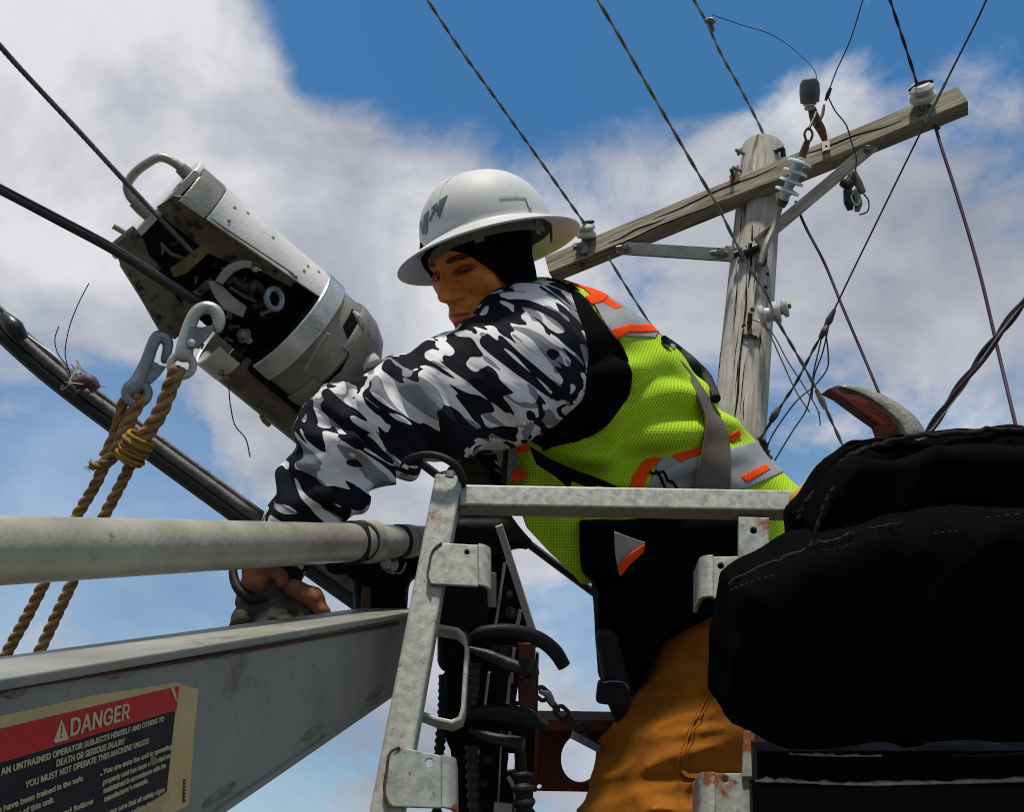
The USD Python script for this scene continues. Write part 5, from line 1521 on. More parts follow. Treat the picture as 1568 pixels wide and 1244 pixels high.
def hose(pts, r, pitch, name, mat='black_rubber'):
    p = spline(pts, 20)
    L = np.concatenate([[0], np.cumsum(np.linalg.norm(np.diff(p, axis=0), axis=1))])
    n = int(L[-1] / pitch * 6) + 2
    s = np.linspace(0, L[-1], n)
    q = np.stack([np.interp(s, L, p[:, k]) for k in range(3)], 1)
    rr_ = r * (0.88 + 0.14 * np.sin(2 * np.pi * s / pitch))
    t, a, b = frames(q)
    ang = np.arange(14) * 2 * np.pi / 14
    V = q[:, None] + rr_[:, None, None] * (np.cos(ang)[None, :, None] * a[:, None] + np.sin(ang)[None, :, None] * b[:, None])
    part(mech, name, grid_mesh(V), mat)


hose([P(728, 1015, 1.40), P(725, 1060, 1.395), P(720, 1100, 1.39)], S(10, 1.4), 0.011, 'ribbed_hose', 'worn_dark_steel')
hose([P(680, 1034, 1.43), P(678, 1090, 1.42), P(673, 1150, 1.41), P(668, 1270, 1.4)], S(9, 1.4), 0.010, 'ribbed_hose')
hose([P(722, 1142, 1.40), P(724, 1190, 1.39), P(728, 1270, 1.38)], S(11, 1.4), 0.013, 'ribbed_hose', 'worn_dark_steel')
hose([P(799, 1185, 1.40), P(800, 1210, 1.39), P(803, 1262, 1.38)], S(19, 1.4), 0.017, 'rubber_boot')
part(mech, 'boot_neck', cyl(P(796, 1150, 1.405), P(799, 1190, 1.40), S(9, 1.4)), 'black_rubber')
part(mech, 'hook_arm', tube([P(716, 980, 1.38), P(735, 970, 1.37), P(770, 966, 1.365), P(800, 970, 1.36), P(830, 982, 1.355), P(851, 1000, 1.35), P(864, 1021, 1.35)], [0.004, 0.0085, 0.0095, 0.010, 0.0105, 0.0105, 0.0095], 14), 'black_rubber', label='padded black hook curving right, the upper one')
part(mech, 'hook_arm', tube([P(718, 994, 1.385), P(745, 1003, 1.38), P(780, 1018, 1.375), P(806, 1027, 1.37)], [0.004, 0.008, 0.0095, 0.0085], 12), 'worn_dark_steel')
part(mech, 'hook_arm', tube([P(712, 1098, 1.38), P(740, 1092, 1.37), P(780, 1093, 1.365), P(812, 1102, 1.36), P(838, 1114, 1.355)], [0.005, 0.010, 0.012, 0.012, 0.006], 14), 'black_rubber', label='padded black hook, the lower one')
part(mech, 'hook_arm', tube([P(720, 1118, 1.385), P(750, 1130, 1.38), P(785, 1137, 1.375), P(802, 1140, 1.37)], [0.004, 0.008, 0.009, 0.009], 12), 'worn_dark_steel')
part(mech, 'hook_clip', cat(tube([P(800, 1016, 1.36), P(812, 1022, 1.355), P(818, 1034, 1.36)], [0.006, 0.011, 0.008], 8), tube([P(802, 1040, 1.36), P(811, 1050, 1.36)], [0.008, 0.009], 8), tube([P(796, 1018, 1.36), P(800, 1010, 1.36), P(804, 1016, 1.36)], 0.003, 6)), 'worn_dark_steel')
part(mech, 'hook_pad', tube([P(798, 1097, 1.375), P(812, 1094, 1.37), P(822, 1102, 1.37)], [0.003, 0.006, 0.003], 8), 'brace_metal')
part(mech, 'foot_clamp', cat(plate([(757, 1230), (785, 1233), (783, 1262), (755, 1262)], P(770, 1240, 1.36), MN, 0.01)), 'dull_aluminium')
part(mech, 'cable_guard', tube([P(778, 1190, 1.39), P(786, 1205, 1.385), P(790, 1230, 1.38), P(790, 1262, 1.38)], 0.0035, 8), 'hook_plated')

rplate = thing('rusty_gusset', 'rusty red steel plate with a large round hole behind the chain', 'plate', P(880, 1210, 1.66))
RO, RN = P(880, 1150, 1.66), unit(C((0.05, 0.2, -1)))
part(rplate, 'web', plate([(816, 1108), (960, 1108), (960, 1215), (818, 1212)], RO, RN, 0.010, holes=[circ(889, 1163, 30, 28, 37), circ(826, 1206, 4, 12)]), 'rusted_plate')
part(rplate, 'flange', sweep([P(818, 1104, 1.64), P(962, 1106, 1.64)], rrect(S(17, 1.64), 0.05, 0.002), UP), 'rusted_plate')
part(rplate, 'edge_angle', sweep([P(822, 1120, 1.64), P(817, 1210, 1.64)], rrect(S(9, 1.64), 0.02, 0.002), RIGHT), 'rusted_plate')
chain = thing('chain', 'dark steel chain sloping down from the column to the orange trouser leg', 'chain', P(880, 1110, 1.56))
cps = spline([P(822, 1056, 1.48), P(848, 1080, 1.52), P(872, 1104, 1.56), P(900, 1128, 1.60), P(935, 1150, 1.64)], 10)
Lc = np.concatenate([[0], np.cumsum(np.linalg.norm(np.diff(cps, axis=0), axis=1))])
nl = 7
for k in range(nl):
    s0 = (k + 0.5) / nl * Lc[-1]
    c = np.array([np.interp(s0, Lc, cps[:, j]) for j in range(3)])
    d = unit(np.array([np.interp(s0 + 0.01, Lc, cps[:, j]) for j in range(3)]) - c)
    sd_ = unit(np.cross(d, FWD)) if k % 2 == 0 else unit(FWD - d * (FWD @ d))
    hl, hw = Lc[-1] / nl * 0.5, 0.0085
    t = np.linspace(0, 2 * np.pi, 20, endpoint=False)
    ring = c + np.sign(np.cos(t))[:, None] * d * hl * 0.55 + (np.cos(t)[:, None] * d + np.sin(t)[:, None] * sd_) * hw
    part(chain, 'link', tube(ring, 0.0034, 8, 1, smooth=False, closed=True), 'worn_dark_steel')
part(chain, 'spring_clip', tube([P(826, 1060, 1.475), P(838, 1064, 1.48), P(847, 1078, 1.49)], [0.003, 0.006, 0.004], 8), 'hook_plated')
part(chain, 'lock_plate', sweep([P(876, 1126, 1.55), P(925, 1152, 1.6)], rrect(0.012, 0.003, 0.0005), UP), 'hook_plated')

# ================================================================== black canvas tool bag
BX, BY, BZ = RIGHT, UP, FWD
BM = np.stack([BX, BY, BZ])


def soft_bag(name, outline, d_front, thick, rnd, mat, parent, seed, h=0.007, puff=0.010):
    cen = P(*np.mean(outline, 0), d_front)
    poly = (np.array([P(x, y, d_front) for x, y in outline]) - cen) @ BM[:2].T
    zc = thick / 2

    def f(p):
        q = (p - cen) @ BM.T
        d2 = d_poly(q[..., :2], poly)
        fold = 0.016 * (meshkit.noise(np.stack([q[..., 0] * 12 + q[..., 1] * 7, q[..., 1] * 4 - q[..., 0] * 6, q[..., 2] * 6], -1), seed) - 0.5) - 0.010 * (1 - np.abs(2 * meshkit.noise(np.stack([q[..., 0] * 14 - q[..., 1] * 9, q[..., 1] * 5, q[..., 2] * 8], -1), seed + 2) - 1)) ** 3 + 0.006 * (meshkit.noise(q * 30, seed + 1) - 0.5) + 0.003
        bulge = puff * np.clip(-d2 / 0.12, 0, 1)
        dz = np.abs(q[..., 2] - zc) - zc - bulge
        a, b = d2 + rnd, dz + rnd
        return np.minimum(np.maximum(a, b), 0) + np.hypot(np.maximum(a, 0), np.maximum(b, 0)) - rnd + fold
    lo3 = np.r_[poly.min(0) - 0.03, -0.05]
    hi3 = np.r_[poly.max(0) + 0.03, thick + 0.05]
    # work in the bag's own frame
    m = nets(lambda q: f(cen + q @ BM), lo3, hi3, h)
    w = trimesh.Trimesh(cen + np.asarray(m.vertices) @ BM, m.faces, process=False)
    w.fix_normals()
    return part(parent, name, w, mat, True)


bag = thing('tool_bag', 'black canvas lineman tool bag with frayed binding hanging on the rack at the right', 'tool bag', P(1350, 1160, 1.1))
lower = [(1136, 904), (1180, 876), (1244, 850), (1330, 828), (1450, 800), (1620, 790), (1760, 790), (1760, 1150), (1560, 1157), (1300, 1160), (1190, 1154), (1150, 1136), (1124, 1096), (1118, 1010)]
upper = [(1222, 790), (1262, 745), (1282, 715), (1330, 686), (1400, 668), (1500, 660), (1600, 657), (1760, 668), (1760, 860), (1400, 860), (1240, 856), (1228, 830)]
soft_bag('back_pocket', upper, 1.12, 0.10, 0.03, 'black_canvas', bag, 31)
soft_bag('front_pocket', lower, 1.00, 0.13, 0.035, 'black_canvas', bag, 41)
flap = [(1262, 836), (1258, 800), (1270, 760), (1296, 722), (1350, 700), (1450, 690), (1760, 690), (1760, 812), (1560, 806), (1440, 812), (1330, 822)]
soft_bag('flap', flap, 1.075, 0.05, 0.015, 'black_canvas', bag, 51, puff=0.012)
jit = lambda pts, d, s=0.0012, seed=0: [p + np.random.default_rng(seed + i).normal(size=3) * s for i, p in enumerate(spline([P(x, y, d) for x, y in pts], 6))]
part(bag, 'binding', tube(jit([(1278, 722), (1300, 700), (1340, 684), (1400, 669), (1500, 661), (1570, 658), (1650, 660)], 1.13, 0.0011, 1), 0.0034, 8, 1, smooth=False), 'canvas_binding', label='frayed binding along the top edge')
part(bag, 'binding', tube(jit([(1222, 795), (1236, 768), (1262, 742), (1282, 716)], 1.13, 0.001, 2), 0.0030, 8, 1, smooth=False), 'canvas_binding')
part(bag, 'binding', sweep(jit([(1244, 832), (1262, 836), (1285, 833), (1306, 822)], 0.985, 0.0008, 3), rrect(0.011, 0.004, 0.001), UP), 'canvas_binding', label='worn light patch of binding')
part(bag, 'binding', sweep(jit([(1330, 818), (1360, 812), (1380, 810)], 0.985, 0.0008, 4), rrect(0.012, 0.004, 0.001), UP), 'canvas_binding')
part(bag, 'binding', tube(jit([(1246, 832), (1254, 800), (1264, 772), (1276, 748)], 1.045, 0.0008, 5), 0.0022, 6, 1, smooth=False), 'canvas_binding')
part(bag, 'binding', tube(jit([(1116, 892), (1170, 868), (1236, 842)], 0.985, 0.0009, 6), 0.0022, 6, 1, smooth=False), 'canvas_binding')
for seg, dd in (([(1256, 843), (1282, 841), (1308, 832)], 0.980), ([(1510, 793), (1568, 787), (1620, 786)], 0.985), ([(1430, 817), (1470, 813)], 0.982), ([(1118, 904), (1150, 892), (1190, 880)], 0.978)):
    pts = spline([P(x, y, dd) for x, y in seg], 16)
    ms = [tube(pts[i:i + 3], 0.0006, 5, 1, smooth=False) for i in range(0, len(pts) - 3, 4)]
    part(bag, 'stitching', cat(ms), 'stitching', kind='stuff')
part(bag, 'loose_threads', cat(*[tube([P(x, y, 1.125), P(x + dx, y - 5, 1.123), P(x + dx * 2, y - 7 + ddy, 1.122)], 0.0006, 4, 3) for x, y, dx, ddy in ((1505, 660, 6, 3), (1540, 658, 8, 2), (1548, 659, -6, 1), (1560, 660, 7, 5), (1220, 780, -4, 0), (1223, 790, -5, 3), (1330, 686, 4, -2), (1378, 674, 6, 2))]), 'canvas_binding', kind='stuff')
hm = thing('hammer', 'claw hammer with red and bare steel head sticking out of the tool bag', 'hammer', P(1380, 670, 1.16))
# curved claw: blade that tapers to a tip, red below and worn steel on top
hpts = [P(1416, 682, 1.165), P(1404, 648, 1.165), P(1375, 622, 1.165), P(1335, 601, 1.165), P(1300, 592, 1.165), P(1268, 597, 1.165)]
hn = unit(C((0.1, 0.3, -1)))
part(hm, 'claw', plate([(1268, 596), (1284, 590), (1300, 592), (1340, 610), (1374, 640), (1392, 672), (1396, 700), (1352, 700), (1354, 668), (1347, 649), (1320, 630), (1288, 606)], P(1340, 640, 1.165), hn, 0.022), 'hammer_red', label='red side of the claw')
pts_t = [(1285, 590.5), (1300, 589), (1340, 600), (1376, 618), (1404, 641), (1418, 664), (1420, 690)]
pts_b = [(1285, 592), (1300, 595), (1336, 611), (1364, 632), (1384, 654), (1390, 674), (1392, 700)]
A_, B_ = onplane(pts_t, P(1340, 640, 1.150), hn), onplane(pts_b, P(1340, 640, 1.142), hn)
A2 = spline(A_, 6); B2 = spline(B_, 6)
mid_ = (A2 + B2) / 2 + hn * 0.004
top_blade = grid_mesh(np.stack([A2, mid_, B2], 1), closed_v=False)
tb_ = shell(top_blade, 0.012 if (np.asarray(top_blade.vertex_normals) @ hn).mean() > 0 else -0.012)
part(hm, 'worn_face', tb_, 'hammer_steel', label='bare chipped steel top of the claw')
part(hm, 'nail_slot', plate([(1268, 596), (1282, 592), (1284, 594), (1276, 597)], P(1340, 640, 1.14), hn, 0.004), 'hammer_red')
part(hm, 'handle', tube([P(1385, 680, 1.17), P(1400, 800, 1.19), P(1410, 900, 1.2)], 0.014, 12), 'hammer_red')
yt = nets(lambda p: smin(d_cone(p, P(1258, 729, 1.20), P(1228, 770, 1.20), 0.012, 0.013), d_cone(p, P(1228, 770, 1.20), P(1226, 850, 1.19), 0.013, 0.012), 0.012), P(1245, 790, 1.2) - 0.09, P(1245, 790, 1.2) + 0.09, 0.005)
single('yellow_tool', yt, 'yellow_tool', 'yellow rounded tool handle poking out at the left edge of the bag', 'tool', smooth=True)

# the lip of the steel tray under the bag
tray = thing('steel_tray', 'black steel tray edge with scuffed silver lips that carry modelled highlights below the tool bag', 'tray', P(1360, 1230, 1.1))
part(tray, 'upper_shelf', sweep([P(1155, 1172, 1.12), P(1700, 1172, 1.09)], rrect(S(60, 1.1), 0.04, 0.003), UP), 'machine_black')
part(tray, 'front_plate', sweep([P(1150, 1232, 1.08), P(1700, 1236, 1.05)], rrect(S(66, 1.08), 0.02, 0.003), UP), 'machine_black')
def lip(pts, d, r, seed):  # worn edge whose highlight is built in as a pale uneven strip
    p = spline([P(x, y, d) for x, y in pts], 14)
    n = meshkit.fbm(np.stack([np.arange(len(p)) * 0.35, np.zeros(len(p)), np.zeros(len(p))], -1), 3, seed)
    return tube(p + UP * ((n - 0.5) * 0.002)[:, None], r * (0.35 + 1.2 * np.clip(n - 0.25, 0, 1)), 8, 1, smooth=False)
part(tray, 'scuffed_highlight_lip', lip([(1156, 1196), (1185, 1196), (1230, 1198), (1300, 1201), (1400, 1200), (1500, 1198), (1600, 1194)], 1.062, 0.0032, 4), 'galvanized_steel')
part(tray, 'scuffed_highlight_lip', lip([(1208, 1155), (1240, 1157), (1280, 1158), (1350, 1158)], 1.075, 0.0016, 5), 'bright_steel')
part(tray, 'scuffed_highlight_lip', lip([(1456, 1158), (1510, 1158), (1568, 1156), (1640, 1156)], 1.065, 0.0011, 6), 'worn_dark_steel')

# ================================================================== the line worker
HD = CAM + (-0.0533) * RIGHT + 0.2545 * UP + 1.7463 * FWD
HX, HY, HZ = C((-0.6249, -0.2875, -0.7258)), C((0.7390, 0.0818, -0.6687)), C((-0.2516, 0.9543, -0.1613))
HX = unit(HX); HZ = unit(HZ - HX * (HZ @ HX)); HYs = np.cross(HZ, HX); HY = HYs if HYs @ HY > 0 else -HYs
HM = np.stack([HX, HY, HZ])


def h2w(q):
    return HD + np.asarray(q) @ HM


def w2h(p):
    return (p - HD) @ HM.T


person = thing('person', 'line worker in camouflage sleeves, lime vest and orange brown trousers leaning over the rack', 'person', P(1000, 1320, 1.6))


def ry(q):
    """Mirror to the near side of the face."""
    return np.stack([q[..., 0], np.abs(q[..., 1]), q[..., 2]], -1)


def face_sdf(q):
    m = ry(q)
    d = d_ell(q, (-0.006, 0, 0.032), (0.100, 0.077, 0.090))
    d = smin(d, d_ell(q, (0.034, 0, -0.040), (0.060, 0.058, 0.078)), 0.03)
    d = smin(d, d_cone(m, (0.006, 0.056, -0.058), (0.066, 0.022, -0.108), 0.018, 0.017), 0.03)
    d = smin(d, d_ball(q, (0.076, 0, -0.108), 0.018), 0.02)
    d = smin(d, d_ball(m, (0.056, 0.040, -0.026), 0.024), 0.025)           # cheekbone
    d = smin(d, d_cone(m, (0.090, 0.010, 0.020), (0.068, 0.048, 0.022), 0.010, 0.010), 0.016)   # brow
    d = smin(d, d_ell(q, (0.062, 0, 0.045), (0.034, 0.058, 0.035)), 0.02)
    d = smax(d, -d_ell(m, (0.100, 0.034, 0.003), (0.023, 0.021, 0.014)), 0.010)  # eye socket
    d = smin(d, d_ell(m, (0.0735, 0.033, 0.000), (0.0135, 0.0165, 0.0120)), 0.004)
    d = smax(d, -d_cone(m, (0.093, 0.018, 0.0065), (0.080, 0.050, 0.0055), 0.0016, 0.0014), 0.003)       # lid over the ball
    d = smin(d, d_cone(m, (0.084, 0.020, -0.013), (0.075, 0.048, -0.012), 0.006, 0.006), 0.012)  # under-eye
    nose = d_cone(q, (0.089, 0, 0.010), (0.114, 0, -0.036), 0.0085, 0.0115)
    nose = smin(nose, d_cone(m, (0.104, 0.004, -0.040), (0.094, 0.0150, -0.042), 0.0095, 0.0095), 0.008)
    nose = smin(nose, d_cone(q, (0.088, 0, 0.000), (0.090, 0, -0.04), 0.010, 0.016), 0.010)
    d = smax(d, -d_ball(m, (0.098, 0.058, -0.070), 0.030), 0.03)
    d = smin(d, nose, 0.010)
    d = smax(d, -d_ell(m, (0.104, 0.0075, -0.0515), (0.0075, 0.0042, 0.0045)), 0.003)
    d = smin(d, d_ell(q, (0.074, 0, -0.074), (0.026, 0.030, 0.022)), 0.016)  # muzzle
    d = smin(d, d_cone(m, (0.0985, 0.004, -0.0685), (0.086, 0.024, -0.0745), 0.0055, 0.003), 0.006)  # upper lip
    d = smin(d, d_cone(m, (0.0965, 0.000, -0.0825), (0.086, 0.022, -0.0765), 0.0068, 0.003), 0.006)  # lower lip
    d = smax(d, -d_cone(m, (0.106, 0.0, -0.0755), (0.0905, 0.025, -0.0755), 0.0018, 0.0014), 0.003)    # mouth line
    d = smax(d, -d_cone(m, (0.100, 0.0, -0.093), (0.090, 0.014, -0.092), 0.004, 0.003), 0.008)
    d = smax(d, -d_cone(m, (0.101, 0.019, -0.050), (0.089, 0.031, -0.068), 0.0022, 0.0022), 0.008)    # fold by the mouth
    return d


NECK0, NECK1 = h2w((-0.028, 0, -0.07)), P(850, 520, 1.80)


def body_sdf(p):
    q = w2h(p)
    d = face_sdf(q)
    d = smin(d, d_cone(p, NECK0, NECK1, 0.060, 0.066), 0.03)
    return d


def lowbody_sdf(p):
    """Neck, chest, arms and hands under the clothes, one surface with the head."""
    d = body_sdf(p)
    d = smin(d, d_cone(p, P(870, 570, 1.84), P(1040, 790, 1.84), 0.12, 0.11), 0.05)
    for a, b, ra_, rb_ in ARM:
        d = smin(d, d_cone(p, a, b, ra_ * 0.62, rb_ * 0.62), 0.02)
    return d


# arm joints: (px, py, depth, sleeve radius px)
AJ = [(850, 548, 1.74, 60), (800, 562, 1.65, 106), (748, 590, 1.60, 102), (655, 622, 1.55, 88), (560, 648, 1.50, 72), (526, 668, 1.49, 66), (488, 728, 1.46, 57), (458, 800, 1.44, 50), (430, 868, 1.43, 40)]
ARMP = [P(x, y, d) for x, y, d, r in AJ]
ARMR = [S(r, d) for x, y, d, r in AJ]
ARM = [(ARMP[i], ARMP[i + 1], ARMR[i], ARMR[i + 1]) for i in range(1, len(AJ) - 1)]
WR0, WR1 = P(428, 868, 1.43), P(398, 905, 1.43)
ARM.append((WR0, WR1, S(44, 1.43), S(44, 1.43)))

def skin_rest(p):
    d = d_cone(p, NECK0, NECK1, 0.052, 0.062)
    d = smin(d, d_cone(p, P(870, 570, 1.84), P(1040, 790, 1.84), 0.10, 0.10), 0.05)
    for a, b, ra_, rb_ in ARM:
        d = smin(d, d_cone(p, a, b, ra_ * 0.5, rb_ * 0.5), 0.02)
    return d


# body mesh: the head and neck fine, the rest (hidden under clothes) coarse; welded into one surface
hd_m = nets(lambda q: smin(face_sdf(q), skin_rest(h2w(q)), 0.012), (-0.15, -0.105, -0.20), (0.132, 0.105, 0.13), 0.0024, 2)
v = np.asarray(hd_m.vertices)
body_head = trimesh.Trimesh(h2w(v), hd_m.faces, process=False)
lo_, hi_ = np.min([P(350, 950, 1.4), P(350, 380, 2.1), P(1150, 950, 1.4), P(1150, 380, 2.1), P(1150, 950, 2.1)], 0), np.max([P(350, 950, 1.4), P(350, 380, 2.1), P(1150, 950, 1.4), P(1150, 380, 2.1), P(1150, 950, 2.1)], 0)
whole = nets(lambda p: smin(face_sdf(w2h(p)), skin_rest(p), 0.012), lo_ - 0.02, hi_ + 0.02, 0.0085, 1)
# fine head above the collar, coarse body below: cut both at the same plane through the neck
cutz = lambda pts: w2h(np.asarray(pts))[:, 2] * 0.9 + w2h(np.asarray(pts))[:, 0] * 0.35 + 0.112
hi_part = clip(body_head, cutz(body_head.vertices))
lo_part = clip(whole, -cutz(whole.vertices) - 0.004)
hi_part = max(hi_part.split(only_watertight=False), key=lambda m: len(m.faces))
lo_part = max(lo_part.split(only_watertight=False), key=lambda m: len(m.faces))


def open_loop(m):
    """The longest open edge of a mesh, in order."""
    m.merge_vertices()
    e = m.edges
    key = np.sort(e, axis=1)
    u, inv, c = np.unique(key, axis=0, return_inverse=True, return_counts=True)
    nxt = {a: b for a, b in e[c[inv.ravel()] == 1]}
    best = []
    while nxt:
        a = next(iter(nxt)); loop = [a]
        while loop[-1] in nxt:
            b = nxt.pop(loop[-1])
            if b == a:
                break
            loop.append(b)
        best = max(best, loop, key=len)
    return best


def weld(a, b):
    """Joins the open edges of two meshes with a band of triangles, so that they are one surface."""
    la, lb = open_loop(a), open_loop(b)
    V_ = np.vstack([a.vertices, b.vertices])
    lb = [x + len(a.vertices) for x in lb][::-1]
    k = np.argmin(np.linalg.norm(V_[lb] - V_[la[0]], axis=1))
    lb = lb[k:] + lb[:k]
    tri_, i, j = [], 0, 0
    while i < len(la) or j < len(lb):
        p_, q_ = la[i % len(la)], lb[j % len(lb)]
        pn, qn = la[(i + 1) % len(la)], lb[(j + 1) % len(lb)]
        if j >= len(lb) or (i < len(la) and (i + 1) / len(la) <= (j + 1) / len(lb)):
            tri_.append((pn, p_, q_)); i += 1
        else:
            tri_.append((p_, q_, qn)); j += 1
    return trimesh.Trimesh(V_, np.vstack([a.faces, np.asarray(b.faces) + len(a.vertices), np.array(tri_)]), process=False)


one = weld(hi_part, lo_part)
part(person, 'body', one, 'skin', True)

# lips, brows, eyes, and the shade painted round the eyes
def face_patch(field, lift, h=0.0016, lo=None, hi=None):
    m = nets(lambda q: face_sdf(q) - lift, lo, hi, h, 1)
    m = clip(m, field(np.asarray(m.vertices)))
    return trimesh.Trimesh(h2w(m.vertices), m.faces, process=False)


def lip_field(v):
    y = np.abs(v[:, 1])
    up_ = -0.0655 - y * 0.30 - v[:, 2]
    lo_ = v[:, 2] + 0.0870 - y * 0.38
    return np.minimum(np.minimum(up_, lo_), np.minimum(0.0255 - y, v[:, 0] - 0.07))


part(person, 'lips', face_patch(lip_field, 0.0004, 0.0014, (0.07, -0.03, -0.1), (0.12, 0.03, -0.055)), 'lips', True)


def brow_field(s):
    def f(v):
        t = (v[:, 1] * s - 0.011) / 0.043
        z0 = 0.0175 + 0.0030 * np.sin(np.clip(t, 0, 1) * 2.6)
        w = 0.0058 * np.clip(t * (1.05 - t) * 4, 0, 1) ** 0.4 + 0.0002
        soft = (w - np.abs(v[:, 2] - z0)) / 0.0058
        n = meshkit.noise(np.stack([v[:, 1] * 420 + v[:, 2] * 500, v[:, 2] * 300 - v[:, 1] * 160, v[:, 0] * 200], -1), 7)
        return np.where((t > 0) & (t < 1.03), np.minimum(soft, soft * 1.1 - 0.95 * n + 0.22), -0.5) * 0.004
    return f


def eye_shade_field(s):
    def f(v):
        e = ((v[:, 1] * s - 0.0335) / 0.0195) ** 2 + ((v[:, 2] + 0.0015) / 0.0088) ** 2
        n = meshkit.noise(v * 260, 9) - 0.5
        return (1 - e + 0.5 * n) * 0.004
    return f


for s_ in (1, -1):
    part(person, 'painted_eye_shade', face_patch(eye_shade_field(s_), 0.0003, 0.0013, (0.05, -0.065, -0.02), (0.12, 0.065, 0.014)), 'eye_shade_skin', True)  # ragged dark skin patch: eye socket shadow put into the colour


for s in (1, -1):
    part(person, 'eyebrow', face_patch(brow_field(s), 0.0008, 0.0010, (0.04, -0.065, 0.008), (0.12, 0.065, 0.036)), 'brow_hair', True)


def lash_field(s):
    def f(v):
        t = (v[:, 1] * s - 0.019) / 0.029
        z0 = -0.0020 - 0.0022 * np.sin(np.clip(t, 0, 1) * np.pi)
        w = 0.0021 * np.clip(t * (1 - t) * 4, 0, 1) ** 0.7 + 0.0006 * (meshkit.noise(v * 500, 2) - 0.5)
        return np.where((t > 0) & (t < 1), w - np.abs(v[:, 2] - z0), -0.01)
    return f


for s in (1, -1):
    e = part(person, 'eye', face_patch(lash_field(s), 0.0006, 0.0012, (0.05, -0.06, -0.02), (0.12, 0.06, 0.012)), 'eye_dark', True)

def stubble_field(v):
    y = np.abs(v[:, 1])
    lip_ = np.minimum(np.minimum(-0.0545 - v[:, 2], v[:, 2] + 0.0660 + y * 0.30), 0.030 - y)
    chin = np.minimum(np.minimum(-0.089 - v[:, 2] + y * 0.1, v[:, 2] + 0.125), 0.05 - y)
    reg = np.maximum(lip_, chin)
    n = meshkit.noise(v * 620, 5) - 0.66
    return np.minimum(reg * 3, n * 0.01)


part(person, 'stubble', face_patch(stubble_field, 0.0002, 0.0012, (0.03, -0.06, -0.13), (0.125, 0.06, -0.045)), 'stubble', True, kind='stuff')

# ------------------------------------------------------------------ black winter liner round the head
def liner_sdf(q):
    d = face_sdf(q) - 0.0065
    d = smin(d, d_cone(q, (-0.02, 0, -0.06), (-0.045, 0, -0.115), 0.066, 0.070), 0.03) - 0.001
    m = ry(q)
    d = smin(d, d_ell(m, (-0.005, 0.070, -0.03), (0.045, 0.016, 0.055)), 0.02)     # the ear below the cloth
    wob = 0.003 * (meshkit.noise(q * 40, 3) - 0.5)
    opening = -(m[..., 2] - 0.026 + 1.06 * (0.088 - m[..., 0]) + 0.3 * np.maximum(m[..., 1] - 0.05, 0)) + wob   # > 0 in the face opening
    return smax(d, opening, 0.004)


ln = nets(liner_sdf, (-0.14, -0.11, -0.19), (0.12, 0.11, 0.14), 0.0042, 1)
part(person, 'winter_liner', trimesh.Trimesh(h2w(ln.vertices), ln.faces, process=False), 'knit_black', True)

# ------------------------------------------------------------------ hoodie: the near sleeve, the shoulder and collar, the far sleeve
ARC = [0]
for i in range(1, len(ARMP)):
    ARC.append(ARC[-1] + np.linalg.norm(ARMP[i] - ARMP[i - 1]))


def wrinkle(p):
    """Folds that run round the sleeve, deepest inside the elbow."""
    u, a, b, r = arm_coords(p)
    f = np.sin(u * 95 + 2.2 * np.sin(3 * np.arctan2(b, a)) + 5 * meshkit.noise(p * 9, 4))
    return f


def arm_coords(p):
    sh = p.shape[:-1]
    best = np.full(sh, 1e9); U_ = np.zeros(sh); A_ = np.zeros(sh); B_ = np.zeros(sh)
    for i in range(len(ARMP) - 1):
        a, b = ARMP[i], ARMP[i + 1]
        ab = b - a
        t = np.clip(((p - a) @ ab) / (ab @ ab), 0 if i else -1.5, 1)
        w = p - a - t[..., None] * ab
        d = np.linalg.norm(w, axis=-1)
        m = d < best
        best = np.where(m, d, best)
        d_ = unit(ab)
        s1 = unit(np.cross(d_, FWD)); s2 = np.cross(d_, s1)
        U_ = np.where(m, ARC[i] + t * np.linalg.norm(ab), U_)
        A_ = np.where(m, w @ s1, A_); B_ = np.where(m, w @ s2, B_)
    return U_, A_, B_, best


WP = P(560, 690, 1.47)


def sleeve_sdf(p):
    d = np.full(p.shape[:-1], 1e9)
    for i in range(len(AJ) - 2):
        d = smin(d, d_cone(p, ARMP[i], ARMP[i + 1], ARMR[i], ARMR[i + 1]), 0.012)
    d = smin(d, d_cone(p, P(458, 806, 1.438), P(425, 868, 1.432), S(50, 1.44), S(42, 1.43)), 0.01)
    # loose cloth hanging under the elbow
    d = smin(d, d_ell((p - P(580, 705, 1.48)) @ BM.T, (0, 0, 0), (0.058, 0.036, 0.045)), 0.03)
    d = smin(d, d_ball(p, P(558, 738, 1.45), 0.026), 0.022)
    d = smin(d, d_ball(p, P(525, 775, 1.44), 0.026), 0.025)
    d = smin(d, d_ball(p, P(690, 662, 1.52), 0.036), 0.03)
        # collar and shoulder yoke
    d = smin(d, d_cone(p, P(812, 532, 1.68), P(815, 520, 1.78), 0.104, 0.088), 0.03)
    d = smin(d, d_cone(p, P(790, 500, 1.68), P(835, 492, 1.70), 0.055, 0.060), 0.04)
    u, a, b, r = arm_coords(p)
    th_ = np.arctan2(b, a)
    n1 = meshkit.noise(p * 12, 4)
    elbow = np.exp(-((u - ARC[5]) / 0.16) ** 2)
    f = np.sin(u * 70 + 2.0 * np.sin(2 * th_ + 1) + 6 * n1)
    f2 = np.sin(u * 120 + 3 * np.sin(th_ * 2) + 7 * meshkit.noise(p * 10, 9))
    d = d + 0.0058 * f * (0.4 + 1.1 * elbow) + 0.0035 * f2 * elbow + 0.007 * (meshkit.noise(p * 22, 8) - 0.5)
    return d


corners = np.array([P(x, y, z) for x in (380, 1010) for y in (400, 900) for z in (1.3, 1.95)])
slv = nets(sleeve_sdf, corners.min(0), corners.max(0), 0.0058, 1)


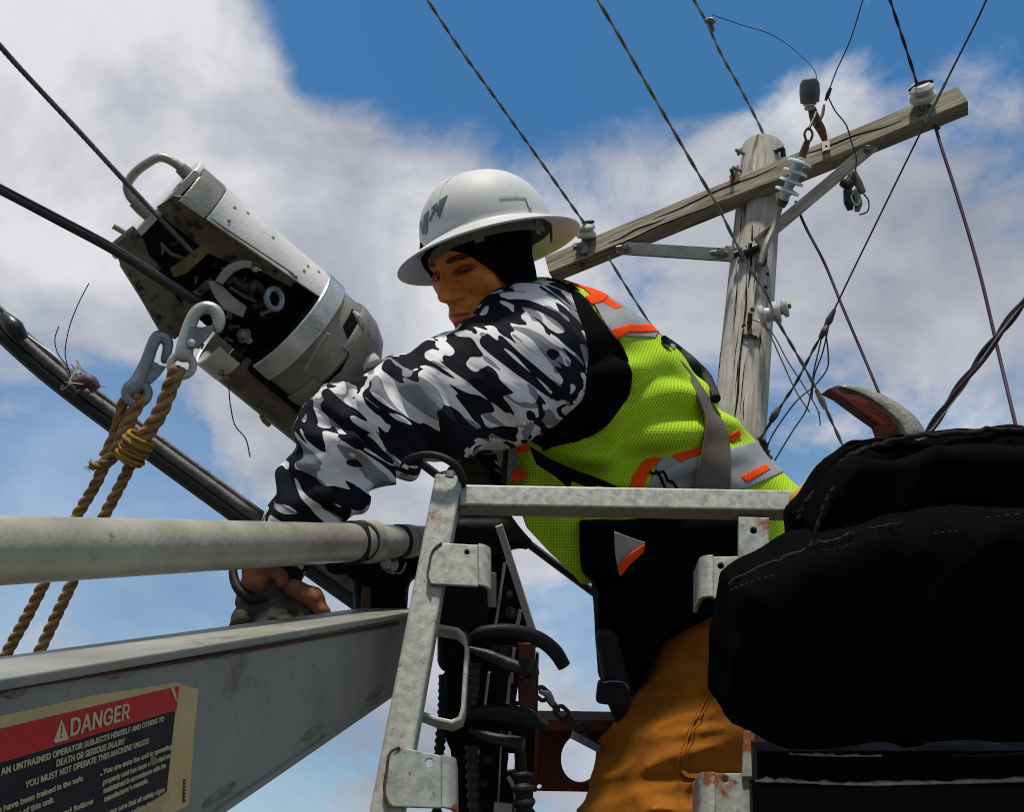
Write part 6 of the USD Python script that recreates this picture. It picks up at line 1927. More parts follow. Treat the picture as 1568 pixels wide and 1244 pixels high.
def rest_of(v, k=1.0):
    u, a, b, r = arm_coords(np.asarray(v))
    # streaks run aslant round the arm
    rr_ = np.hypot(a, b) + 1e-6
    th_ = np.arctan2(b, a)
    x = u * 0.95
    y, z = a, b
    c, s = math.cos(0.62), math.sin(0.62)
    # shear with the angle so that blotches slant, then stretch them
    w = u + 0.055 * np.sin(th_ + 0.6)
    return np.stack([w * 1.25, y * 0.62 + 0.25 * u, z * 0.62], 1) * k


# blotches stretched along the direction they run on the photographed sleeve
STR = unit(C((0.80, -0.60, 0.1)))


def camo_rest(v):
    v = np.asarray(v)
    o = P(700, 600, 1.5)
    q = v - o
    l = q @ STR
    t1_ = unit(np.cross(STR, FWD)); t2_ = np.cross(STR, t1_)
    return np.stack([l * 0.34, (q @ t1_) * 1.5, (q @ t2_) * 0.9], 1)


shirt = part(person, 'camouflage_hoodie', slv, 'camouflage', rest=camo_rest(slv.vertices))
far = nets(lambda p: smin(d_cone(p, P(810, 610, 1.98), P(770, 690, 1.90), 0.080, 0.062), d_cone(p, P(770, 690, 1.90), P(715, 790, 1.80), 0.058, 0.048), 0.03) + 0.004 * np.sin(p @ RIGHT * 130 + 5 * meshkit.noise(p * 14, 2)),
           np.array([P(x, y, z) for x in (640, 900) for y in (520, 860) for z in (1.65, 2.1)]).min(0), np.array([P(x, y, z) for x in (640, 900) for y in (520, 860) for z in (1.65, 2.1)]).max(0), 0.007)
part(person, 'far_sleeve', far, 'camouflage', rest=camo_rest(far.vertices) + 0.4)
# far fist by the rail head
def fist(p):
    d = d_cone(p, P(728, 745, 1.74), P(712, 725, 1.66), 0.030, 0.024)
    for k, (x, y) in enumerate(((693, 722), (701, 712), (714, 708), (727, 712))):
        d = smin(d, d_cone(p, P(x + 14, y + 14, 1.66), P(x, y, 1.63), 0.0105, 0.0095), 0.004)
    return d
part(person, 'far_glove', nets(fist, P(712, 728, 1.68) - 0.11, P(712, 728, 1.68) + 0.11, 0.004), 'glove_fabric', True)

# ------------------------------------------------------------------ hand below the pipe
part(person, 'cuff', tube([P(417, 866, 1.428), P(404, 880, 1.424), P(392, 892, 1.420)], [S(42, 1.43), S(40, 1.43), S(36, 1.43)], 24, 4), 'knit_black', True, label='black knitted cuff')
part(person, 'wrist_band', tube([P(357, 862, 1.40), P(358, 885, 1.385), P(368, 906, 1.372), P(388, 918, 1.37), P(410, 916, 1.375)], [S(6, 1.4), S(7, 1.4), S(7.5, 1.4), S(7, 1.4), S(5, 1.4)], 12), 'black_rubber')


def glove_sdf(p):
    d = smin(d_cone(p, P(402, 905, 1.41), P(412, 955, 1.40), S(36, 1.4), S(40, 1.4)), d_cone(p, P(392, 930, 1.40), P(440, 930, 1.42), S(24, 1.4), S(28, 1.4)), 0.02)
    fingers = [[(384, 926, 1.385, 17), (372, 950, 1.37, 17.5), (362, 975, 1.37, 14), (366, 1000, 1.39, 13)],
               [(406, 940, 1.38, 16), (400, 965, 1.365, 17), (396, 990, 1.37, 14), (402, 1012, 1.39, 12)],
               [(430, 938, 1.385, 15), (436, 962, 1.37, 16), (432, 985, 1.38, 13), (436, 1008, 1.395, 12)],
               [(452, 925, 1.40, 14), (466, 944, 1.385, 14), (462, 966, 1.39, 12), (466, 990, 1.40, 11)]]
    for fg in fingers:
        f_ = 1e9
        for a, b in zip(fg[:-1], fg[1:]):
            f_ = np.minimum(f_, d_cone(p, P(*a[:3]), P(*b[:3]), S(a[3], a[2]), S(b[3], b[2])))
        d = smin(d, f_, 0.0025)
    cre = 1 - np.abs(2 * meshkit.noise(np.stack([p @ RIGHT * 30, p @ UP * 95, p @ FWD * 40], -1), 5) - 1)
    return d + 0.0016 * (meshkit.noise(p * 90, 3) - 0.5) * 2 - 0.0018 * cre ** 4


gc = P(412, 945, 1.40)
gl = nets(glove_sdf, gc - 0.13, gc + 0.13, 0.0030, 1)
part(person, 'glove', gl, 'glove_fabric', True)


def thumb_sdf(p):
    d = smin(d_cone(p, P(448, 902, 1.40), P(480, 915, 1.385), S(15, 1.4), S(14.5, 1.4)), d_cone(p, P(480, 915, 1.385), P(494, 938, 1.38), S(14, 1.4), S(11, 1.4)), 0.004)
    d = smin(d, d_cone(p, P(494, 938, 1.38), P(490, 962, 1.385), S(11, 1.4), S(7.5, 1.4)), 0.004)
    return d + 0.0012 * (meshkit.noise(p * 110, 8) - 0.5) * 2


thumb = nets(thumb_sdf, P(470, 925, 1.385) - 0.08, P(470, 925, 1.385) + 0.08, 0.0026)
part(person, 'bare_thumb', thumb, 'dirty_skin', True)
wsk = nets(lambda p: smin(d_cone(p, P(396, 862, 1.392), P(390, 892, 1.384), S(27, 1.38), S(19, 1.38)), d_cone(p, P(425, 872, 1.40), P(432, 892, 1.395), S(16, 1.4), S(10, 1.4)), 0.008) + 0.0016 * (meshkit.noise(p * 70, 6) - 0.5) * 2, P(404, 882, 1.385) - 0.07, P(404, 882, 1.385) + 0.07, 0.003)
part(person, 'wrist', wsk, 'dirty_skin', True)

# ------------------------------------------------------------------ torso: a lofted surface from which the vest pieces are cut
ST = [  # top px, bottom px, depth, half depth
    ((812, 432), (742, 560), 1.80, 0.095),
    ((842, 431), (780, 620), 1.80, 0.150),
    ((900, 446), (806, 690), 1.80, 0.190),
    ((962, 482), (838, 752), 1.81, 0.205),
    ((1020, 530), (868, 802), 1.82, 0.205),
    ((1072, 588), (890, 842), 1.83, 0.200),
    ((1120, 650), (900, 880), 1.84, 0.195),
    ((1172, 706), (950, 905), 1.85, 0.190),
    ((1226, 757), (1000, 925), 1.86, 0.188),
    ((1262, 800), (1040, 945), 1.86, 0.185)]
top = spline([P(*a, d) for a, b, d, w in ST], 20)
bot = spline([P(*b, d) for a, b, d, w in ST], 20)
wd = np.interp(np.linspace(0, 1, len(top)), np.linspace(0, 1, len(ST)), [s[3] for s in ST])
NT, NA = len(top), 220
aa = np.linspace(0, 2 * np.pi, NA, endpoint=False)
c_ = (top + bot) / 2
up_ = (top - bot) / 2
fw_ = np.tile(-FWD, (NT, 1))
ex = 0.82
ca_, sa_ = np.cos(aa), np.sin(aa)
sx_, sy_ = np.sign(ca_) * np.abs(ca_) ** ex, np.sign(sa_) * np.abs(sa_) ** ex
TV = c_[:, None] + sx_[None, :, None] * up_[:, None] + (sy_[None, :] * wd[:, None])[..., None] * fw_[:, None]
Larc = np.concatenate([[0], np.cumsum(np.linalg.norm(np.diff(c_, axis=0), axis=1))])
tors = grid_mesh(TV)
_gl = np.linalg.norm(np.diff(TV, axis=1), axis=2)
_gl = np.concatenate([np.zeros((NT, 1)), np.cumsum(_gl, 1)], 1)
RV = np.stack([np.repeat(Larc, NA), _gl.ravel(), np.zeros(NT * NA)], 1)
v = np.asarray(tors.vertices)
nv = np.asarray(tors.vertex_normals)
if np.mean((nv * (v - np.repeat(c_, NA, 0))).sum(1)) < 0:
    tors = trimesh.Trimesh(v, np.asarray(tors.faces)[:, ::-1], process=False); nv = np.asarray(tors.vertex_normals)
q = (v - P(930, 620, 1.65)) @ BM.T
fold = 0.0085 * np.sin((q[:, 0] * 0.55 + q[:, 1] * 1.0) * 70 + 6 * meshkit.noise(v * 7, 12)) * np.clip(meshkit.noise(v * 4.5, 13) * 2 - 0.55, 0, 1) \
    + 0.012 * (meshkit.noise(v * 8, 14) - 0.5) + 0.004 * (meshkit.noise(v * 22, 15) - 0.5)
# creases that fan out from the waist strap towards the shoulder
cr = np.exp(-np.maximum(d_poly(proj(v), [(900, 560), (1080, 600), (1090, 690), (960, 740), (840, 700)]), 0) / 40)
fold += 0.0065 * np.sin(q @ np.array([-25, 95, 0]) + 5 * meshkit.noise(v * 6, 19)) * cr
tors = trimesh.Trimesh(v + nv * fold[:, None], tors.faces, process=False)
nv = np.asarray(tors.vertex_normals)
v = np.asarray(tors.vertices)
px_ = proj(v)
near_side = (nv @ FWD) < 0.12

part(person, 'undershirt', trimesh.Trimesh(v - nv * 0.007, tors.faces, process=False), 'knit_black', True)
# pattern pieces lie on the near side; on the far side the vest is cut by its length and girth
ARMHOLE = [(845, 425), (872, 440), (892, 455), (925, 498), (950, 535), (967, 572), (960, 612), (930, 650), (886, 678), (836, 686), (800, 665), (740, 640), (700, 500)]
tt_ = np.repeat(np.linspace(0, 1, NT), NA)
armhole = d_poly(px_, ARMHOLE)
hem_line = np.array([(740, 640), (802, 672), (838, 698), (880, 718), (965, 752), (1010, 772), (1060, 800), (1240, 1000), (600, 1000), (600, 640)])
hem = d_poly(px_, hem_line)
far_arm = np.linalg.norm(v - P(830, 600, 1.99), axis=1) - 0.13
vest_f = np.where(near_side, np.minimum(armhole, hem), np.minimum(far_arm, np.minimum((tt_ - 0.1) * 0.4, 1)) * 600)
vest_f = vest_f - 0.0


def vest_piece(field, lift, mat, name, th=0.003, parent=None, label=None):
    m0 = trimesh.Trimesh(v + nv * lift, tors.faces, process=False)
    m, A = clip(m0, field, np.hstack([RV, nv]))
    if not len(m.faces):
        return None
    k = len(m.vertices)
    sh_ = shell(m, th, unit_rows(A[:, 3:]))
    return part(parent or vest, name, sh_, mat, rest=np.vstack([A[:, :3], A[:, :3]]), label=label)


def unit_rows(x):
    return x / (np.linalg.norm(x, axis=1, keepdims=True) + 1e-12)


m0 = trimesh.Trimesh(v + nv * 0.004, tors.faces, process=False)
mm, AA = clip(m0, vest_f, np.hstack([RV, nv]))
vest = part(person, 'safety_vest', shell(mm, 0.003, unit_rows(AA[:, 3:])), 'lime_mesh', rest=np.vstack([AA[:, :3], AA[:, :3]]), label='lime mesh hi-vis vest')
big = lambda poly: -d_poly(px_, poly)
both = lambda *f: np.minimum.reduce(f)
on_vest = np.where(near_side, vest_f, -5.0)
# black mesh side panel round the armhole
side = np.where(near_side, both(-armhole + 0.0, d_poly(px_, [(846, 440), (880, 470), (905, 530), (905, 600), (850, 650), (800, 665), (700, 640), (700, 440)]) + 30), -5)
vest_piece(np.where(near_side, -armhole + 1.0, -5), 0.003, 'black_mesh', 'side_panel', label='black mesh panel round the armhole')
ah = ARMHOLE[1:10]
edge = [v[np.argmin(np.linalg.norm(px_ - np.array(p), axis=1) + 1e4 * ~near_side)] + nv[np.argmin(np.linalg.norm(px_ - np.array(p), axis=1) + 1e4 * ~near_side)] * 0.005 for p in spline(np.array(ah, float), 6)]
edge = np.array(edge)
for _ in range(30):
    edge[1:-1] = 0.25 * edge[:-2] + 0.5 * edge[1:-1] + 0.25 * edge[2:]
part(vest, 'armhole_binding', tube(edge, 0.0038, 8, 1, smooth=False), 'black_mesh')
# shoulder: orange run along the yoke, silver band across the back
strip = lambda a: both(big(a), on_vest)
vest_piece(strip([(838, 415), (870, 428), (905, 441), (925, 458), (952, 475), (940, 478), (912, 462), (893, 446), (862, 434)]), 0.0062, 'orange_tape', 'orange_trim')
vest_piece(strip([(905, 463), (935, 446), (972, 486), (1010, 505), (1000, 520), (936, 515), (918, 487)]), 0.0060, 'silver_tape', 'reflective_band')
vest_piece(strip([(885, 464), (920, 448), (935, 452), (921, 466), (893, 474)]), 0.0068, 'orange_tape', 'orange_trim')
vest_piece(strip([(930, 509), (960, 500), (998, 500), (1010, 512), (960, 512), (938, 524)]), 0.0068, 'orange_tape', 'orange_trim')
vest_piece(strip([(946, 462), (964, 474), (990, 500), (1030, 545), (1040, 520), (960, 440)]) - 3, 0.0066, 'silver_tape', 'reflective_band')
# waist band
vest_piece(strip([(985, 760), (995, 735), (1012, 700), (1076, 703), (1180, 670), (1205, 722), (1150, 745), (1060, 770), (985, 772)]), 0.0060, 'silver_tape', 'reflective_band')
vest_piece(strip([(1024, 698), (1080, 681), (1083, 693), (1040, 709)]), 0.0070, 'orange_tape', 'orange_trim')
vest_piece(strip([(958, 764), (968, 732), (986, 704), (1008, 699), (1012, 706), (994, 722), (982, 745), (977, 766)]), 0.0070, 'orange_tape', 'orange_trim')
vest_piece(strip([(1110, 670), (1126, 658), (1130, 668), (1118, 680)]), 0.0070, 'orange_tape', 'orange_trim')
vest_piece(strip([(1130, 732), (1168, 714), (1176, 722), (1140, 741)]), 0.0070, 'orange_tape', 'orange_trim')
vest_piece(strip([(1047, 757), (1058, 742), (1064, 757), (1052, 772)]), 0.0070, 'orange_tape', 'orange_trim')
for pts in ([(997, 722), (1010, 735), (1022, 758)], [(1005, 720), (1022, 733), (1040, 757)]):
    e_ = [v[np.argmin(np.linalg.norm(px_ - np.array(p), axis=1) + 1e4 * ~near_side)] for p in spline(np.array(pts, float), 5)]
    e_ = [x + nv[np.argmin(np.linalg.norm(v - x, axis=1))] * 0.0064 for x in e_]
    part(vest, 'band_seam', tube(e_, 0.0022, 6, 1, smooth=False), 'black_mesh')


# front panels that hang open: curved sheets
def cloth(outline, d0, lean, mat, name, parent, seed, th=0.003, amp=0.010, label=None, n=60, rest=True):
    o = np.array(outline, float)
    lo2, hi2 = o.min(0), o.max(0)
    gx, gy = np.meshgrid(np.linspace(lo2[0] - 4, hi2[0] + 4, n), np.linspace(lo2[1] - 4, hi2[1] + 4, n), indexing='ij')
    g_ = np.stack([gx, gy], -1)
    w_ = meshkit.noise(np.stack([gx / 34, gy / 60, np.zeros_like(gx)], -1), seed) - 0.5
    dep = d0 + (gx - lo2[0]) * lean[0] + (gy - lo2[1]) * lean[1] + amp * 2 * w_
    V_ = CAM + dep[..., None] * (FWD + ((gx - 784) / FPX)[..., None] * RIGHT - ((gy - 622) / FPX)[..., None] * UP)
    m = grid_mesh(V_, closed_v=False)
    f = -d_poly(g_.reshape(-1, 2), o)
    rv = np.stack([(g_[..., 0].ravel()) * d0 / FPX, (g_[..., 1].ravel()) * d0 / FPX, np.zeros(n * n)], 1)
    m, A = clip(m, f, rv)
    nrm = np.asarray(m.vertex_normals)
    if nrm.mean(0) @ FWD > 0:
        m = trimesh.Trimesh(m.vertices, np.asarray(m.faces)[:, ::-1], process=False)
    s = shell(m, th)
    return part(parent, name, s, mat, rest=np.vstack([A, A]), label=label)


cloth([(790, 648), (812, 690), (850, 722), (900, 742), (965, 756), (1010, 790), (1000, 860), (930, 890), (890, 896), (878, 880), (845, 850), (806, 808), (792, 770), (776, 740), (752, 668)], 1.615, (0.0000, 0.0001), 'lime_mesh', 'front_panel', vest, 3, amp=0.016, label='open front of the vest')
cloth([(757, 668), (775, 656), (803, 735), (790, 744), (770, 720)], 1.600, (0, 0.0002), 'silver_tape', 'front_band', vest, 3, amp=0.014)
for q_ in ([(760, 668), (776, 658), (781, 672), (765, 682)], [(790, 680), (808, 676), (813, 690), (793, 696)], [(782, 724), (800, 716), (805, 732), (788, 742)]):
    cloth(q_, 1.592, (0, 0.0002), 'orange_tape', 'front_orange_trim', vest, 3, amp=0.014, n=24)
cloth([(812, 690), (838, 702), (880, 720), (920, 742), (905, 748), (876, 738), (872, 750), (850, 730), (822, 712)], 1.590, (0, 0), 'black_mesh', 'panel_lining', vest, 6, amp=0.01, n=40)
cloth([(776, 650), (781, 650), (776, 740), (765, 742)], 1.588, (0, 0), 'harness_black', 'front_zip', vest, 6, amp=0.004, n=24)
cloth([(940, 815), (988, 832), (962, 864), (948, 882), (942, 850)], 1.545, (0, 0.0001), 'silver_tape', 'vest_tail', vest, 5, amp=0.008, n=40)
cloth([(946, 866), (964, 850), (988, 834), (986, 846), (966, 864), (950, 884)], 1.538, (0, 0.0001), 'orange_tape', 'vest_tail_trim', vest, 5, amp=0.008, n=40)
cloth([(1110, 795), (1235, 795), (1235, 838), (1180, 836), (1130, 820)], 1.70, (0, 0), 'lime_mesh', 'vest_tail', vest, 7, amp=0.008, n=40)

# harness: webbing over the back
hpx = [(1012, 530), (1040, 552), (1062, 580), (1080, 612), (1097, 650), (1098, 690), (1093, 730), (1086, 775)]
hw_ = [8, 8, 11, 18, 30, 42, 52, 58]
cen_, wid_ = spline(np.array(hpx, float), 6), np.interp(np.linspace(0, 1, 43), np.linspace(0, 1, 8), hw_)
_cand = np.where(near_side)[0]
_tree = cKDTree(px_[_cand])
kk_ = np.linspace(-0.5, 0.5, 7)
PXg = np.array([[(x + k * w, y + k * w * 0.15) for k in kk_] for (x, y), w in zip(cen_, wid_)])
_d, _i = _tree.query(PXg.reshape(-1, 2), k=14)
D_ = np.sort((v[_cand[_i]] - CAM) @ FWD, axis=1)[:, :6].mean(1).reshape(PXg.shape[:2])
for _ in range(10):
    D_[1:-1] = 0.25 * D_[:-2] + 0.5 * D_[1:-1] + 0.25 * D_[2:]
    D_[:, 1:-1] = 0.25 * D_[:, :-2] + 0.5 * D_[:, 1:-1] + 0.25 * D_[:, 2:]
D_ = D_ - 0.020
rows_ = [[P(PXg[a, b, 0], PXg[a, b, 1], D_[a, b]) for b in range(7)] for a in range(len(PXg))]
hs_ = grid_mesh(np.array(rows_), closed_v=False)
if (np.asarray(hs_.vertex_normals) @ FWD).mean() > 0:
    hs_ = trimesh.Trimesh(hs_.vertices, np.asarray(hs_.faces)[:, ::-1], process=False)
part(person, 'harness_strap', shell(hs_, 0.003), 'harness_webbing', 40, label='brown webbing strap over the back')
bk = [(1008, 528), (1022, 538), (1034, 552), (1050, 562), (1064, 572), (1074, 590), (1084, 612)]
e_ = []
for p in spline(np.array(bk, float), 5):
    i = np.argmin(np.linalg.norm(px_ - p, axis=1) + 1e4 * ~near_side)
    e_.append(v[i] + nv[i] * 0.014)
e_ = np.array(e_)
for _ in range(25):
    e_[1:-1] = 0.25 * e_[:-2] + 0.5 * e_[1:-1] + 0.25 * e_[2:]
part(person, 'harness_strap', tube(e_, [0.006, 0.010, 0.012, 0.010, 0.013, 0.009], 10, 1, smooth=False), 'harness_black', label='black strap at the top of the back')

# ------------------------------------------------------------------ trousers, pouch, leg strap, boots
HIPN, KNEN = P(1132, 905, 1.78), P(975, 1310, 1.54)
ANKN, HIPF, KNEF, ANKF = P(1080, 1700, 1.50), P(1075, 900, 1.92), P(1100, 1290, 1.78), P(1120, 1720, 1.75)
deck_z = 1.06
ANKN[2], ANKF[2] = deck_z + 0.13, deck_z + 0.13


def trouser_sdf(p):
    d = d_cone(p, HIPN, KNEN, 0.122, 0.102)
    d = smin(d, d_cone(p, KNEN, ANKN, 0.100, 0.075), 0.03)
    d = smin(d, d_cone(p, HIPF, KNEF, 0.125, 0.10), 0.03)
    d = smin(d, d_cone(p, KNEF, ANKF, 0.098, 0.075), 0.03)
    d = smin(d, d_cone(p, HIPN, HIPF, 0.135, 0.13), 0.04)
    ax_ = unit(KNEN - HIPN)
    s = (p - HIPN) @ ax_
    x = (p - HIPN) @ unit(np.cross(ax_, FWD))
    f = np.sin(s * 34 + x * 40 + 9 * meshkit.noise(p * 6, 21))
    q2 = np.stack([s * 13 + x * 10, x * 4 - s * 3, p @ FWD * 5], -1)
    rg = 1 - np.abs(2 * meshkit.noise(q2, 31) - 1)
    rg2 = 1 - np.abs(2 * meshkit.noise(q2 * 1.9 + 7, 35) - 1)
    d = d - 0.018 * rg ** 3 - 0.009 * rg2 ** 3 + 0.006 + 0.004 * f * np.clip(meshkit.noise(p * 6, 22) * 2.2 - 0.9, 0, 1) + 0.007 * (meshkit.noise(p * 16, 23) - 0.5)
    return d


tb_lo = np.min([HIPN, KNEN, ANKN, HIPF, KNEF, ANKF], 0) - 0.17
tb_hi = np.max([HIPN, KNEN, ANKN, HIPF, KNEF, ANKF], 0) + 0.17
trs = nets(trouser_sdf, tb_lo, tb_hi, 0.009, 1)
tr = part(person, 'canvas_trousers', trs, 'duck_canvas', True)
tv = np.asarray(trs.vertices); tn = np.asarray(trs.vertex_normals)
if ((tn * (tv - HIPN)).sum(1)).mean() < 0:
    tn = -tn
tpx = proj(tv); tf = (tn @ FWD) < 0


def on_trouser(x, y, lift):
    i = np.argmin(np.linalg.norm(tpx - np.array([x, y]), axis=1) + 1e4 * ~tf)
    return tv[i] + tn[i] * lift


def seam_line(pts, lift, dash, name, r=0.0009):
    p = np.array([on_trouser(x, y, lift) for x, y in spline(np.array(pts, float), 8)])
    for _ in range(5):
        p[1:-1] = 0.25 * p[:-2] + 0.5 * p[1:-1] + 0.25 * p[2:]
    if dash:
        fine = spline(p, 3)
        part(tr, name, cat(*[tube(fine[i:i + 3], r, 5, 1, smooth=False) for i in range(0, len(fine) - 3, 4)]), 'canvas_thread', kind='stuff')
    else:
        part(tr, name, tube(p, r, 6, 1, smooth=False), 'duck_canvas')


S0 = [(1094, 1030), (1086, 1060), (1072, 1090), (1058, 1120), (1048, 1150), (1040, 1180), (1028, 1210), (1016, 1250)]
seam_line(S0, 0.0008, False, 'side_seam', 0.0022)
seam_line([(x - 6, y) for x, y in S0], 0.003, True, 'seam_stitching')
seam_line([(x + 6, y) for x, y in S0], 0.003, True, 'seam_stitching')
lp_ = np.array([[on_trouser(x, y, 0.006) for x in (1038, 1052, 1068, 1085)] for y in (1183, 1195, 1207, 1219)])
hl_ = grid_mesh(lp_, closed_v=False)
if (np.asarray(hl_.vertex_normals) @ FWD).mean() > 0:
    hl_ = trimesh.Trimesh(hl_.vertices, np.asarray(hl_.faces)[:, ::-1], process=False)
part(tr, 'hammer_loop', shell(hl_, 0.006), 'duck_canvas')


def pouch_sdf(p):
    q = (p - P(1000, 905, 1.60)) @ BM.T
    poly = (np.array([(888, 800), (1150, 790), (1140, 930), (1088, 948), (1020, 985), (985, 1040), (972, 1068), (925, 1062), (918, 1000), (912, 900), (893, 880)], float) - np.array([1000, 905])) * np.array([1, -1]) * 1.60 / FPX
    d2 = d_poly(q[..., :2], poly)
    a, b = d2 + 0.02, np.abs(q[..., 2] - 0.05) - 0.06 + 0.02
    return np.minimum(np.maximum(a, b), 0) + np.hypot(np.maximum(a, 0), np.maximum(b, 0)) - 0.02 + 0.008 * (meshkit.noise(p * 14, 33) - 0.5)


pc_ = P(1000, 930, 1.65)
part(person, 'tool_belt_pouch', nets(pouch_sdf, pc_ - np.array([0.24, 0.24, 0.26]), pc_ + np.array([0.24, 0.24, 0.26]), 0.008), 'black_canvas', True, label='black hip pouch and belt')
def legstrap(p):
    d = d_box(p, P(939, 1062, 1.585), np.array([0.027, 0.018, 0.012]), 0.006, np.stack([unit(C((1, -0.12, 0))), unit(C((0.12, 1, 0))), FWD]))
    d = smin(d, d_cone(p, P(945, 1075, 1.59), P(952, 1112, 1.60), 0.016, 0.008), 0.006)
    d = smin(d, d_cone(p, P(945, 1045, 1.60), P(930, 980, 1.60), 0.022, 0.02), 0.006)
    return d
part(person, 'leg_strap', nets(legstrap, P(942, 1050, 1.59) - 0.11, P(942, 1050, 1.59) + 0.11, 0.0045), 'harness_black', 40, label='black leg strap with buckle')
part(person, 'strap_edge', tube([P(922, 1046, 1.572), P(940, 1044, 1.57), P(958, 1048, 1.572), P(962, 1056, 1.574)], 0.0012, 6), 'hook_plated')
for an, nm in ((ANKN, 'boot'), (ANKF, 'boot')):
    fwd_b = unit([-1.0, -0.25, 0])
    def boot(p, an=an, fb=fwd_b):
        g = np.array([an[0], an[1], deck_z + 0.05])
        d = smin(d_cone(p, an + [0, 0, 0.05], g, 0.068, 0.055), d_cone(p, g + [0, 0, -0.005], g + fb * 0.17 + [0, 0, -0.008], 0.052, 0.045), 0.03)
        return smax(d, deck_z + 0.002 - p[..., 2], 0.004)
    part(person, nm, nets(boot, an - np.array([0.3, 0.2, 0.2]), an + np.array([0.15, 0.2, 0.16]), 0.009), 'boot_leather', True)

# ================================================================== hard hat
hat = thing('hard_hat', 'white full brim hard hat with dark emblem worn by the line worker', 'hard hat', h2w((0.0, 0, 0.05)))


def hat_pt(r_, th_, z_):
    """Hat coordinates: th = 0 to the front."""
    x, y = r_ * np.cos(th_), r_ * np.sin(th_)
    return HATO + np.stack([x, y, np.broadcast_to(z_, np.shape(x))], -1) @ HATM


HATN = unit(C((-0.275, 0.95, 0.125)))
HATF = unit(HX - HATN * (HX @ HATN))
HATM = np.stack([HATF, np.cross(HATN, HATF), HATN])
HATO = h2w((0.0, 0.0, 0.052)) + C((0.024, -0.007, 0.0))
LX, LY, HH = 0.126, 0.112, 0.118


def rim_r(th_):
    return 1 / np.sqrt((np.cos(th_) / LX) ** 2 + (np.sin(th_) / LY) ** 2)


def brim_w(th_):
    return 0.040 + 0.010 * np.cos(th_) ** 2 + 0.004 * np.cos(th_)


th_ = np.linspace(0, 2 * np.pi, 160, endpoint=False)
prof = []
for s in np.linspace(0, 1, 34):                      # crown to rim
    a = s * np.pi / 2
    k = np.sin(a) ** 0.86
    z = HH * np.cos(a) ** 0.92
    ridge = 0.0035 * np.exp(-((rim_r(th_) * k * np.sin(th_)) / 0.014) ** 2) * (1 - s ** 4)
    prof.append(hat_pt(rim_r(th_) * k, th_, np.full_like(th_, z) + ridge))
nb = 12
for s in np.linspace(0.06, 1, nb):
    drop = -0.004 - 0.020 * s ** 1.3 - 0.006 * np.cos(th_) * s
    prof.append(hat_pt(rim_r(th_) + brim_w(th_) * s, th_, drop + 0 * th_))
out_shell = np.array(prof)
e_r = rim_r(th_) + brim_w(th_)
edge_drop = -0.004 - 0.020 - 0.006 * np.cos(th_)
prof2 = [hat_pt(e_r + 0.0012, th_, edge_drop - 0.0016), hat_pt(e_r, th_, edge_drop - 0.0045)]
for s in np.linspace(0.92, 0.0, 10):
    drop = -0.004 - 0.020 * s ** 1.3 - 0.006 * np.cos(th_) * s - 0.0040
    prof2.append(hat_pt(rim_r(th_) + brim_w(th_) * s - 0.003, th_, drop + 0 * th_))
for s in np.linspace(0.98, 0.02, 20):
    a = s * np.pi / 2
    prof2.append(hat_pt((rim_r(th_) - 0.004) * np.sin(a) ** 0.86, th_, np.full_like(th_, (HH - 0.004) * np.cos(a) ** 0.92)))
hv = grid_mesh(np.concatenate([out_shell, np.array(prof2)]))
hv.fix_normals()
part(hat, 'shell', hv, 'hull_helmet', 40)
rimb = hat_pt(e_r + 0.0006, th_, edge_drop - 0.002)
part(hat, 'brim_edge', tube(rimb, 0.0022, 8, 1, smooth=False, closed=True), 'hull_helmet', True)
# two fine ribs along the crown
for off_ in (-0.018, 0.018):
    xs = np.linspace(-0.6, 0.92, 30)
    pts = []
    for x in xs:
        xx = x * LX
        k2 = (xx / LX) ** 2 + (off_ / LY) ** 2
        if k2 < 0.98:
            k = np.sqrt(k2); a = np.arcsin(np.clip(k ** (1 / 0.86), 0, 1)); z = HH * np.cos(a) ** 0.92
            pts.append(hat_pt(np.hypot(xx, off_), np.arctan2(off_, xx), z + 0.0008))
    part(hat, 'crown_rib', tube(np.array(pts), 0.0019, 8, 1, smooth=False), 'hull_helmet', True)


def on_hat(th0, z0, lift):
    th0, z0 = np.asarray(th0, float), np.asarray(z0, float)
    c = np.clip(z0 / HH, 0, 1) ** (1 / 0.92)
    k = np.sin(np.arccos(c)) ** 0.86
    return hat_pt(rim_r(th0) * k + lift, th0, z0 + 0.3 * lift)


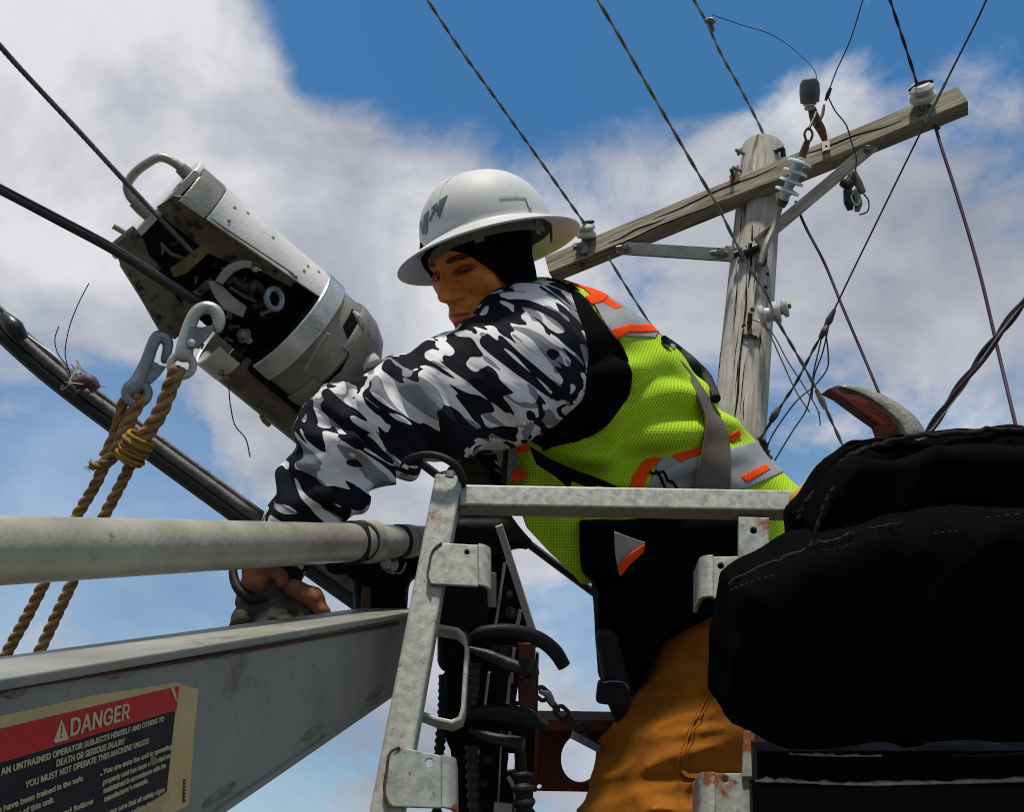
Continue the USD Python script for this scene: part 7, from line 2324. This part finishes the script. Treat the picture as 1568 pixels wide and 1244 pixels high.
def decal(poly, lift, mat, name):
    """A flat shape (degrees round, metres up) laid on the shell."""
    g = Polygon(poly)
    vv, ff = trimesh.creation.triangulate_polygon(g, engine='earcut')
    m = trimesh.Trimesh(np.c_[vv, np.zeros(len(vv))], ff, process=False)
    for _ in range(4):
        m = m.subdivide()
    q = np.asarray(m.vertices)
    w = on_hat(np.radians(q[:, 0]), q[:, 1], lift)
    m2 = trimesh.Trimesh(w, m.faces, process=False)
    nn_ = np.asarray(m2.vertex_normals)
    if ((nn_ * (w - h2w((0, 0, 0.06)))).sum(1)).mean() < 0:
        m2 = trimesh.Trimesh(w, np.asarray(m.faces)[:, ::-1], process=False)
    return part(hat, name, shell(m2, 0.0004), mat, True)


# emblem: a tall narrow chevron, a bar and a larger arrow like "W7"
decal([(-22, 0.048), (-18, 0.048), (-12, 0.022), (-15, 0.018)], 0.0012, 'helmet_decal', 'emblem')
decal([(-11, 0.050), (-2, 0.052), (-6, 0.020), (-10, 0.014), (-13, 0.022)], 0.0012, 'helmet_decal', 'emblem')
decal([(1, 0.054), (19, 0.062), (9, 0.026), (6, 0.044), (-1, 0.030), (-3, 0.033), (4, 0.048), (1, 0.050)], 0.0012, 'helmet_decal', 'emblem')
# side slot: raised frame
def raised(poly, name, lift=0.0022):
    return decal(poly, lift, 'hull_helmet', name)
raised([(62, 0.030), (92, 0.026), (92, 0.030), (62, 0.034)], 'accessory_slot')
raised([(88, 0.006), (92, 0.006), (92, 0.030), (88, 0.030)], 'accessory_slot')
# suspension: headband and strap ends seen under the brim
hb = []
for s, zz in ((0, -0.006), (1, -0.028)):
    hb.append(hat_pt(rim_r(th_) - 0.010, th_, np.full_like(th_, zz)))
hbm = grid_mesh(np.array(hb)); hbm.fix_normals()
sel = np.degrees(np.angle(np.exp(1j * th_)))
hb_f = clip(hbm, np.tile(np.minimum(110 - np.abs(sel), 1), 2))
part(hat, 'headband', shell(hb_f, 0.003), 'helmet_strap', True)
for a in (100, 140, -100, -140, 35):
    t = math.radians(a)
    part(hat, 'suspension_strap', sweep([hat_pt(rim_r(t) - 0.004, t, np.array(-0.004)), hat_pt(rim_r(t) - 0.012, t, np.array(-0.034))], rrect(0.016, 0.002, 0.0005), np.cross(HZ, hat_pt(rim_r(t), t, np.array(0.0)) - h2w((0, 0, 0)))), 'helmet_strap')
